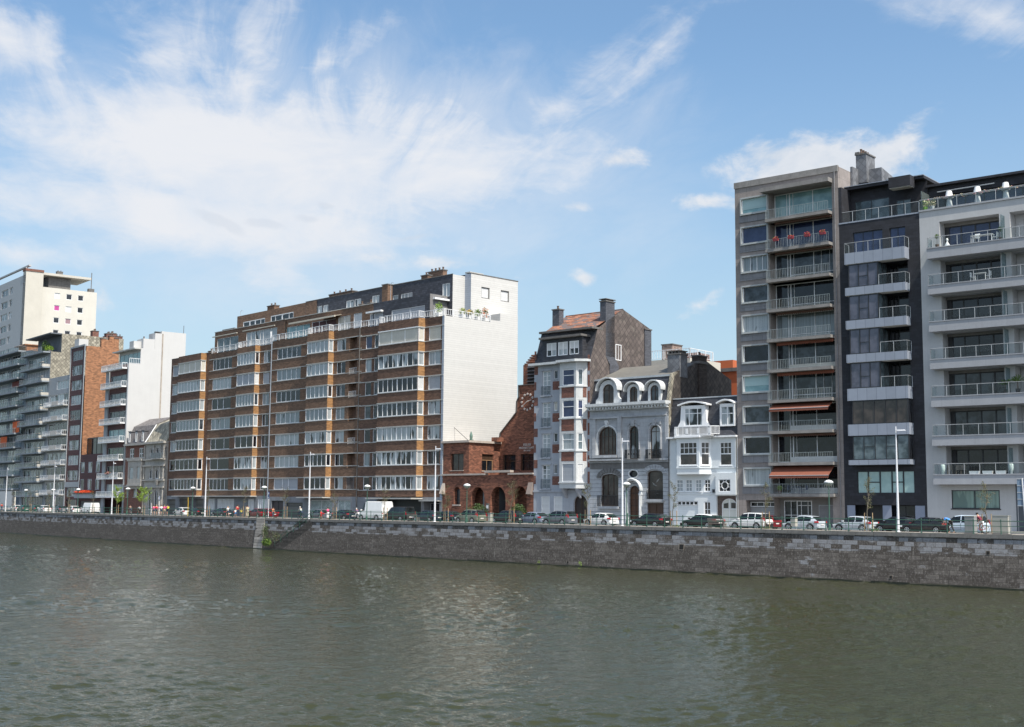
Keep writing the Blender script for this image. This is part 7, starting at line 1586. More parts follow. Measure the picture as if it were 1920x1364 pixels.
for k, z in enumerate(zs_):
    q = MB(); q.box(.1, L-.1, -1.15, -.003, z-.15, z); b_ = q.build('balcony', M_LINT, R); bar_rail(b_, [((.15, -1.1), (L-.15, -1.1)), ((L-.15, -1.1), (L-.15, 0)), ((.15, 0), (.15, -1.1))], z, .95, M_WHITE, step=.28, r=.03, top=.05)
    q = MB(); q.box(L*.42, L*.72, -1.14, -1.08, z+.1, z+.95); q.build('balcony_panel', mat('cream_panel', (.55, .5, .45), .7), b_)
# second balcony block with shingled side
F = FAC['bal2']; R = F.root('shingle_sided_block', 'blue grey balcony block with a scaly pale shingled side wall and rooftop greenery', 'apartment block')
U = lambda X, Y, v=0: F.u(*c1(X, Y), v); Z = lambda X, Y, v=0: F.z(*c1(X, Y), v)
L = F.L; zt = Z(270, 450); PRJ = 1.6; ss = even([(Z(215, y, -PRJ), 0) for y in (565, 637, 707, 783, 858, 930, 1000, 1078, 1152, 1226)]); zs_ = [s[0] for s in ss]
zt = zs_[0]+3.3
hs_ = [(.6, L-1.6, z+.1, z+2.5) for z in zs_]+[(.6, L-1, 0, zs_[-1]-.4)]
mb = MB(); wall(mb, FR(), 0, L, -.2, zt, hs_, .4); mb.build('wall', M_BG, R)
V = lambda X, Y: F.vz(*c1(X, Y), L); vA = 3.0; zhi = F.vz(*c1(318, 398), L)[1]; vB = V(318, 398)[0]; vC = F.vz(232, 637, L)[0]
mb = MB(); wall(mb, SR(L, 0), 0, vB, -.2, zt+.0, []); wall(mb, SR(L, 0), vB, vC, -.2, zhi, []); mb.build('side_wall', M_DSL, R)
q = MB(); q.quad((0, vC, 0), (L, vC, 0), (L, vC, zhi), (0, vC, zhi)); q.quad((0, 14, 0), (0, 0, 0), (0, 0, zt), (0, 14, zt)); q.quad((0, vB, zhi), (L, vB, zhi), (L, vC, zhi), (0, vC, zhi)); q.quad((0, 0, zt), (L, 0, zt), (L, vB, zt), (0, vB, zt)); q.quad((0, vB, zt), (L, vB, zt), (L, vB, zhi), (0, vB, zhi)); q.box(-1, L, vB-2.5, vB, zhi-.2, zhi+.05); q.build('roof', M_BG2, R)
gms = [G_PART, BL_GREY, G_CURT, G_PART, BL_GREY, G_PART, G_PART, G_DARK, G_PART, G_CURT, G_DARK]
for k, h in enumerate(hs_): window(R, FR(), *h, M_WFRAME, gms[k], dep=.2, cols=(.12, .25, .38, .5, .62, .75, .88), fw=.08)
for k, z in enumerate(zs_+[zt+.0]):
    q = MB(); q.box(.0, L-.3, -PRJ, -.003, z-.28, z); b_ = q.build('balcony', M_BG, R)
    if k < 10:
        q = MB(); q.box(L-1.5, L-.35, -PRJ-.06, -PRJ+.06, z, z+.55); q.box(L-.42, L-.32, -PRJ+.07, 0, z, z+.55); q.box(L-2.4, L-.3, -PRJ-.12, -PRJ+.3, z+.9, z+1.0); q.build('planter_box', mat('pale_planter', (.42, .40, .36), .8, amp=.25), b_)
    glass_rail(b_, [((.05, -PRJ+.04), (L-1.5, -PRJ+.04)), ((.05, 0), (.05, -PRJ+.04))], z, .95, M_STEEL, CLEARB, step=.75)
for k in range(0): pass
o = empty('roof_garden_shrub', F.world(L-2.5, vB-2.2, zt), F.rz, 'dark green shrubs under the flat canopy on the shingle sided block', 'shrub'); q = MB(); leaves(q, (-1.2, 0, 1.3), (1.0, 1.0, 1.5), 500, .3, mi=0); leaves(q, (1.2, 0, .8), (1.6, .9, .7), 400, .3, mi=1); q.build('foliage', [PLANT, PLANT2], o); q = MB(); q.box(-2, 2, -.4, .4, 0, .4); q.build('planter', M_CAP, o)
chs = [F.vz(X, 636, L)[0] for X in (181, 207, 214, 226)]
for v_, h in zip(chs, (1.6, 1.2, 1.4, .7)): chimney(R, L-2.0, L-.6, v_-.7, v_+.7, zhi, zhi+h*.8, M_RB, 2)
# first balcony block at the frame edge
F = FAC['bal1']; R = F.root('blue_balcony_block', 'blue grey balcony block with glass parapets and orange sun screens at the left edge', 'apartment block')
U = lambda X, Y, v=0: F.u(*c1(X, Y), v); Z = lambda X, Y, v=0: F.z(*c1(X, Y), v)
L = F.L; PRJ = 1.9; ss = even([(Z(90, y, -PRJ), 0) for y in (618, 690, 758, 832, 905, 973, 1046, 1118, 1190)]); zs_ = [s[0] for s in ss]; zs_ = [zs_[0]*2-zs_[1]]+zs_; zt = zs_[0]+3.0
hs_ = [(.6+i*(L-1)/4, .6+(i+.86)*(L-1)/4, z+.1, z+2.5) for z in zs_ for i in range(4)]
mb = MB(); wall(mb, FR(), 0, L, -.2, zt, hs_+[(1, L-1, 0, zs_[-1]-.5)], .4); mb.build('wall', M_BG, R); body(R, M_BG, 0, L, 0, 13, -.2, zt, left=False)
M_OS = mat('orange_screen', (.55, .10, .02), .8)
for k, h in enumerate(hs_): window(R, FR(), *h, M_WFRAME, random.choice([G_PART, G_CURT, G_DARK, G_PART, BL_GREY]), dep=.2, cols=(.2, .4, .6, .8), fw=.08)
for k, z in enumerate(zs_+[zt]):
    q = MB(); q.box(.3, L-.8, -PRJ, -.003, z-.35, z); b_ = q.build('balcony', M_BG, R); glass_rail(b_, [((.35, -PRJ+.05), (L-.85, -PRJ+.05)), ((L-.85, -PRJ+.05), (L-.85, 0))], z, 1.0, M_STEEL, CLEARB, step=1.3)
for k, x0, x1 in ((5, U(62, 910, -1.5), U(96, 910, -1.5)), (6, U(0, 985, -1.5), U(32, 985, -1.5))):
    q = MB(); q.box(x0, x1, -1.5, -1.45, zs_[k], zs_[k]+2.5); q.build('sun_screen', M_OS, R)
q = MB(); q.box(U(60, 700, -.5), U(110, 690, -.5), -.5, -.4, zs_[2]+1.2, zs_[2]+2.6); q.build('red_blind', M_BR if 0 else mat('dim_red', (.16, .04, .03), .8), R)
q = MB(); x = U(95, 500, 2); q.box(x, x+5, 2, 5, zt, zt+2.2); q.box(x-2.5, x+5.3, 1.7, 5.2, zt+2.2, zt+2.4); q.build('roof_house', M_OB, R)
q = MB(); q.box(2, x-2, 2.5, 5, zt, zt+1.1); q.build('roof_parapet', M_RB, R)

# ---- the two ornate town houses
ct = cl_; F = FAC['town']; U = lambda X, Y, v=0: F.u(*ct(X, Y), v); Z = lambda X, Y, v=0: F.z(*ct(X, Y), v)
M_PS = mat('pale_bay_stone', (.36, .34, .31), .8, amp=.35, scale=1.2, grime=.6)
xm = U(383, 1000); L = U(545, 1000); L = min(L, F.L); zt = Z(225, 858); zr1 = Z(280, 690, 1.5)
def th_roof(R, u0, u1, mt):
    q = MB(); q.xprism([(0, zt), (1.4, zt+3.4), (4.5, zt+5.0), (9, zt+4.6), (11, zt)], u0+.02, u1-.02); q.build('mansard_roof', mt, R)
    q = MB(); q.box(u0-.1, u1+.05, -.5, .2, zt-.35, zt+.02); q.build('cornice', M_PS, R)
R = F.root('brick_bay_house', 'red brick town house with a pale stone bay window and three small dormers', 'town house')
top = (Z(255, 965), Z(255, 890)); mid = (Z(250, 1122), Z(250, 1030)); low = (Z(280, 1255), Z(280, 1190))
tw = [(U(a, 925), U(b, 925)) for a, b in ((255, 286), (325, 356))]; mw = [(U(a, 1080, -.8), U(b, 1080, -.8)) for a, b in ((248, 278), (303, 327))]; lw = [(U(a, 1220), U(b, 1220)) for a, b in ((228, 243), (280, 308), (335, 352))]
mw2 = (U(348, 1080), U(364, 1080)); bay0, bay1 = U(238, 1080, -.8), U(338, 1080, -.8); zb0, zb1 = Z(240, 1160, -.8), Z(240, 985, -.8)
mb = MB(); wall(mb, FR(), 0, xm, -.2, zt-.35, [(a, b, *top) for a, b in tw]+[(a, b, *low) for a, b in lw]+[(mw2[0], mw2[1], *mid)], .2); mb.build('wall', M_RB, R)
body(R, M_RB, 0, xm, 0, 11, -.2, zt-.35, left=False)
for a, b in tw: window(R, FR(), a, b, *top, M_WHITE, G_DARK, dep=.12, cols=((.5, .12),), rows=(.45,), fw=.12, mw=.1, sill=M_PS)
for a, b in lw: window(R, FR(), a, b, *low, M_PS, G_PART, dep=.12, fw=.1, sill=M_PS)
window(R, FR(), *mw2, *mid, M_PS, G_PART, dep=.1)
mb = MB(); wall(mb, FR(-.8), bay0, bay1, zb0, zb1, [(a, b, *mid) for a, b in mw], .25); mb.box(bay1-.01, bay1, -.8, 0, zb0, zb1); mb.box(bay0, bay0+.01, -.8, 0, zb0, zb1); mb.box(bay0-.2, bay1+.2, -1.0, -.003, zb1, zb1+.35); mb.box(bay0-.2, bay1+.2, -1.0, -.003, zb0-.3, zb0)
mb.box(bay0+.5, bay1-.5, -.6, -.002, zb0-.8, zb0-.3); bay = mb.build('bay', M_PS, R)
for a, b in mw: window(bay, FR(-.8), a, b, *mid, M_PS, G_CURT, dep=.15)
q = MB(); q.box(0, xm, -.15, -.002, zb1+.4, zb1+.7); q.box(0, xm, -.12, -.002, low[1]+.3, low[1]+.5); q.build('string_course', M_PS, R)
th_roof(R, 0, xm, mat('pale_slate', (.13, .12, .12), .7, 'tile', bw=.4, bh=.2, var=.3, amp=.3))
for X in (262, 313, 362):
    x = U(X, 790, .3); q = MB(); q.box(x-.5, x+.5, .1, 2.0, zt+.1, zt+2.3); q.box(x-.62, x+.62, 0, 2.0, zt+2.3, zt+2.45); d = q.build('dormer', mat('dormer_lead', (.10, .10, .11), .7), R); window(d, FR(.09), x-.33, x+.33, zt+.35, zt+2.1, M_WHITE, G_MID, dep=-.0, fw=.1)
F2 = Fac(F.world(xm, 0).xy, F.a); sh_ = xm
R = F2.root('stone_bay_house', 'pale carved stone town house with arched windows and an iron balcony', 'town house')
US = lambda X, Y, v=0: U(X, Y, v)-sh_; Ls = L-sh_
cols3 = ((400, 426), (444, 472), (497, 520))
t2 = (Z(410, 965), Z(410, 885)); m2 = (Z(410, 1117), Z(410, 1042)); l2 = (.8, Z(410, 1200))
mb = MB(); hh = [(US(a, 1000, -.5)-.0, US(b, 1000, -.5), *r) for a, b in cols3 for r in (t2, m2, l2)]
wall(mb, FR(-.5), 0.15, Ls-.15, -.2, zt-.35, hh, .3)
for x0, x1, z0, z1 in hh: arch_fill(mb, FR(-.5), x0, x1, z0, z1-(x1-x0)*.5, (x1-x0)*.48, z1, .3)
mb.quad((Ls-.15, -.5, -.2), (Ls-.15, 0, -.2), (Ls-.15, 0, zt-.35), (Ls-.15, -.5, zt-.35)); mb.quad((0, 0, -.2), (Ls, 0, -.2), (Ls, 0, zt-.35), (0, 0, zt-.35)); mb.build('wall', M_PS, R); body(R, M_RB, 0, Ls, 0, 11, -.2, zt-.35, left=False)
for x0, x1, z0, z1 in hh: r = (x1-x0)/2; arch_window(R, FR(-.5), x0, x1, z0, z1-r, r*.96, M_WHITE, G_DARK, dep=.2, cols=(.5,), fw=.09)
for i, z in enumerate((t2[0]-.2, m2[0]-.25, m2[1]+.55, l2[1]+.5)): q = MB(); q.box(.0, Ls, -.85, -.5, z-.15, z+.1); q.build('string_course', M_PS, R)
for i in range(4):
    x = [.35, hh[3][0]-.3, hh[6][0]-.3, Ls-.35][i]
    for z0, z1 in ((m2[0], m2[1]+.4), (t2[0], t2[1]+.4), (.3, l2[1]+.4)): q = MB(); q.lathe([(.16, z0), (.11, z0+.3), (.1, z1-.3), (.17, z1)], (x, -.68, 0), 8); q.build('colonnette', M_PS, R)
bx0, bx1 = US(420, 985, -1), US(496, 985, -1); q = MB(); q.box(bx0, bx1, -1.3, -.5, t2[0]-.25, t2[0]-.1); b_ = q.build('balcony', M_PS, R); bar_rail(b_, [((bx0, -1.25), (bx1, -1.25)), ((bx1, -1.25), (bx1, -.5))], t2[0]-.1, 1.0, mat('pale_iron', (.16, .19, .21)), step=.16, r=.03)
q = MB(); q.lathe([(.1, -.9), (.35, -.3), (.5, 0)], ((bx0+bx1)/2, -.8, m2[0]-.35), 10); q.build('corbel', M_PS, R)
q = MB(); q.xprism([(-.5, zt), (1.6, zt+3.4), (4.5, zt+4.7), (11, zt)], .02, Ls-.02); q.build('mansard_roof', M_DSL, R); q = MB(); q.box(-.05, Ls, -1.0, .2, zt-.35, zt+.02); q.build('cornice', M_PS, R); q = MB(); q.tube((.03, -.5, zt), (.03, 1.6, zt+3.4), .12); q.build('hip_strip', M_WHITE, R)
chimney(R, Ls-1.6, Ls-.4, 6, 7, zt+2, zt+5.6, M_DFRAME, 2)

# ================================================================ buildings behind the row
def far_fac(px, Y, a): d = ray(px, HOR(px)); t = Y/d.y; return Fac((d.x*t, Y), radians(a))
F = far_fac(27, 430, 38); R = F.root('white_high_rise', 'tall white high rise with a blank stair tower, far behind the left blocks', 'high rise')
M_HR = mat('high_rise_render', (.46, .44, .39), .9, amp=.10, scale=.25, grime=.3, gcol=(.36, .33, .27)); M_HRF = mat('high_rise_front', (.40, .42, .43), .9, amp=.12)
g5 = crop(0, 490, 5.455); V5 = lambda X, Y, u=0: F.vz(*g5(X, Y), u); U5 = lambda X, Y, v=0: F.uz(*g5(X, Y), v)
zf = U5(80, 215)[1]; ztw = V5(168, 85)[1]; uL = U5(-250, 300)[0]
ff = [(U5(a, y)[0], U5(b, y)[0], U5(40, y+38)[1], U5(40, y-30)[1]) for a, b, y in []]
zz0 = U5(50, 365)[1]; st = (U5(45, 290)[1]-U5(42, 412)[1])
hs_ = []
for k in range(9):
    z = U5(50, 365)[1]-k*st
    for a, b in ((20, 82), (100, 130), (-60, -20), (-150, -90), (-230, -190)): hs_.append((U5(a, 300)[0], U5(b, 300)[0], z, z+st*.55))
mb = MB(); wall(mb, FR(), uL, 0, -.2, zf, hs_, .4); mb.box(uL, -1.2, 1.2, 2, zf+3.2, zf+3.7); mb.box(uL+2, uL+2.5, 1, 1.5, zf, zf+3.2); mb.box(-4, -3.6, 1, 1.4, zf, zf+3.2); mb.build('front_wall', M_HRF, R)
for h in hs_: window(R, FR(), *h, M_WFRAME, random.choice([G_MID, G_PART, G_DARK]), dep=.3, cols=(.5,), fw=.15, mw=.15)
vt_ = V5(438, 300)[0]; mb = MB(); mb.box(-3, 0, 0, vt_, -.2, ztw); mb.build('stair_tower', M_HR, R); mb = MB(); mb.box(-3.2, .2, -.2, vt_+.1, ztw, ztw+.8); mb.build('tower_cap', M_RB, R)
u2 = -2.2; va = F.vz(*g5(468, 300), u2)[0]; vb2 = F.vz(*g5(992, 330), u2)[0]; zw = F.vz(*g5(500, 262), u2)[1]; zw2 = F.vz(*g5(985, 330), u2)[1]
zw = (zw+zw2)/2
hs_ = []; cw = [(F.vz(*g5(a, 400), u2)[0], F.vz(*g5(b, 400), u2)[0]) for a, b in ((556, 614), (676, 735), (796, 853))]
zz = F.vz(*g5(556, 380), u2)[1]; stp = zz-F.vz(*g5(547, 505), u2)[1]
for k in range(5):
    for j, (a, b) in enumerate(cw): hs_.append((a, b, zz-k*stp, zz-k*stp+stp*.45))
mb = MB(); sd_ = ((u2, 0), (0, 1), (-1, 0)); wall(mb, sd_, vt_, vb2, -.2, zw, hs_, .3); mb.quad((u2-20, vb2, 0), (u2, vb2, 0), (u2, vb2, zw), (u2-20, vb2, zw)); mb.quad((u2-20, vt_, zw), (u2, vt_, zw), (u2, vb2, zw), (u2-20, vb2, zw)); mb.build('side_wall', mat('high_rise_white', (.50, .485, .44), .9, amp=.07, scale=.25, grime=.25, gcol=(.5, .45, .36)), R)
M_MAG = mat('magenta_blind', (.38, .05, .22), .7)
for k, h in enumerate(hs_): window(R, sd_, *h, M_WFRAME, M_MAG if k == 3 else BL_WHITE if k in (0, 4) else mat('pinkish_blind', (.25, .16, .18), .7) if k == 7 else G_DARK, dep=.2, fw=.15)
mb = MB(); mb.box(u2-12, u2-1.5, vt_+3, vb2-9, zw, zw+4.2); mb.build('roof_storey', M_CAP, R); mb = MB(); mb.box(u2-14, u2+.6, vt_-1, vb2-2.5, zw+4.2, zw+5.0); mb.build('roof_canopy', M_HR, R)
chimney(R, u2-3, u2-1.5, (vt_+vb2)/2-4, (vt_+vb2)/2-2, zw+5, zw+6.2, M_CAP, 2)
q = MB(); q.tube((u2-.5, vb2-2, zw), (u2-.5, vb2-2, zw+7), .15); q.box(u2-1.5, u2, vb2-3, vb2-1, zw, zw+1.2); q.build('mast', M_CAP, R)

F = far_fac(1331, 185, 50); R = F.root('orange_building', 'bright orange flat roofed building peeking out behind the dark gable', 'building')
M_ORG = mat('orange_render', (.40, .10, .035), .8, amp=.08)
zt = F.z(1335, 678); zl2 = F.z(1360, 689); u1 = F.u(1374, 680)
mb = MB(); mb.box(0, u1, 0, 9, -.2, zt); mb.build('wall', M_ORG, R); mb = MB(); mb.box(u1-6.5, u1+5, -2.2, -.01, -.2, F.z(1375, 697, -2)); mb.build('front_wing', M_ORG, R); mb = MB(); mb.box(u1-6.8, u1+5.2, -2.5, -.01, F.z(1375, 697, -2), F.z(1375, 697, -2)+.5); mb.build('parapet', M_CAP, R)
window(R, FR(-2.2), u1-5, u1-1, zt-6, zt-4, M_WFRAME, G_MID, dep=-.02)
F = far_fac(1222, 175, 50); R = F.root('terrace_building', 'pale building with white terrace railings and a brick chimney behind the mansion roof', 'building')
g4 = crop(970, 540, 2.965); zt = F.z(*g4(750, 405)); u1 = F.u(*g4(890, 420)) + 2
mb = MB(); mb.box(0, u1, 0, 8, -.2, zt); mb.build('wall', M_HR, R); frame_rail(R, [((0, -.0), (u1, 0)), ((u1, 0), (u1, 6))], zt, 1.3, M_WHITE); mb = MB(); mb.box(1, u1-.5, 2.5, 6, zt, zt+1.0); mb.build('red_storey', M_RB, R)
x0, x1 = F.u(*g4(803, 340), 3), F.u(*g4(862, 340), 3); chimney(R, x0, x1, 3, 5.5, zt, F.z(*g4(805, 320), 3), mat('grey_pink_brick', (.26, .2, .17), .9, 'brick', bw=.4, bh=.15), 0)
# ================================================================ street: cars, lamps, trees, people
def paint(name, col, rough=.28): return mat(name, col, rough, amp=.05, scale=2, coat=.35, bump=.02)
P_BLACK = paint('paint_black', (.012, .012, .014)); P_WHITE = paint('paint_white', (.66, .67, .67)); P_SILV = paint('paint_silver', (.42, .46, .50)); P_DGREY = paint('paint_grey', (.10, .11, .13))
P_NAVY = paint('paint_navy', (.015, .022, .035)); P_RED = paint('paint_red', (.14, .008, .012)); P_OLIVE = paint('paint_olive', (.15, .155, .12)); P_BLUEG = paint('paint_blue_grey', (.16, .19, .25)); P_GREEN = paint('paint_green', (.03, .09, .07))
P_BLW = paint('paint_ice', (.46, .54, .62))
CG = glass('car_glass', (.02, .025, .028), dark=(.008, .01, .011), ior=1.5)
M_TYRE = mat('tyre', (.012, .012, .013), .85); M_RIM = mat('rim', (.45, .46, .48), .35, metal=.6); M_PLAS = mat('black_plastic', (.02, .02, .022), .7)
M_TAIL = mat('tail_light', (.30, .012, .02), .25); M_HEAD = mat('head_light', (.6, .63, .66), .15); M_PLATE = mat('number_plate', (.62, .60, .58), .5)
# stations: x, belt z, roof z, half width factor, side glass?, top glass?
SHAPES = {
 'hatch': (3.95, 1.70, 1.47, [(0, .74, .75, .86, 0, 0), (.015, .92, .93, .93, 0, 1), (.11, .95, 1.26, .95, 0, 1), (.16, .95, 1.35, .97, 0, 0), (.19, .94, 1.38, 1, 1, 0), (.38, .92, 1.46, 1, 0, 0), (.40, .92, 1.46, 1, 1, 0), (.54, .90, 1.43, 1, 1, 0), (.58, .89, 1.38, 1, 1, 1), (.80, .87, .89, .98, 0, 0), (.93, .74, .75, .93, 0, 0), (.985, .60, .61, .84, 0, 0), (1, .5, .51, .78, 0, 0)]),
 'mpv': (4.2, 1.76, 1.66, [(0, .85, .86, .9, 0, 0), (.015, 1.0, 1.02, .95, 0, 1), (.08, 1.02, 1.58, .97, 1, 0), (.24, 1.02, 1.65, 1, 0, 0), (.26, 1.02, 1.65, 1, 1, 0), (.44, 1.0, 1.66, 1, 0, 0), (.46, 1.0, 1.66, 1, 1, 0), (.60, .98, 1.58, 1, 1, 1), (.80, .96, 1.0, .98, 0, 0), (.93, .85, .86, .93, 0, 0), (.985, .66, .67, .85, 0, 0), (1, .5, .51, .8, 0, 0)]),
 'suv': (4.5, 1.82, 1.62, [(0, .86, .87, .9, 0, 0), (.015, 1.02, 1.04, .95, 0, 1), (.12, 1.04, 1.55, .97, 1, 0), (.24, 1.03, 1.61, 1, 0, 0), (.26, 1.02, 1.61, 1, 1, 0), (.44, 1.0, 1.62, 1, 0, 0), (.46, 1.0, 1.62, 1, 1, 0), (.56, .98, 1.56, 1, 1, 1), (.73, .96, .99, .98, 0, 0), (.91, .88, .89, .94, 0, 0), (.985, .7, .71, .86, 0, 0), (1, .5, .51, .8, 0, 0)]),
 'wagon': (4.6, 1.78, 1.48, [(0, .80, .81, .88, 0, 0), (.015, .96, .98, .93, 0, 1), (.12, .97, 1.36, .96, 1, 0), (.26, .96, 1.44, 1, 0, 0), (.275, .96, 1.45, 1, 1, 0), (.44, .95, 1.48, 1, 0, 0), (.455, .95, 1.48, 1, 1, 0), (.54, .93, 1.44, 1, 1, 1), (.72, .90, .92, .98, 0, 0), (.90, .80, .81, .94, 0, 0), (.985, .64, .65, .86, 0, 0), (1, .5, .51, .8, 0, 0)]),
 'sedan': (4.5, 1.76, 1.44, [(0, .82, .83, .88, 0, 0), (.02, .96, .97, .93, 0, 0), (.15, .99, 1.0, .96, 0, 1), (.29, .96, 1.38, .99, 1, 0), (.30, .96, 1.39, 1, 1, 0), (.44, .95, 1.44, 1, 0, 0), (.455, .95, 1.44, 1, 1, 0), (.55, .93, 1.40, 1, 1, 1), (.73, .90, .92, .98, 0, 0), (.90, .80, .81, .94, 0, 0), (.985, .64, .65, .86, 0, 0), (1, .5, .51, .8, 0, 0)]),
 'minibus': (4.9, 1.88, 1.92, [(0, .95, .96, .95, 0, 0), (.01, 1.12, 1.14, .97, 0, 1), (.03, 1.14, 1.86, .98, 0, 0), (.06, 1.14, 1.90, 1, 1, 0), (.24, 1.13, 1.92, 1, 0, 0), (.26, 1.12, 1.92, 1, 1, 0), (.48, 1.1, 1.92, 1, 0, 0), (.5, 1.1, 1.92, 1, 1, 0), (.66, 1.08, 1.84, 1, 1, 1), (.82, 1.05, 1.08, .98, 0, 0), (.94, .92, .93, .94, 0, 0), (.985, .7, .71, .88, 0, 0), (1, .5, .51, .82, 0, 0)]),
 'van': (5.4, 2.0, 2.42, [(0, 1.2, 1.22, .97, 0, 0), (.008, 1.35, 1.37, .98, 0, 0), (.015, 1.36, 2.36, .98, 0, 0), (.03, 1.36, 2.42, 1, 0, 0), (.25, 1.34, 2.42, 1, 0, 0), (.5, 1.3, 2.42, 1, 0, 0), (.66, 1.28, 2.42, 1, 0, 0), (.68, 1.25, 2.38, 1, 1, 0), (.72, 1.22, 2.30, 1, 1, 1), (.84, 1.15, 1.20, .98, 0, 0), (.94, 1.0, 1.01, .94, 0, 0), (.985, .7, .71, .9, 0, 0), (1, .5, .51, .85, 0, 0)]),
}
def make_car(kind, pm, label, roofm=None, low=None):
    L, Wd, H, st = SHAPES[kind]; root = empty('parked_van' if kind == 'van' else 'parked_car', (0, 0, 0), 0, label, 'van' if kind == 'van' else 'car', 'cars parked along the quay')
    body_ = MB(); gl = MB(); rings = []
    for x, zb, zr, w, sg, tg in st:
        X = (x-.5)*L; hw = Wd/2*w; cab = zr-zb > .1; hr = hw*(.80 if cab else .93); hr2 = hw*(.70 if cab else .88)
        end = x in (0, 1)
        half = [(hw*.86, .24 if not end else .34), (hw*.985, .42), (hw, .62 if zb > .66 else zb*.85), (hw*.965, zb), (hr if cab else hw*.94, zr-.07 if cab else zb+.003), (hr2, zr)]
        rings.append([(X, y, z) for y, z in half]+[(X, -y, z) for y, z in half[::-1]])
    n = 12
    for i in range(len(rings)-1):
        sg, tg = st[i][4], st[i][5]
        for k in range(n-1):
            a, b, c_, d = rings[i][k], rings[i][k+1], rings[i+1][k+1], rings[i+1][k]
            side_g = k in (3, 7) and sg; top_g = k in (4, 5, 6) and tg
            pt = gl if (side_g or top_g) else body_
            pt.quad(a, b, c_, d, mi=(1 if (roofm and k in (4, 5, 6)) else 0) if pt is body_ else 0)
        body_.quad(rings[i][11], rings[i][0], rings[i+1][0], rings[i+1][11])
    body_.quad(*rings[0]); body_.quad(*rings[-1][::-1])
    # black sill band and arches
    b = body_.build('body', [pm, roofm] if roofm else pm, root)
    for p_ in b.data.polygons: p_.use_smooth = False
    gl.build('windows', CG, root)
    q = MB(); hl = L/2
    q.box(-hl+.15, hl-.2, -Wd/2*.97, Wd/2*.97, .20, .33); q.box(-hl-.04, -hl+.2, -Wd/2*.84, Wd/2*.84, .28, .50 if not low else .66); q.box(hl-.2, hl+.03, -Wd/2*.76, Wd/2*.76, .26, .44); q.build('bumper', M_PLAS if (low or kind in ('suv', 'van')) else pm, root)
    r = .32 if kind not in ('van', 'suv', 'minibus') else .36
    for x in (-hl*.60, hl*.62):
        for s_ in (-1, 1):
            q = MB(); y0 = s_*(Wd/2-.20); y1 = s_*(Wd/2+.015); q.lathe([(r*.9, y0), (r, y0+s_*.02), (r, y1-s_*.02), (r*.93, y1)] if s_ > 0 else [(r*.93, y1), (r, y1+.02), (r, y0-.02), (r*.9, y0)], (x, 0, r), 16, ax='y'); t = q.build('wheel', M_TYRE, root)
            q = MB()
            for k in range(5):
                a = 2*pi*k/5; q.tube((x, y1+s_*.012, r), (x+r*.6*cos(a), y1+s_*.012, r+r*.6*sin(a)), .05, .035, n=4)
            pr = None
            for k in range(13):
                a = 2*pi*k/12; p_ = (x+r*.64*cos(a), y1+s_*.008, r+r*.64*sin(a))
                if pr: q.tube(pr, p_, .03, n=4)
                pr = p_
            q.build('rim', M_RIM, t)
    for x in (-hl*.60, hl*.62):
        for s_ in (-1, 1):
            q = MB()
            for k in range(8): a0, a1 = pi*k/8, pi*(k+1)/8; R_ = r+.06; q.tube((x+R_*cos(a0), s_*(Wd/2+.0), r+R_*sin(a0)), (x+R_*cos(a1), s_*(Wd/2+.0), r+R_*sin(a1)), .045, n=4)
            q.build('wheel_arch', M_PLAS, root)
    tall = kind in ('mpv', 'suv', 'van', 'minibus')
    for s_ in (-1, 1):
        q = MB(); y = s_*Wd/2*.86; z0, z1 = (.88, 1.28) if tall else (.74, .94); w = .08 if tall else .14
        q.hexa([(-hl-.02, y-w, z0), (-hl+.32, y-w+s_*.02, z0), (-hl+.32, y+w*.9, z0), (-hl-.02, y+w*.5, z0)], [(-hl+.05, y-w, z1), (-hl+.35, y-w, z1), (-hl+.35, y+w*.7, z1), (-hl+.05, y+w*.4, z1)]); q.build('tail_light', M_TAIL, root)
        q = MB(); q.box(hl-.35, hl-.06, y-.14, y+.02*s_+.04, .56, .70); q.build('headlight', M_HEAD, root)
        q = MB(); X = (.70 if kind not in ('van',) else .80)*L-hl; q.box(X-.08, X+.08, s_*Wd/2*.93, s_*(Wd/2+.14), st[7][1]+.02, st[7][1]+.17); q.build('mirror', pm, root)
    q = MB(); q.box(-hl-.06, -hl-.035, -.26, .26, .55, .66); q.build('number_plate', M_PLATE, root)
    q = MB(); cuts = [x for x in (.25, .45, .62)] if kind != 'van' else [.3, .62]
    for x in cuts:
        for s_ in (-1, 1): X = (x-.5)*L; q.box(X-.008, X+.008, s_*(Wd/2-.04), s_*(Wd/2+.004), .36, .94)
    for s_ in (-1, 1): q.box(-hl*.45, hl*.5, s_*(Wd/2-.02), s_*(Wd/2+.005), .55, .575)
    q.build('door_seams', M_PLAS, root)
    return root
def put(o, px, off=5.2, z=QZ-.14, turn=pi/2):
    p, h = at(px, off, z); o.location = (p.x, p.y, z); o.rotation_euler = (0, 0, h+turn); return o
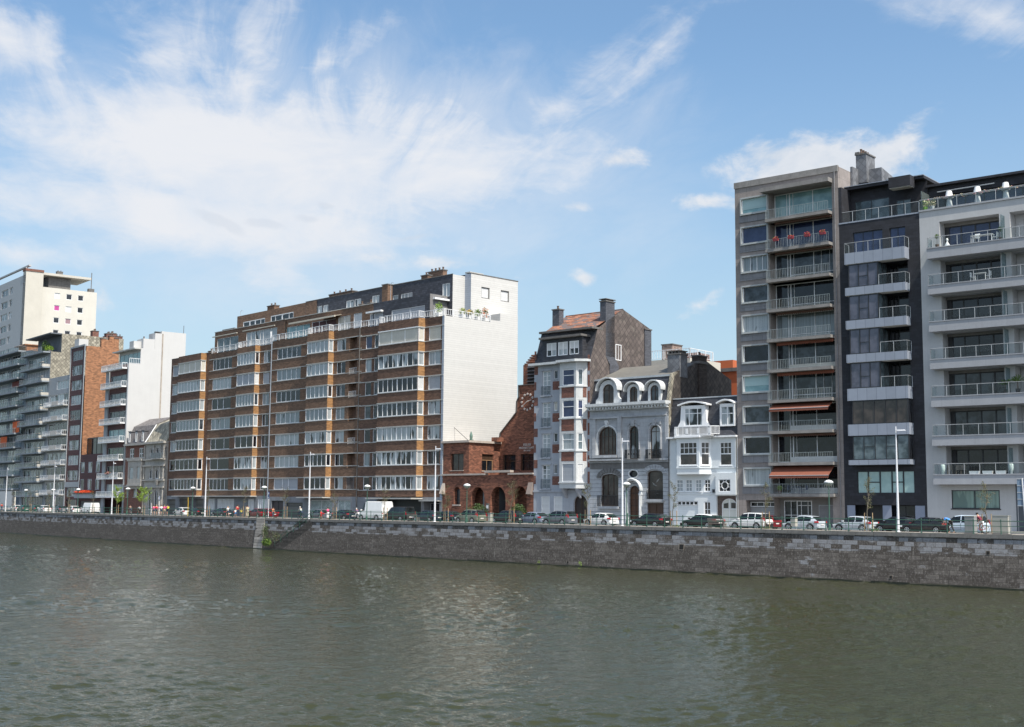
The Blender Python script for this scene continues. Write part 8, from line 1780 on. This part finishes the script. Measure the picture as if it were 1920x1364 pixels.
cars = [
 (1806, 5.6, 'mpv', P_BLW, 'pale blue people carrier partly behind the metal cabinet at the right', {}),
 (1737, 4.9, 'sedan', P_BLACK, 'black car right of the tall white lamp post near the right edge', {}),
 (1682, 5.6, 'hatch', P_BLACK, 'black car directly behind the tall white lamp post near the right edge', {}),
 (1604, 5.0, 'hatch', P_SILV, 'silver hatchback behind the sapling with two stakes, left of the black cars', {}),
 (1508, 5.0, 'hatch', P_SILV, 'silver hatchback left of the green globe lamp before the grey tower', {}),
 (1426, 6.6, 'hatch', P_RED, 'bright red car mostly hidden behind the white and black people carrier', {}),
 (1408, 5.0, 'mpv', P_WHITE, 'white people carrier with black lower trim, right of the wooden bench', {'low': 1}),
 (1316, 5.2, 'wagon', P_BLACK, 'black estate car with a white roof behind the wooden bench', {'roofm': P_WHITE}),
 (1219, 5.2, 'wagon', P_BLACK, 'black estate car in front of the ornate stone mansion', {}),
 (1127, 5.2, 'hatch', P_WHITE, 'white hatchback left of the tall white lamp post by the mansion', {}),
 (1049, 5.2, 'mpv', P_DGREY, 'dark people carrier before the house with stacked oriel windows', {}),
 (999, 6.2, 'hatch', P_BLUEG, 'blue grey hatchback between the church and the oriel house', {}),
 (951, 5.2, 'suv', P_BLACK, 'black car with a red tail light behind the sapling at the church', {}),
 (882, 5.0, 'mpv', P_OLIVE, 'olive grey people carrier parked before the church arches', {}),
 (838, 6.4, 'hatch', P_NAVY, 'navy hatchback just left of the olive people carrier', {}),
 (802, 5.2, 'wagon', P_NAVY, 'navy estate car by the tall lamp post before the church corner', {}),
 (748, 5.6, 'minibus', P_BLACK, 'tall black minibus behind the bench, right of the white van', {}),
 (703, 5.4, 'van', P_WHITE, 'tall white delivery van before the white sided block', {}),
 (644, 5.2, 'sedan', P_NAVY, 'dark navy saloon left of the tall white van', {}),
 (600, 5.4, 'hatch', P_DGREY, 'dark grey hatchback beside the children on the promenade', {}),
 (501, 5.6, 'hatch', P_RED, 'red hatchback beside the blue parking sign', {}),
 (484, 5.0, 'sedan', P_RED, 'dark red saloon, the left one of the two red cars', {}),
 (417, 5.2, 'sedan', P_NAVY, 'navy saloon before the brick block with black windows', {}),
 (369, 5.2, 'hatch', P_BLACK, 'black small car before the lowest brick block', {}),
 (342, 5.4, 'hatch', P_WHITE, 'white small car beside the yellow sign post', {}),
 (168, 5.4, 'van', P_WHITE, 'long white van before the low maroon house with red flowers', {}),
 (137, 5.6, 'hatch', P_WHITE, 'small white car with purple streaks left of the long white van', {}),
 (112, 5.6, 'sedan', P_DGREY, 'dark grey car between the tall lamp post and the small white car', {}),
 (82, 5.6, 'wagon', P_WHITE, 'white estate car left of the second tall lamp post', {}),
 (66, 6.4, 'hatch', P_GREEN, 'teal hatchback behind the white estate car near the left edge', {}),
 (44, 5.4, 'wagon', P_GREEN, 'dark green estate car near the left edge', {}),
 (31, 6.2, 'hatch', P_WHITE, 'white hatchback nearest the left edge of the picture', {}),
]
for px, off, kind, pm, lab, kw in cars:
    o = put(make_car(kind, pm, lab, **kw), px, off)
    if kind == 'van' and px < 200: o.scale = (1, 1, .86)
    if kind == 'van' and px > 200: o.scale = (1.05, 1.05, 1.07)
# ---- lamps ----------------------------------------------------------
M_POLE = mat('white_pole', (.62, .63, .66), .45, amp=.05); M_LENS = mat('globe_lens', (.20, .24, .22), .15, amp=.1)
for px, lab in ((10, 'tall white lamp post nearest the left edge'), (99, 'tall white lamp post before the pale balcony block, second from the left'), (209, 'tall white lamp post before the maroon fronted block with the white side wall'), (384, 'tall white lamp post at the left end of the brick row'), (579, 'tall white lamp post in the middle of the brick row, by the cyclist in white'), (815, 'tall white lamp post between the white sided block and the church'), (1167, 'tall white lamp post before the stone mansion'), (1684.5, 'tall white lamp post before the black clad block')):
    p, h = at(px, 1.55); o = empty('tall_lamp_post', p, h-pi/2, lab, 'lamp post', 'tall white lamp posts on the promenade')
    q = MB(); q.tube((0, 0, 0), (0, 0, 3), .125, .105, n=10); q.tube((0, 0, 3), (0, 0, 9.25), .105, .05, n=10); q.lathe([(.2, 0), (.2, .03), (.14, .06)], n=10); q.build('pole', M_POLE, o)
    q = MB(); q.tube((0, 0, 8.9), (.25, 0, 8.95), .03); q.hexa([(.15, -.12, 8.84), (.95, -.1, 8.86), (.95, .1, 8.86), (.15, .12, 8.84)], [(.2, -.08, 8.98), (.8, -.05, 8.95), (.8, .05, 8.95), (.2, .08, 8.98)]); q.build('lamp_head', M_POLE, o)
for px, off, lab in ((47, 2.6, 'green globe lamp nearest the left edge'), (98, 3.2, 'green globe lamp behind the second tall lamp post'), (145, 2.6, 'green globe lamp before the red flower trough'), (238, 2.6, 'green globe lamp left of the brick bay house'), (360, 2.6, 'green globe lamp before the lowest brick block'), (494, 2.6, 'green globe lamp just left of the blue parking sign'), (687.5, 2.6, 'green globe lamp in front of the tall white van'), (875, 2.6, 'green globe lamp before the church arches'), (1175, 3.0, 'green globe lamp beside the tall lamp post at the mansion'), (1555.5, 2.6, 'green globe lamp before the grey balcony tower')):
    p, h = at(px, off); o = empty('globe_lamp', p, h-pi/2, lab, 'street lamp', 'green globe lamps on the promenade')
    q = MB(); q.lathe([(.13, 0), (.11, .5), (.06, .6), (.045, 3.9), (.05, 4.0), (.1, 4.05)], n=8); q.build('pole', rail_m, o)
    q = MB(); q.lathe([(.1, 4.05), (.27, 4.12), (.40, 4.28), (.44, 4.36)], n=14); g_o = q.build('lens', M_LENS, o, smooth=True); q = MB(); q.lathe([(.45, 4.36), (.38, 4.5), (.2, 4.6), (.03, 4.64)], n=14); q.build('cap', M_WHITE, o, smooth=True)
# ---- saplings ---------------------------------------------------------
M_BARK = mat('bark', (.14, .12, .09), .9, amp=.4); M_STAKE = mat('pine_stake', (.30, .21, .12), .85, amp=.3)
M_LOL = mat('leaf_olive', (.06, .075, .025), .7, amp=.4); M_LBR = mat('leaf_brownish', (.10, .085, .04), .7, amp=.4)
def sapling(px, off, H, w, dens, mats, lab, bushy=0, z0=.38):
    p, h = at(px, off); o = empty('young_tree', p, h-pi/2, lab, 'tree', 'staked young trees on the promenade')
    q = MB(); pts = [Vector((random.uniform(-.04, .04)*i, random.uniform(-.04, .04)*i, H*i/6)) for i in range(7)]
    for i in range(6): q.tube(pts[i], pts[i+1], .055*(1-i/7), .055*(1-(i+1)/7), n=6)
    lf = MB()
    for i in range(int(12+10*bushy)):
        t = random.uniform(z0, .97); b = Vector((0, 0, H*t)); a = random.uniform(0, 2*pi); r = 1.2*w*(1-abs(t-.55)*1.1)*random.uniform(.5, 1); e = b+Vector((cos(a)*r, sin(a)*r, random.uniform(.3, .9)*r+.2)); q.tube(b, e, .014, .004, n=4)
        for k in range(int(dens*2.3)):
            s_ = random.random(); c_ = b.lerp(e, .25+.8*s_)+Vector((random.gauss(0, .09), random.gauss(0, .09), random.gauss(0, .1))); leaves(lf, c_, (.06, .06, .06), 1, (.105 if not bushy else .16), nmi=2)
    q.build('trunk', M_BARK, o); lf.build('crown', mats, o)
    for s_ in (-1, 1): q = MB(); q.tube((s_*.42, .1, 0), (s_*.40, .1, 1.65), .042, n=6); q.build('stake', M_STAKE, o)
    return o
LM = [M_LOL, M_LBR]
for a in ((1850, 3.3, 4.1, .7, 17, LM, 'thin young tree between the two metal cabinets at the right'), (1628, 3.0, 4.6, .62, 17, LM, 'thin young tree behind the silver hatchback before the black block'),
          (1435, 3.0, 4.4, .65, 18, LM, 'thin young tree right of the white people carrier before the grey tower'), (1262, 3.0, 4.5, .75, 20, LM, 'thin young tree between the black estate cars before the white house'),
          (1101, 3.0, 4.4, .62, 20, LM, 'thin young tree before the arched door of the oriel house'), (958, 3.0, 4.6, 1.0, 26, LM, 'full brownish young tree before the church porch'),
          (835, 3.0, 4.2, .7, 22, LM, 'thin young tree at the left corner of the church'), (721, 3.0, 4.4, .7, 13, LM, 'thin young tree behind the railing before the white van'), (626, 3.4, 4.1, .6, 12, LM, 'sparse young tree by the lattice blinds of the brick row'),
          (534, 3.0, 4.8, .75, 17, LM, 'thin young tree right of the blue parking sign'), (457, 3.0, 4.4, .75, 14, LM, 'sparse young tree behind the family group on the promenade'), (389, 3.0, 4.5, .6, 14, LM, 'thin young tree beside the tall lamp post at the brick row'),
          (173, 3.0, 4.2, .7, 16, LM, 'thin young tree behind the long white van'), (128, 3.0, 4.2, .7, 16, LM, 'thin young tree left of the long white van'), (90, 3.0, 4.0, .7, 14, LM, 'thin young tree left of the second tall lamp post'), (56, 3.0, 4.3, .9, 22, LM, 'brownish young tree near the left edge'), (24, 3.0, 4.0, .7, 16, LM, 'small young tree nearest the left edge')):
    sapling(*a)
for px, lab in ((219, 'bright lime green young tree left of the cyclists'), (268, 'bright lime green young tree before the brick bay house')): sapling(px, 2.6, 4.3, 1.45, 26, [PLANT2, mat('leaf_lime', (.28, .40, .04), .6, amp=.2)], lab, 1.3, .42)
# ---- ivy on the landing, weeds -------------------------------------------------
def weeds(px, z, off, r, n, mats, name, lab, s=.16):
    p, h = at(px, off, z); o = empty(name, p, h-pi/2, lab, 'plant'); q = MB(); leaves(q, (0, 0, 0), r, n, s, nmi=len(mats)); q.build('foliage', mats, o)
weeds(500, 1.05, -.6, (1.1, .45, .65), 600, [PLANT, PLANT2, PLANT], 'wall_bush', 'bright green bush growing at the foot of the landing stair', .2)
weeds(497, 2.6, -.1, (.9, .35, 1.2), 380, [PLANT, M_LOL], 'wall_ivy', 'dark ivy climbing the quay wall beside the pale pier', .16)
weeds(515, 1.9, -.1, (1.6, .35, .8), 300, [PLANT, M_LOL, M_LBR], 'wall_ivy', 'thin ivy over the stone behind the stair handrail', .14)
for px, z in ((1011, .35), (1088, .35)): weeds(px, z, -.35, (.25, .15, .3), 30, [PLANT2], 'wall_weed', 'small green tuft on the waterline ledge, %s' % ('under the church' if px < 1050 else 'under the oriel house'), .12)
for px, k in ((1268, 'white house'), (1436, 'grey tower'), (1640, 'black block')): weeds(px, QZ+.12, 2.9, (.6, .3, .14), 60, [PLANT, M_LBR], 'grass_tuft', 'rough grass round the tree foot before the %s' % k, .14)
# ---- benches, cabinets, bins ---------------------------------------------------
M_WOOD = mat('weathered_wood', (.23, .20, .17), .85, amp=.35)
for px, lab in ((772, 'grey wooden bench seen from behind, before the black minibus'), (1342, 'brown wooden bench seen from behind, before the black estate car')):
    p, h = at(px, 1.9); o = empty('park_bench', p, h-pi/2, lab, 'bench', 'benches on the promenade')
    for k in range(3): q = MB(); q.box(-1, 1, .05+k*.15, .17+k*.15, .42, .46); q.build('seat_slat', M_WOOD, o)
    for k in range(3): q = MB(); q.hexa([(-1, 0-.02*k, .55+k*.14), (1, 0-.02*k, .55+k*.14), (1, .035-.02*k, .55+k*.14), (-1, .035-.02*k, .55+k*.14)], [(-1, -.02-.02*k, .66+k*.14), (1, -.02-.02*k, .66+k*.14), (1, .015-.02*k, .66+k*.14), (-1, .015-.02*k, .66+k*.14)]); q.build('back_slat', M_WOOD, o)
    for x in (-.9, .9): q = MB(); q.box(x-.05, x+.05, 0, .5, 0, .42); q.box(x-.04, x+.04, -.03, .03, .42, .95); q.build('leg', M_CAP, o)
M_CABT = mat('cabinet_taupe', (.36, .35, .31), .6, amp=.1); M_CABG = mat('cabinet_grey', (.22, .23, .23), .6, amp=.1)
for px, w, hgt, m, lab in ((1818, .85, 1.42, M_CABG, 'narrow grey metal utility cabinet behind the railing'), (1876, 1.35, 1.48, M_CABT, 'wide beige metal utility cabinet near the right edge')):
    p, h = at(px, 1.6); o = empty('utility_cabinet', p, h-pi/2, lab, 'cabinet'); q = MB(); q.box(-w/2, w/2, 0, .55, .05, hgt); q.build('housing', m, o); q = MB(); q.box(-w/2-.03, w/2+.03, -.03, .58, hgt, hgt+.07); q.build('lid', M_CABT, o); q = MB(); q.box(-w/2+.04, -.005, -.012, 0, .12, hgt-.06); q.build('door', m, o); q = MB(); q.box(.005, w/2-.04, -.012, 0, .12, hgt-.06); q.build('door', m, o); q = MB(); q.box(-w/2-.05, w/2+.05, -.05, .6, 0, .05); q.build('plinth', M_CAP, o)
for px, lab, m in ((917, 'pale grey litter bin right of the olive people carrier', M_CABT), (1487, 'pale box shaped litter bin before the silver hatchback', M_CABT)):
    p, h = at(px, 1.7); o = empty('litter_bin', p, h-pi/2, lab, 'bin', 'litter bins on the promenade'); q = MB(); q.box(-.24, .24, 0, .4, .32 if px > 1000 else .05, 1.12); q.build('body', m, o); q = MB(); q.box(-.27, .27, -.03, .43, 1.12, 1.17); q.build('lid', M_STEEL, o); q = MB(); q.tube((.2, .2, 0), (.2, .2, .4), .03); q.build('post', M_STEEL, o)
p, h = at(1176, 1.6); o = empty('bollard', p, h-pi/2, 'dark green bollard beside the tall lamp post at the mansion', 'bollard'); q = MB(); q.lathe([(.1, 0), (.09, 1.2), (.12, 1.22), (.12, 1.3), (.05, 1.38)], n=8); q.build('post', rail_m, o)
# ---- signs -----------------------------------------------------------------
M_SBL = mat('sign_blue', (.03, .10, .33), .4, amp=.04); M_SY = mat('sign_yellow', (.68, .42, .03), .45, amp=.05)
def sign(px, off, lab, cat='sign'): p, h = at(px, off); return empty('road_sign', p, h-pi/2-.25, lab, cat)
o = sign(503, 1.7, 'blue parking sign with a white P on a pale post'); q = MB(); q.tube((0, 0, 0), (0, 0, 2.9), .05); q.build('pole', M_POLE, o); q = MB(); q.box(-.30, .30, -.07, -.05, 2.75, 3.75); q.build('panel', M_SBL, o); text(o, 'P', 0, 3.12, -.09, .72, M_WHITE); q = MB(); q.box(-.2, .2, -.085, -.071, 2.85, 3.02); q.build('pictogram', M_WHITE, o)
o = sign(298, 2.0, 'round blue sign with a white diagonal arrow'); q = MB(); q.tube((0, 0, 0), (0, 0, 2.5), .05); q.build('pole', M_POLE, o); q = MB(); q.lathe([(.42, -.08), (.42, -.05)], (0, 0, 2.75), 20, ax='y'); q.build('panel', M_SBL, o)
q = MB(); q.lathe([(.46, -.06), (.46, -.045)], (0, 0, 2.75), 20, ax='y'); q.build('rim', M_WHITE, o); q = MB(); q.tube((-.22, -.1, 2.93), (.2, -.1, 2.58), .045, n=4); q.tube((.2, -.1, 2.58), (.2, -.1, 2.78), .04, n=4); q.tube((.2, -.1, 2.58), (0, -.1, 2.56), .04, n=4); q.build('arrow', M_WHITE, o)
o = sign(352, 1.7, 'yellow bus stop style sign on a yellow post'); q = MB(); q.tube((0, 0, 0), (0, 0, 2.6), .045); q.build('pole', M_SY, o); q = MB(); q.prism([(-.26, 2.55), (-.1, 2.3), (.1, 2.3), (.26, 2.55), (.26, 2.95), (-.26, 2.95)], -.07, -.04); q.build('panel', M_SY, o)
o = sign(102, 2.0, 'small purple and white sign beside the second tall lamp post'); q = MB(); q.tube((0, 0, 0), (0, 0, 3.1), .045); q.build('pole', M_POLE, o); q = MB(); q.lathe([(.33, -.08), (.33, -.05)], (0, 0, 2.9), 16, ax='y'); q.build('panel', mat('sign_purple', (.18, .16, .42), .5), o); q = MB(); q.box(-.24, .24, -.07, -.05, 2.1, 2.5); q.build('subplate', M_WHITE, o)
o = sign(283, 2.2, 'small round grey backed sign left of the group in pink'); q = MB(); q.tube((0, 0, 0), (0, 0, 1.9), .04); q.build('pole', M_POLE, o); q = MB(); q.lathe([(.26, -.06), (.26, -.03)], (0, 0, 1.75), 16, ax='y'); q.build('panel', M_STEEL, o)
p, h = at(1917, 1.6); o = empty('direction_sign', p, h-pi/2+.3, 'tall blue grey direction sign seen from behind at the right edge', 'sign'); q = MB(); q.tube((.3, 0, 0), (.12, 0, 4.6), .06, .05); q.build('pole', M_POLE, o); q = MB(); q.box(-.28, .9, .06, .09, 2.3, 4.55); pn = q.build('panel', mat('sign_back', (.13, .19, .27), .5, amp=.1), o)
for z in (2.32, 2.85, 3.4, 3.95, 4.5): q = MB(); q.box(-.3, .92, .03, .058, z, z+.06); q.build('brace', M_STEEL, pn)
# ---- people -------------------------------------------------------------------
SK = [mat('skin_fair', (.46, .27, .19), .6, amp=.05), mat('skin_tan', (.33, .18, .12), .6, amp=.05)]
def cloth(n, c): return mat('cloth_'+n, c, .85, amp=.15, scale=6)
def skin_obj(name, verts, edges, radii, m, parent, levels=1):
    me = bpy.data.meshes.new(name); me.from_pydata([tuple(v) for v in verts], edges, []); o = bpy.data.objects.new(name, me); COL.objects.link(o)
    o.modifiers.new('skin', 'SKIN')
    for i, r in enumerate(radii): d = me.skin_vertices[0].data[i]; d.radius = (r, r); d.use_root = (i == 0)
    s_ = o.modifiers.new('sub', 'SUBSURF'); s_.levels = levels; s_.render_levels = levels
    bpy.context.view_layer.update(); dg = bpy.context.evaluated_depsgraph_get(); nm = bpy.data.meshes.new_from_object(o.evaluated_get(dg)); bpy.data.objects.remove(o); nm.materials.clear(); nm.materials.append(m)
    for p_ in nm.polygons: p_.use_smooth = True
    o = bpy.data.objects.new(name, nm); COL.objects.link(o); o.parent = parent; return o
def pose(kind, ph=1):
    J = {'pel': (0, 0, .95), 'sp': (.0, 0, 1.18), 'ch': (.01, 0, 1.40), 'nk': (.02, 0, 1.52), 'hd': (.05, 0, 1.62), 'ht': (.045, 0, 1.71)}
    for s, n in ((1, 'L'), (-1, 'R')):
        J.update({'sh'+n: (0, s*.18, 1.42), 'el'+n: (-.05*s*ph, s*.24, 1.15), 'wr'+n: (.10-.16*s*ph*(kind == 'walk'), s*.25, .93), 'hp'+n: (0, s*.09, .93), 'kn'+n: (.05+s*.14*ph*(kind == 'walk'), s*.10, .50), 'an'+n: (-.02+s*.24*ph*(kind == 'walk'), s*.10, .08), 'to'+n: (.14+s*.24*ph*(kind == 'walk'), s*.11, .04)})
    if kind == 'ride':
        J.update({'sp': (.10, 0, 1.16), 'ch': (.22, 0, 1.34), 'nk': (.29, 0, 1.44), 'hd': (.35, 0, 1.52), 'ht': (.36, 0, 1.61)})
        for s, n in ((1, 'L'), (-1, 'R')): J.update({'sh'+n: (.22, s*.18, 1.36), 'el'+n: (.38, s*.24, 1.16), 'wr'+n: (.56, s*.22, 1.04), 'kn'+n: (.36+.08*s, s*.11, .78 if s > 0 else .62), 'an'+n: (.18+.10*s, s*.12, .42 if s > 0 else .24), 'to'+n: (.32+.10*s, s*.12, .38 if s > 0 else .20)})
    if kind == 'bend':
        J.update({'sp': (.18, 0, 1.08), 'ch': (.40, 0, 1.16), 'nk': (.51, 0, 1.16), 'hd': (.60, 0, 1.12), 'ht': (.68, 0, 1.08)})
        for s, n in ((1, 'L'), (-1, 'R')): J.update({'sh'+n: (.40, s*.18, 1.18), 'el'+n: (.46, s*.22, .90), 'wr'+n: (.58, s*.18, .70), 'kn'+n: (.04+s*.1, s*.11, .50), 'an'+n: (-.1+s*.15, s*.11, .08), 'to'+n: (.06+s*.15, s*.12, .04)})
    return {k: Vector(v) for k, v in J.items()}
def person(px, off, kind, h, top, leg, hair, lab, rz=0, shorts=False, ph=1, base=None, extra=None, grp='people on the promenade'):
    p, hd = base if base else at(px, off); o = empty('person', p, hd-pi/2+rz, lab, 'person', grp); o.scale = (h/1.75,)*3
    J = pose(kind, ph); names = ['pel', 'sp', 'ch', 'nk', 'hd', 'ht']; R_ = {'pel': .125, 'sp': .115, 'ch': .13, 'nk': .052, 'hd': .092, 'ht': .075}
    V_ = [J[n] for n in names]; E = [(0, 1), (1, 2), (2, 3), (3, 4), (4, 5)]; r = [R_[n] for n in names]
    def add(v, rr, par): V_.append(v); r.append(rr); E.append((par, len(V_)-1)); return len(V_)-1
    for n in 'LR':
        a = add(J['sh'+n], .058, 2); b = add(J['el'+n], .042, a); c_ = add(J['wr'+n], .028, b)
        d = (J['wr'+n]-J['el'+n]).normalized(); sd_ = Vector((1, 0, 0)) if abs(d.z) > .6 else Vector((0, 0, 1)); pa = add(J['wr'+n]+d*.07, .030, c_)
        for k in range(4): f1 = add(J['wr'+n]+d*(.11+.006*(k in (1, 2)))+sd_*(k-1.5)*.020, .009, pa); add(V_[f1]+d*(.045+.01*(k in (1, 2)))+Vector((.012, 0, 0)), .008, f1)
        t_ = add(J['wr'+n]+d*.05+sd_*.045, .011, c_); add(V_[t_]+d*.04+sd_*.012, .009, t_)
        a = add(J['hp'+n], .085, 0); b = add(J['kn'+n], .058, a); c_ = add(J['an'+n], .038, b); add(J['to'+n], .034, c_)
    skin_obj('body', V_, E, r, SK[hash(lab) % 2] if 0 else SK[len(lab) % 2], o)
    skin_obj('shirt', [J['sp'], J['pel'].lerp(J['sp'], .35), J['ch'], J['shL'], J['elL'].lerp(J['shL'], .2), J['shR'], J['elR'].lerp(J['shR'], .2)], [(0, 1), (0, 2), (2, 3), (3, 4), (2, 5), (5, 6)], [.135, .14, .15, .078, .062, .078, .062], top, o)
    f = .15 if not shorts else .6
    kL, kR = (J['knL'], J['knR']) if not shorts else (J['knL'].lerp(J['hpL'], .25), J['knR'].lerp(J['hpR'], .25))
    vs = [J['pel']+Vector((0, 0, .03)), J['hpL'], kL, J['hpR'], kR]; es = [(0, 1), (1, 2), (0, 3), (3, 4)]; rs = [.138, .1, .075, .1, .075]
    if not shorts: vs += [J['anL'].lerp(J['knL'], .1), J['anR'].lerp(J['knR'], .1)]; es += [(2, 5), (4, 6)]; rs += [.055, .055]
    skin_obj('shorts' if shorts else 'trousers', vs, es, rs, leg, o)
    up = (J['ht']-J['nk']).normalized(); q = MB(); c_ = J['ht']-up*.02
    q.lathe([(.088, -.07), (.108, -.01), (.09, .055), (.03, .085)], (0, 0, 0), 10); hh = q.build('hair', hair, o, loc=c_, smooth=True)
    if kind == 'bend': hh.rotation_euler = (0, 1.2, 0)
    fc = J['hd']; q = MB(); fwd = Vector((1, 0, 0)) if kind != 'bend' else Vector((.5, 0, -.85)); u2 = Vector((0, 0, 1)) if kind != 'bend' else Vector((.85, 0, .5))
    q.tube(fc+fwd*.085+u2*.03, fc+fwd*.115, .008, .014, n=5); q.build('nose', SK[len(lab) % 2], o)
    for s_ in (-1, 1): q = MB(); e = fc+fwd*.088+u2*.035+Vector((0, s_*.03, 0)); q.tube(e, e+fwd*.008, .009, n=6); q.build('eye', M_DFRAME, o)
    q = MB(); e = fc+fwd*.09-u2*.035; q.tube(e-Vector((0, .022, 0)), e+Vector((0, .022, 0)), .006, n=5); q.build('mouth', mat('lips', (.3, .1, .09), .6), o)
    if extra == 'pack': q = MB(); q.box(J['ch'].x-.36, J['ch'].x-.13, -.15, .15, J['ch'].z-.36, J['ch'].z+.06); b = tag(q.build('backpack', cloth('yellow', (.6, .55, .05))), 'yellow backpack worn by the last walker of the pink group', 'backpack'); b.matrix_world = Matrix.Translation(p) @ Matrix.Rotation(hd-pi/2+rz, 4, 'Z') @ Matrix.Scale(h/1.75, 4)
    return o
def bike(px, off, m, lab, rz=pi, s=1.0, xo=0):
    p, hd = at(px, off); o = empty('bicycle', p, hd-pi/2+rz, lab, 'bicycle', 'bicycles on the promenade'); o.scale = (s,)*3; R_ = .34
    for x in (-.5, .55):
        q = MB(); pr = None
        for k in range(21):
            a = 2*pi*k/20; c_ = (x+R_*cos(a), 0, R_+R_*sin(a))
            if pr: q.tube(pr, c_, .022, n=5)
            pr = c_
        w = q.build('wheel', M_TYRE, o); q = MB()
        for k in range(10): a = 2*pi*k/10; q.tube((x, 0, R_), (x+R_*cos(a), 0, R_+R_*sin(a)), .004, n=3)
        q.build('spokes', M_STEEL, w)
    q = MB(); A_, B_, C_, D_ = (-.5, 0, .34), (-.02, 0, .3), (-.18, 0, .82), (.42, 0, .84)
    for a, b in ((A_, B_), (B_, C_), (A_, C_), (C_, D_), (B_, D_), (D_, (.55, 0, .34)), (D_, (.38, 0, 1.0)), (C_, (-.2, 0, .9))): q.tube(a, b, .02, n=6)
    q.build('frame', m, o); q = MB(); q.tube((.42, -.24, 1.03), (.42, .24, 1.03), .016); q.build('handlebar', M_STEEL, o); q = MB(); q.hexa([(-.32, -.08, .9), (-.08, -.02, .9), (-.08, .02, .9), (-.32, .08, .9)], [(-.32, -.09, .95), (-.07, -.02, .95), (-.07, .02, .95), (-.32, .09, .95)]); q.build('saddle', M_PLAS, o)
    return o
H_BR = mat('hair_brown', (.05, .03, .018), .8); H_BL = mat('hair_blond', (.34, .24, .12), .8); H_GR = mat('hair_white', (.6, .6, .58), .8); H_BK = mat('hair_black', (.015, .012, .01), .7)
PK, RD, WT, BG, GY, DN, BL_, PP, YL, OR_ = cloth('pink', (.62, .06, .22)), cloth('red', (.52, .02, .03)), cloth('white', (.68, .68, .68)), cloth('beige', (.48, .43, .30)), cloth('grey', (.42, .44, .42)), cloth('denim', (.03, .05, .10)), cloth('blue', (.04, .24, .62)), cloth('purple', (.12, .07, .14)), cloth('yellow', (.6, .55, .05)), cloth('orange', (.6, .16, .03))
def seat_base(px, off, s=1.0, rz=pi):
    p, hd = at(px, off); return p, hd
def rider(px, off, bm, blab, top, leg, hair, lab, h=1.75, rz=pi, shorts=False):
    bike(px, off, bm, blab, rz, h/1.75)
    p, hd = at(px, off); d = Vector((cos(hd-pi/2+rz), sin(hd-pi/2+rz), 0)); base = (p+d*(-.22*h/1.75), hd)
    person(px, off, 'ride', h, top, leg, hair, lab, rz, shorts, base=base)
rider(563, 2.2, M_PLAS, 'black bicycle ridden by the man in the pale top', GY, DN, H_GR, 'white haired cyclist in a pale grey top riding left')
rider(669, 2.2, M_PLAS, 'dark bicycle in front of the white van', PP, WT, H_GR, 'cyclist in a purple top and white helmet by the white van', 1.65)
rider(1836, 2.4, mat('bike_red', (.3, .02, .03), .4), 'red bicycle between the two utility cabinets', cloth('maroon', (.16, .02, .04)), WT, H_BK, 'cyclist in a dark red top between the two utility cabinets', 1.85, pi, True)
rider(244, 2.2, M_STEEL, 'silver bicycle left of the group in pink', cloth('brown', (.16, .11, .09)), DN, H_BR, 'bare armed cyclist in brown beside the lime green trees', 1.7, pi, True)
rider(261, 2.4, M_PLAS, 'black bicycle of the rider in white', WT, cloth('black', (.02, .02, .02)), H_BR, 'cyclist in a white top left of the group in pink', 1.6, pi, True)
person(288, 2.2, 'walk', 1.65, PK, DN, H_BR, 'walker in a deep pink top leading the pink group', pi, True)
person(293, 2.6, 'walk', 1.7, RD, DN, H_BL, 'walker in a red top second in the pink group', pi, True, -1)
person(297.5, 2.1, 'walk', 1.6, cloth('rose', (.7, .25, .35)), BG, H_BR, 'walker in a pale rose top in the middle of the pink group', pi, True)
person(302, 2.5, 'walk', 1.72, WT, DN, H_BK, 'walker in a white shirt within the pink group', pi, True, -1)
person(308, 2.2, 'walk', 1.68, PK, BG, H_BL, 'blond walker in a pink top near the end of the pink group', pi, True)
person(313.5, 2.4, 'walk', 1.74, PK, DN, H_BR, 'walker in pink with a yellow backpack at the end of the group', pi, True, -1, extra='pack')
person(427, 2.8, 'walk', 1.6, WT, DN, H_BL, 'blond person in white behind the tail of the navy saloon', pi, True)
person(445, 3.2, 'stand', 1.82, RD, DN, H_BR, 'tall adult in a bright red shirt in the family group', 0, False)
person(441, 2.2, 'walk', 1.2, WT, BL_, H_BL, 'small child in white left of the adult in red', pi, True)
person(452, 2.0, 'walk', 1.25, YL, DN, H_BL, 'child in yellow between the adults in red and beige', 0, True)
person(464, 2.2, 'stand', 1.75, BG, BG, H_BR, 'adult in beige shirt and trousers right of the children', pi, False)
person(512, 3.4, 'stand', 1.5, OR_, DN, H_BR, 'small figure in orange right of the parking sign', 0, False)
person(602, 2.2, 'walk', 1.15, RD, RD, H_BL, 'small child in red beside the woman in pink', pi, True)
person(614.5, 2.4, 'stand', 1.6, PK, WT, H_BR, 'woman in a pink top and white trousers right of the small child', pi, False)
person(1783, 2.3, 'bend', 1.85, BL_, cloth('black', (.02, .02, .02)), H_BR, 'man in a bright blue top bending by the pale blue people carrier', pi, False)
person(3, 3.0, 'stand', 1.7, RD, DN, H_BR, 'person in red at the left edge of the picture', 0, False)
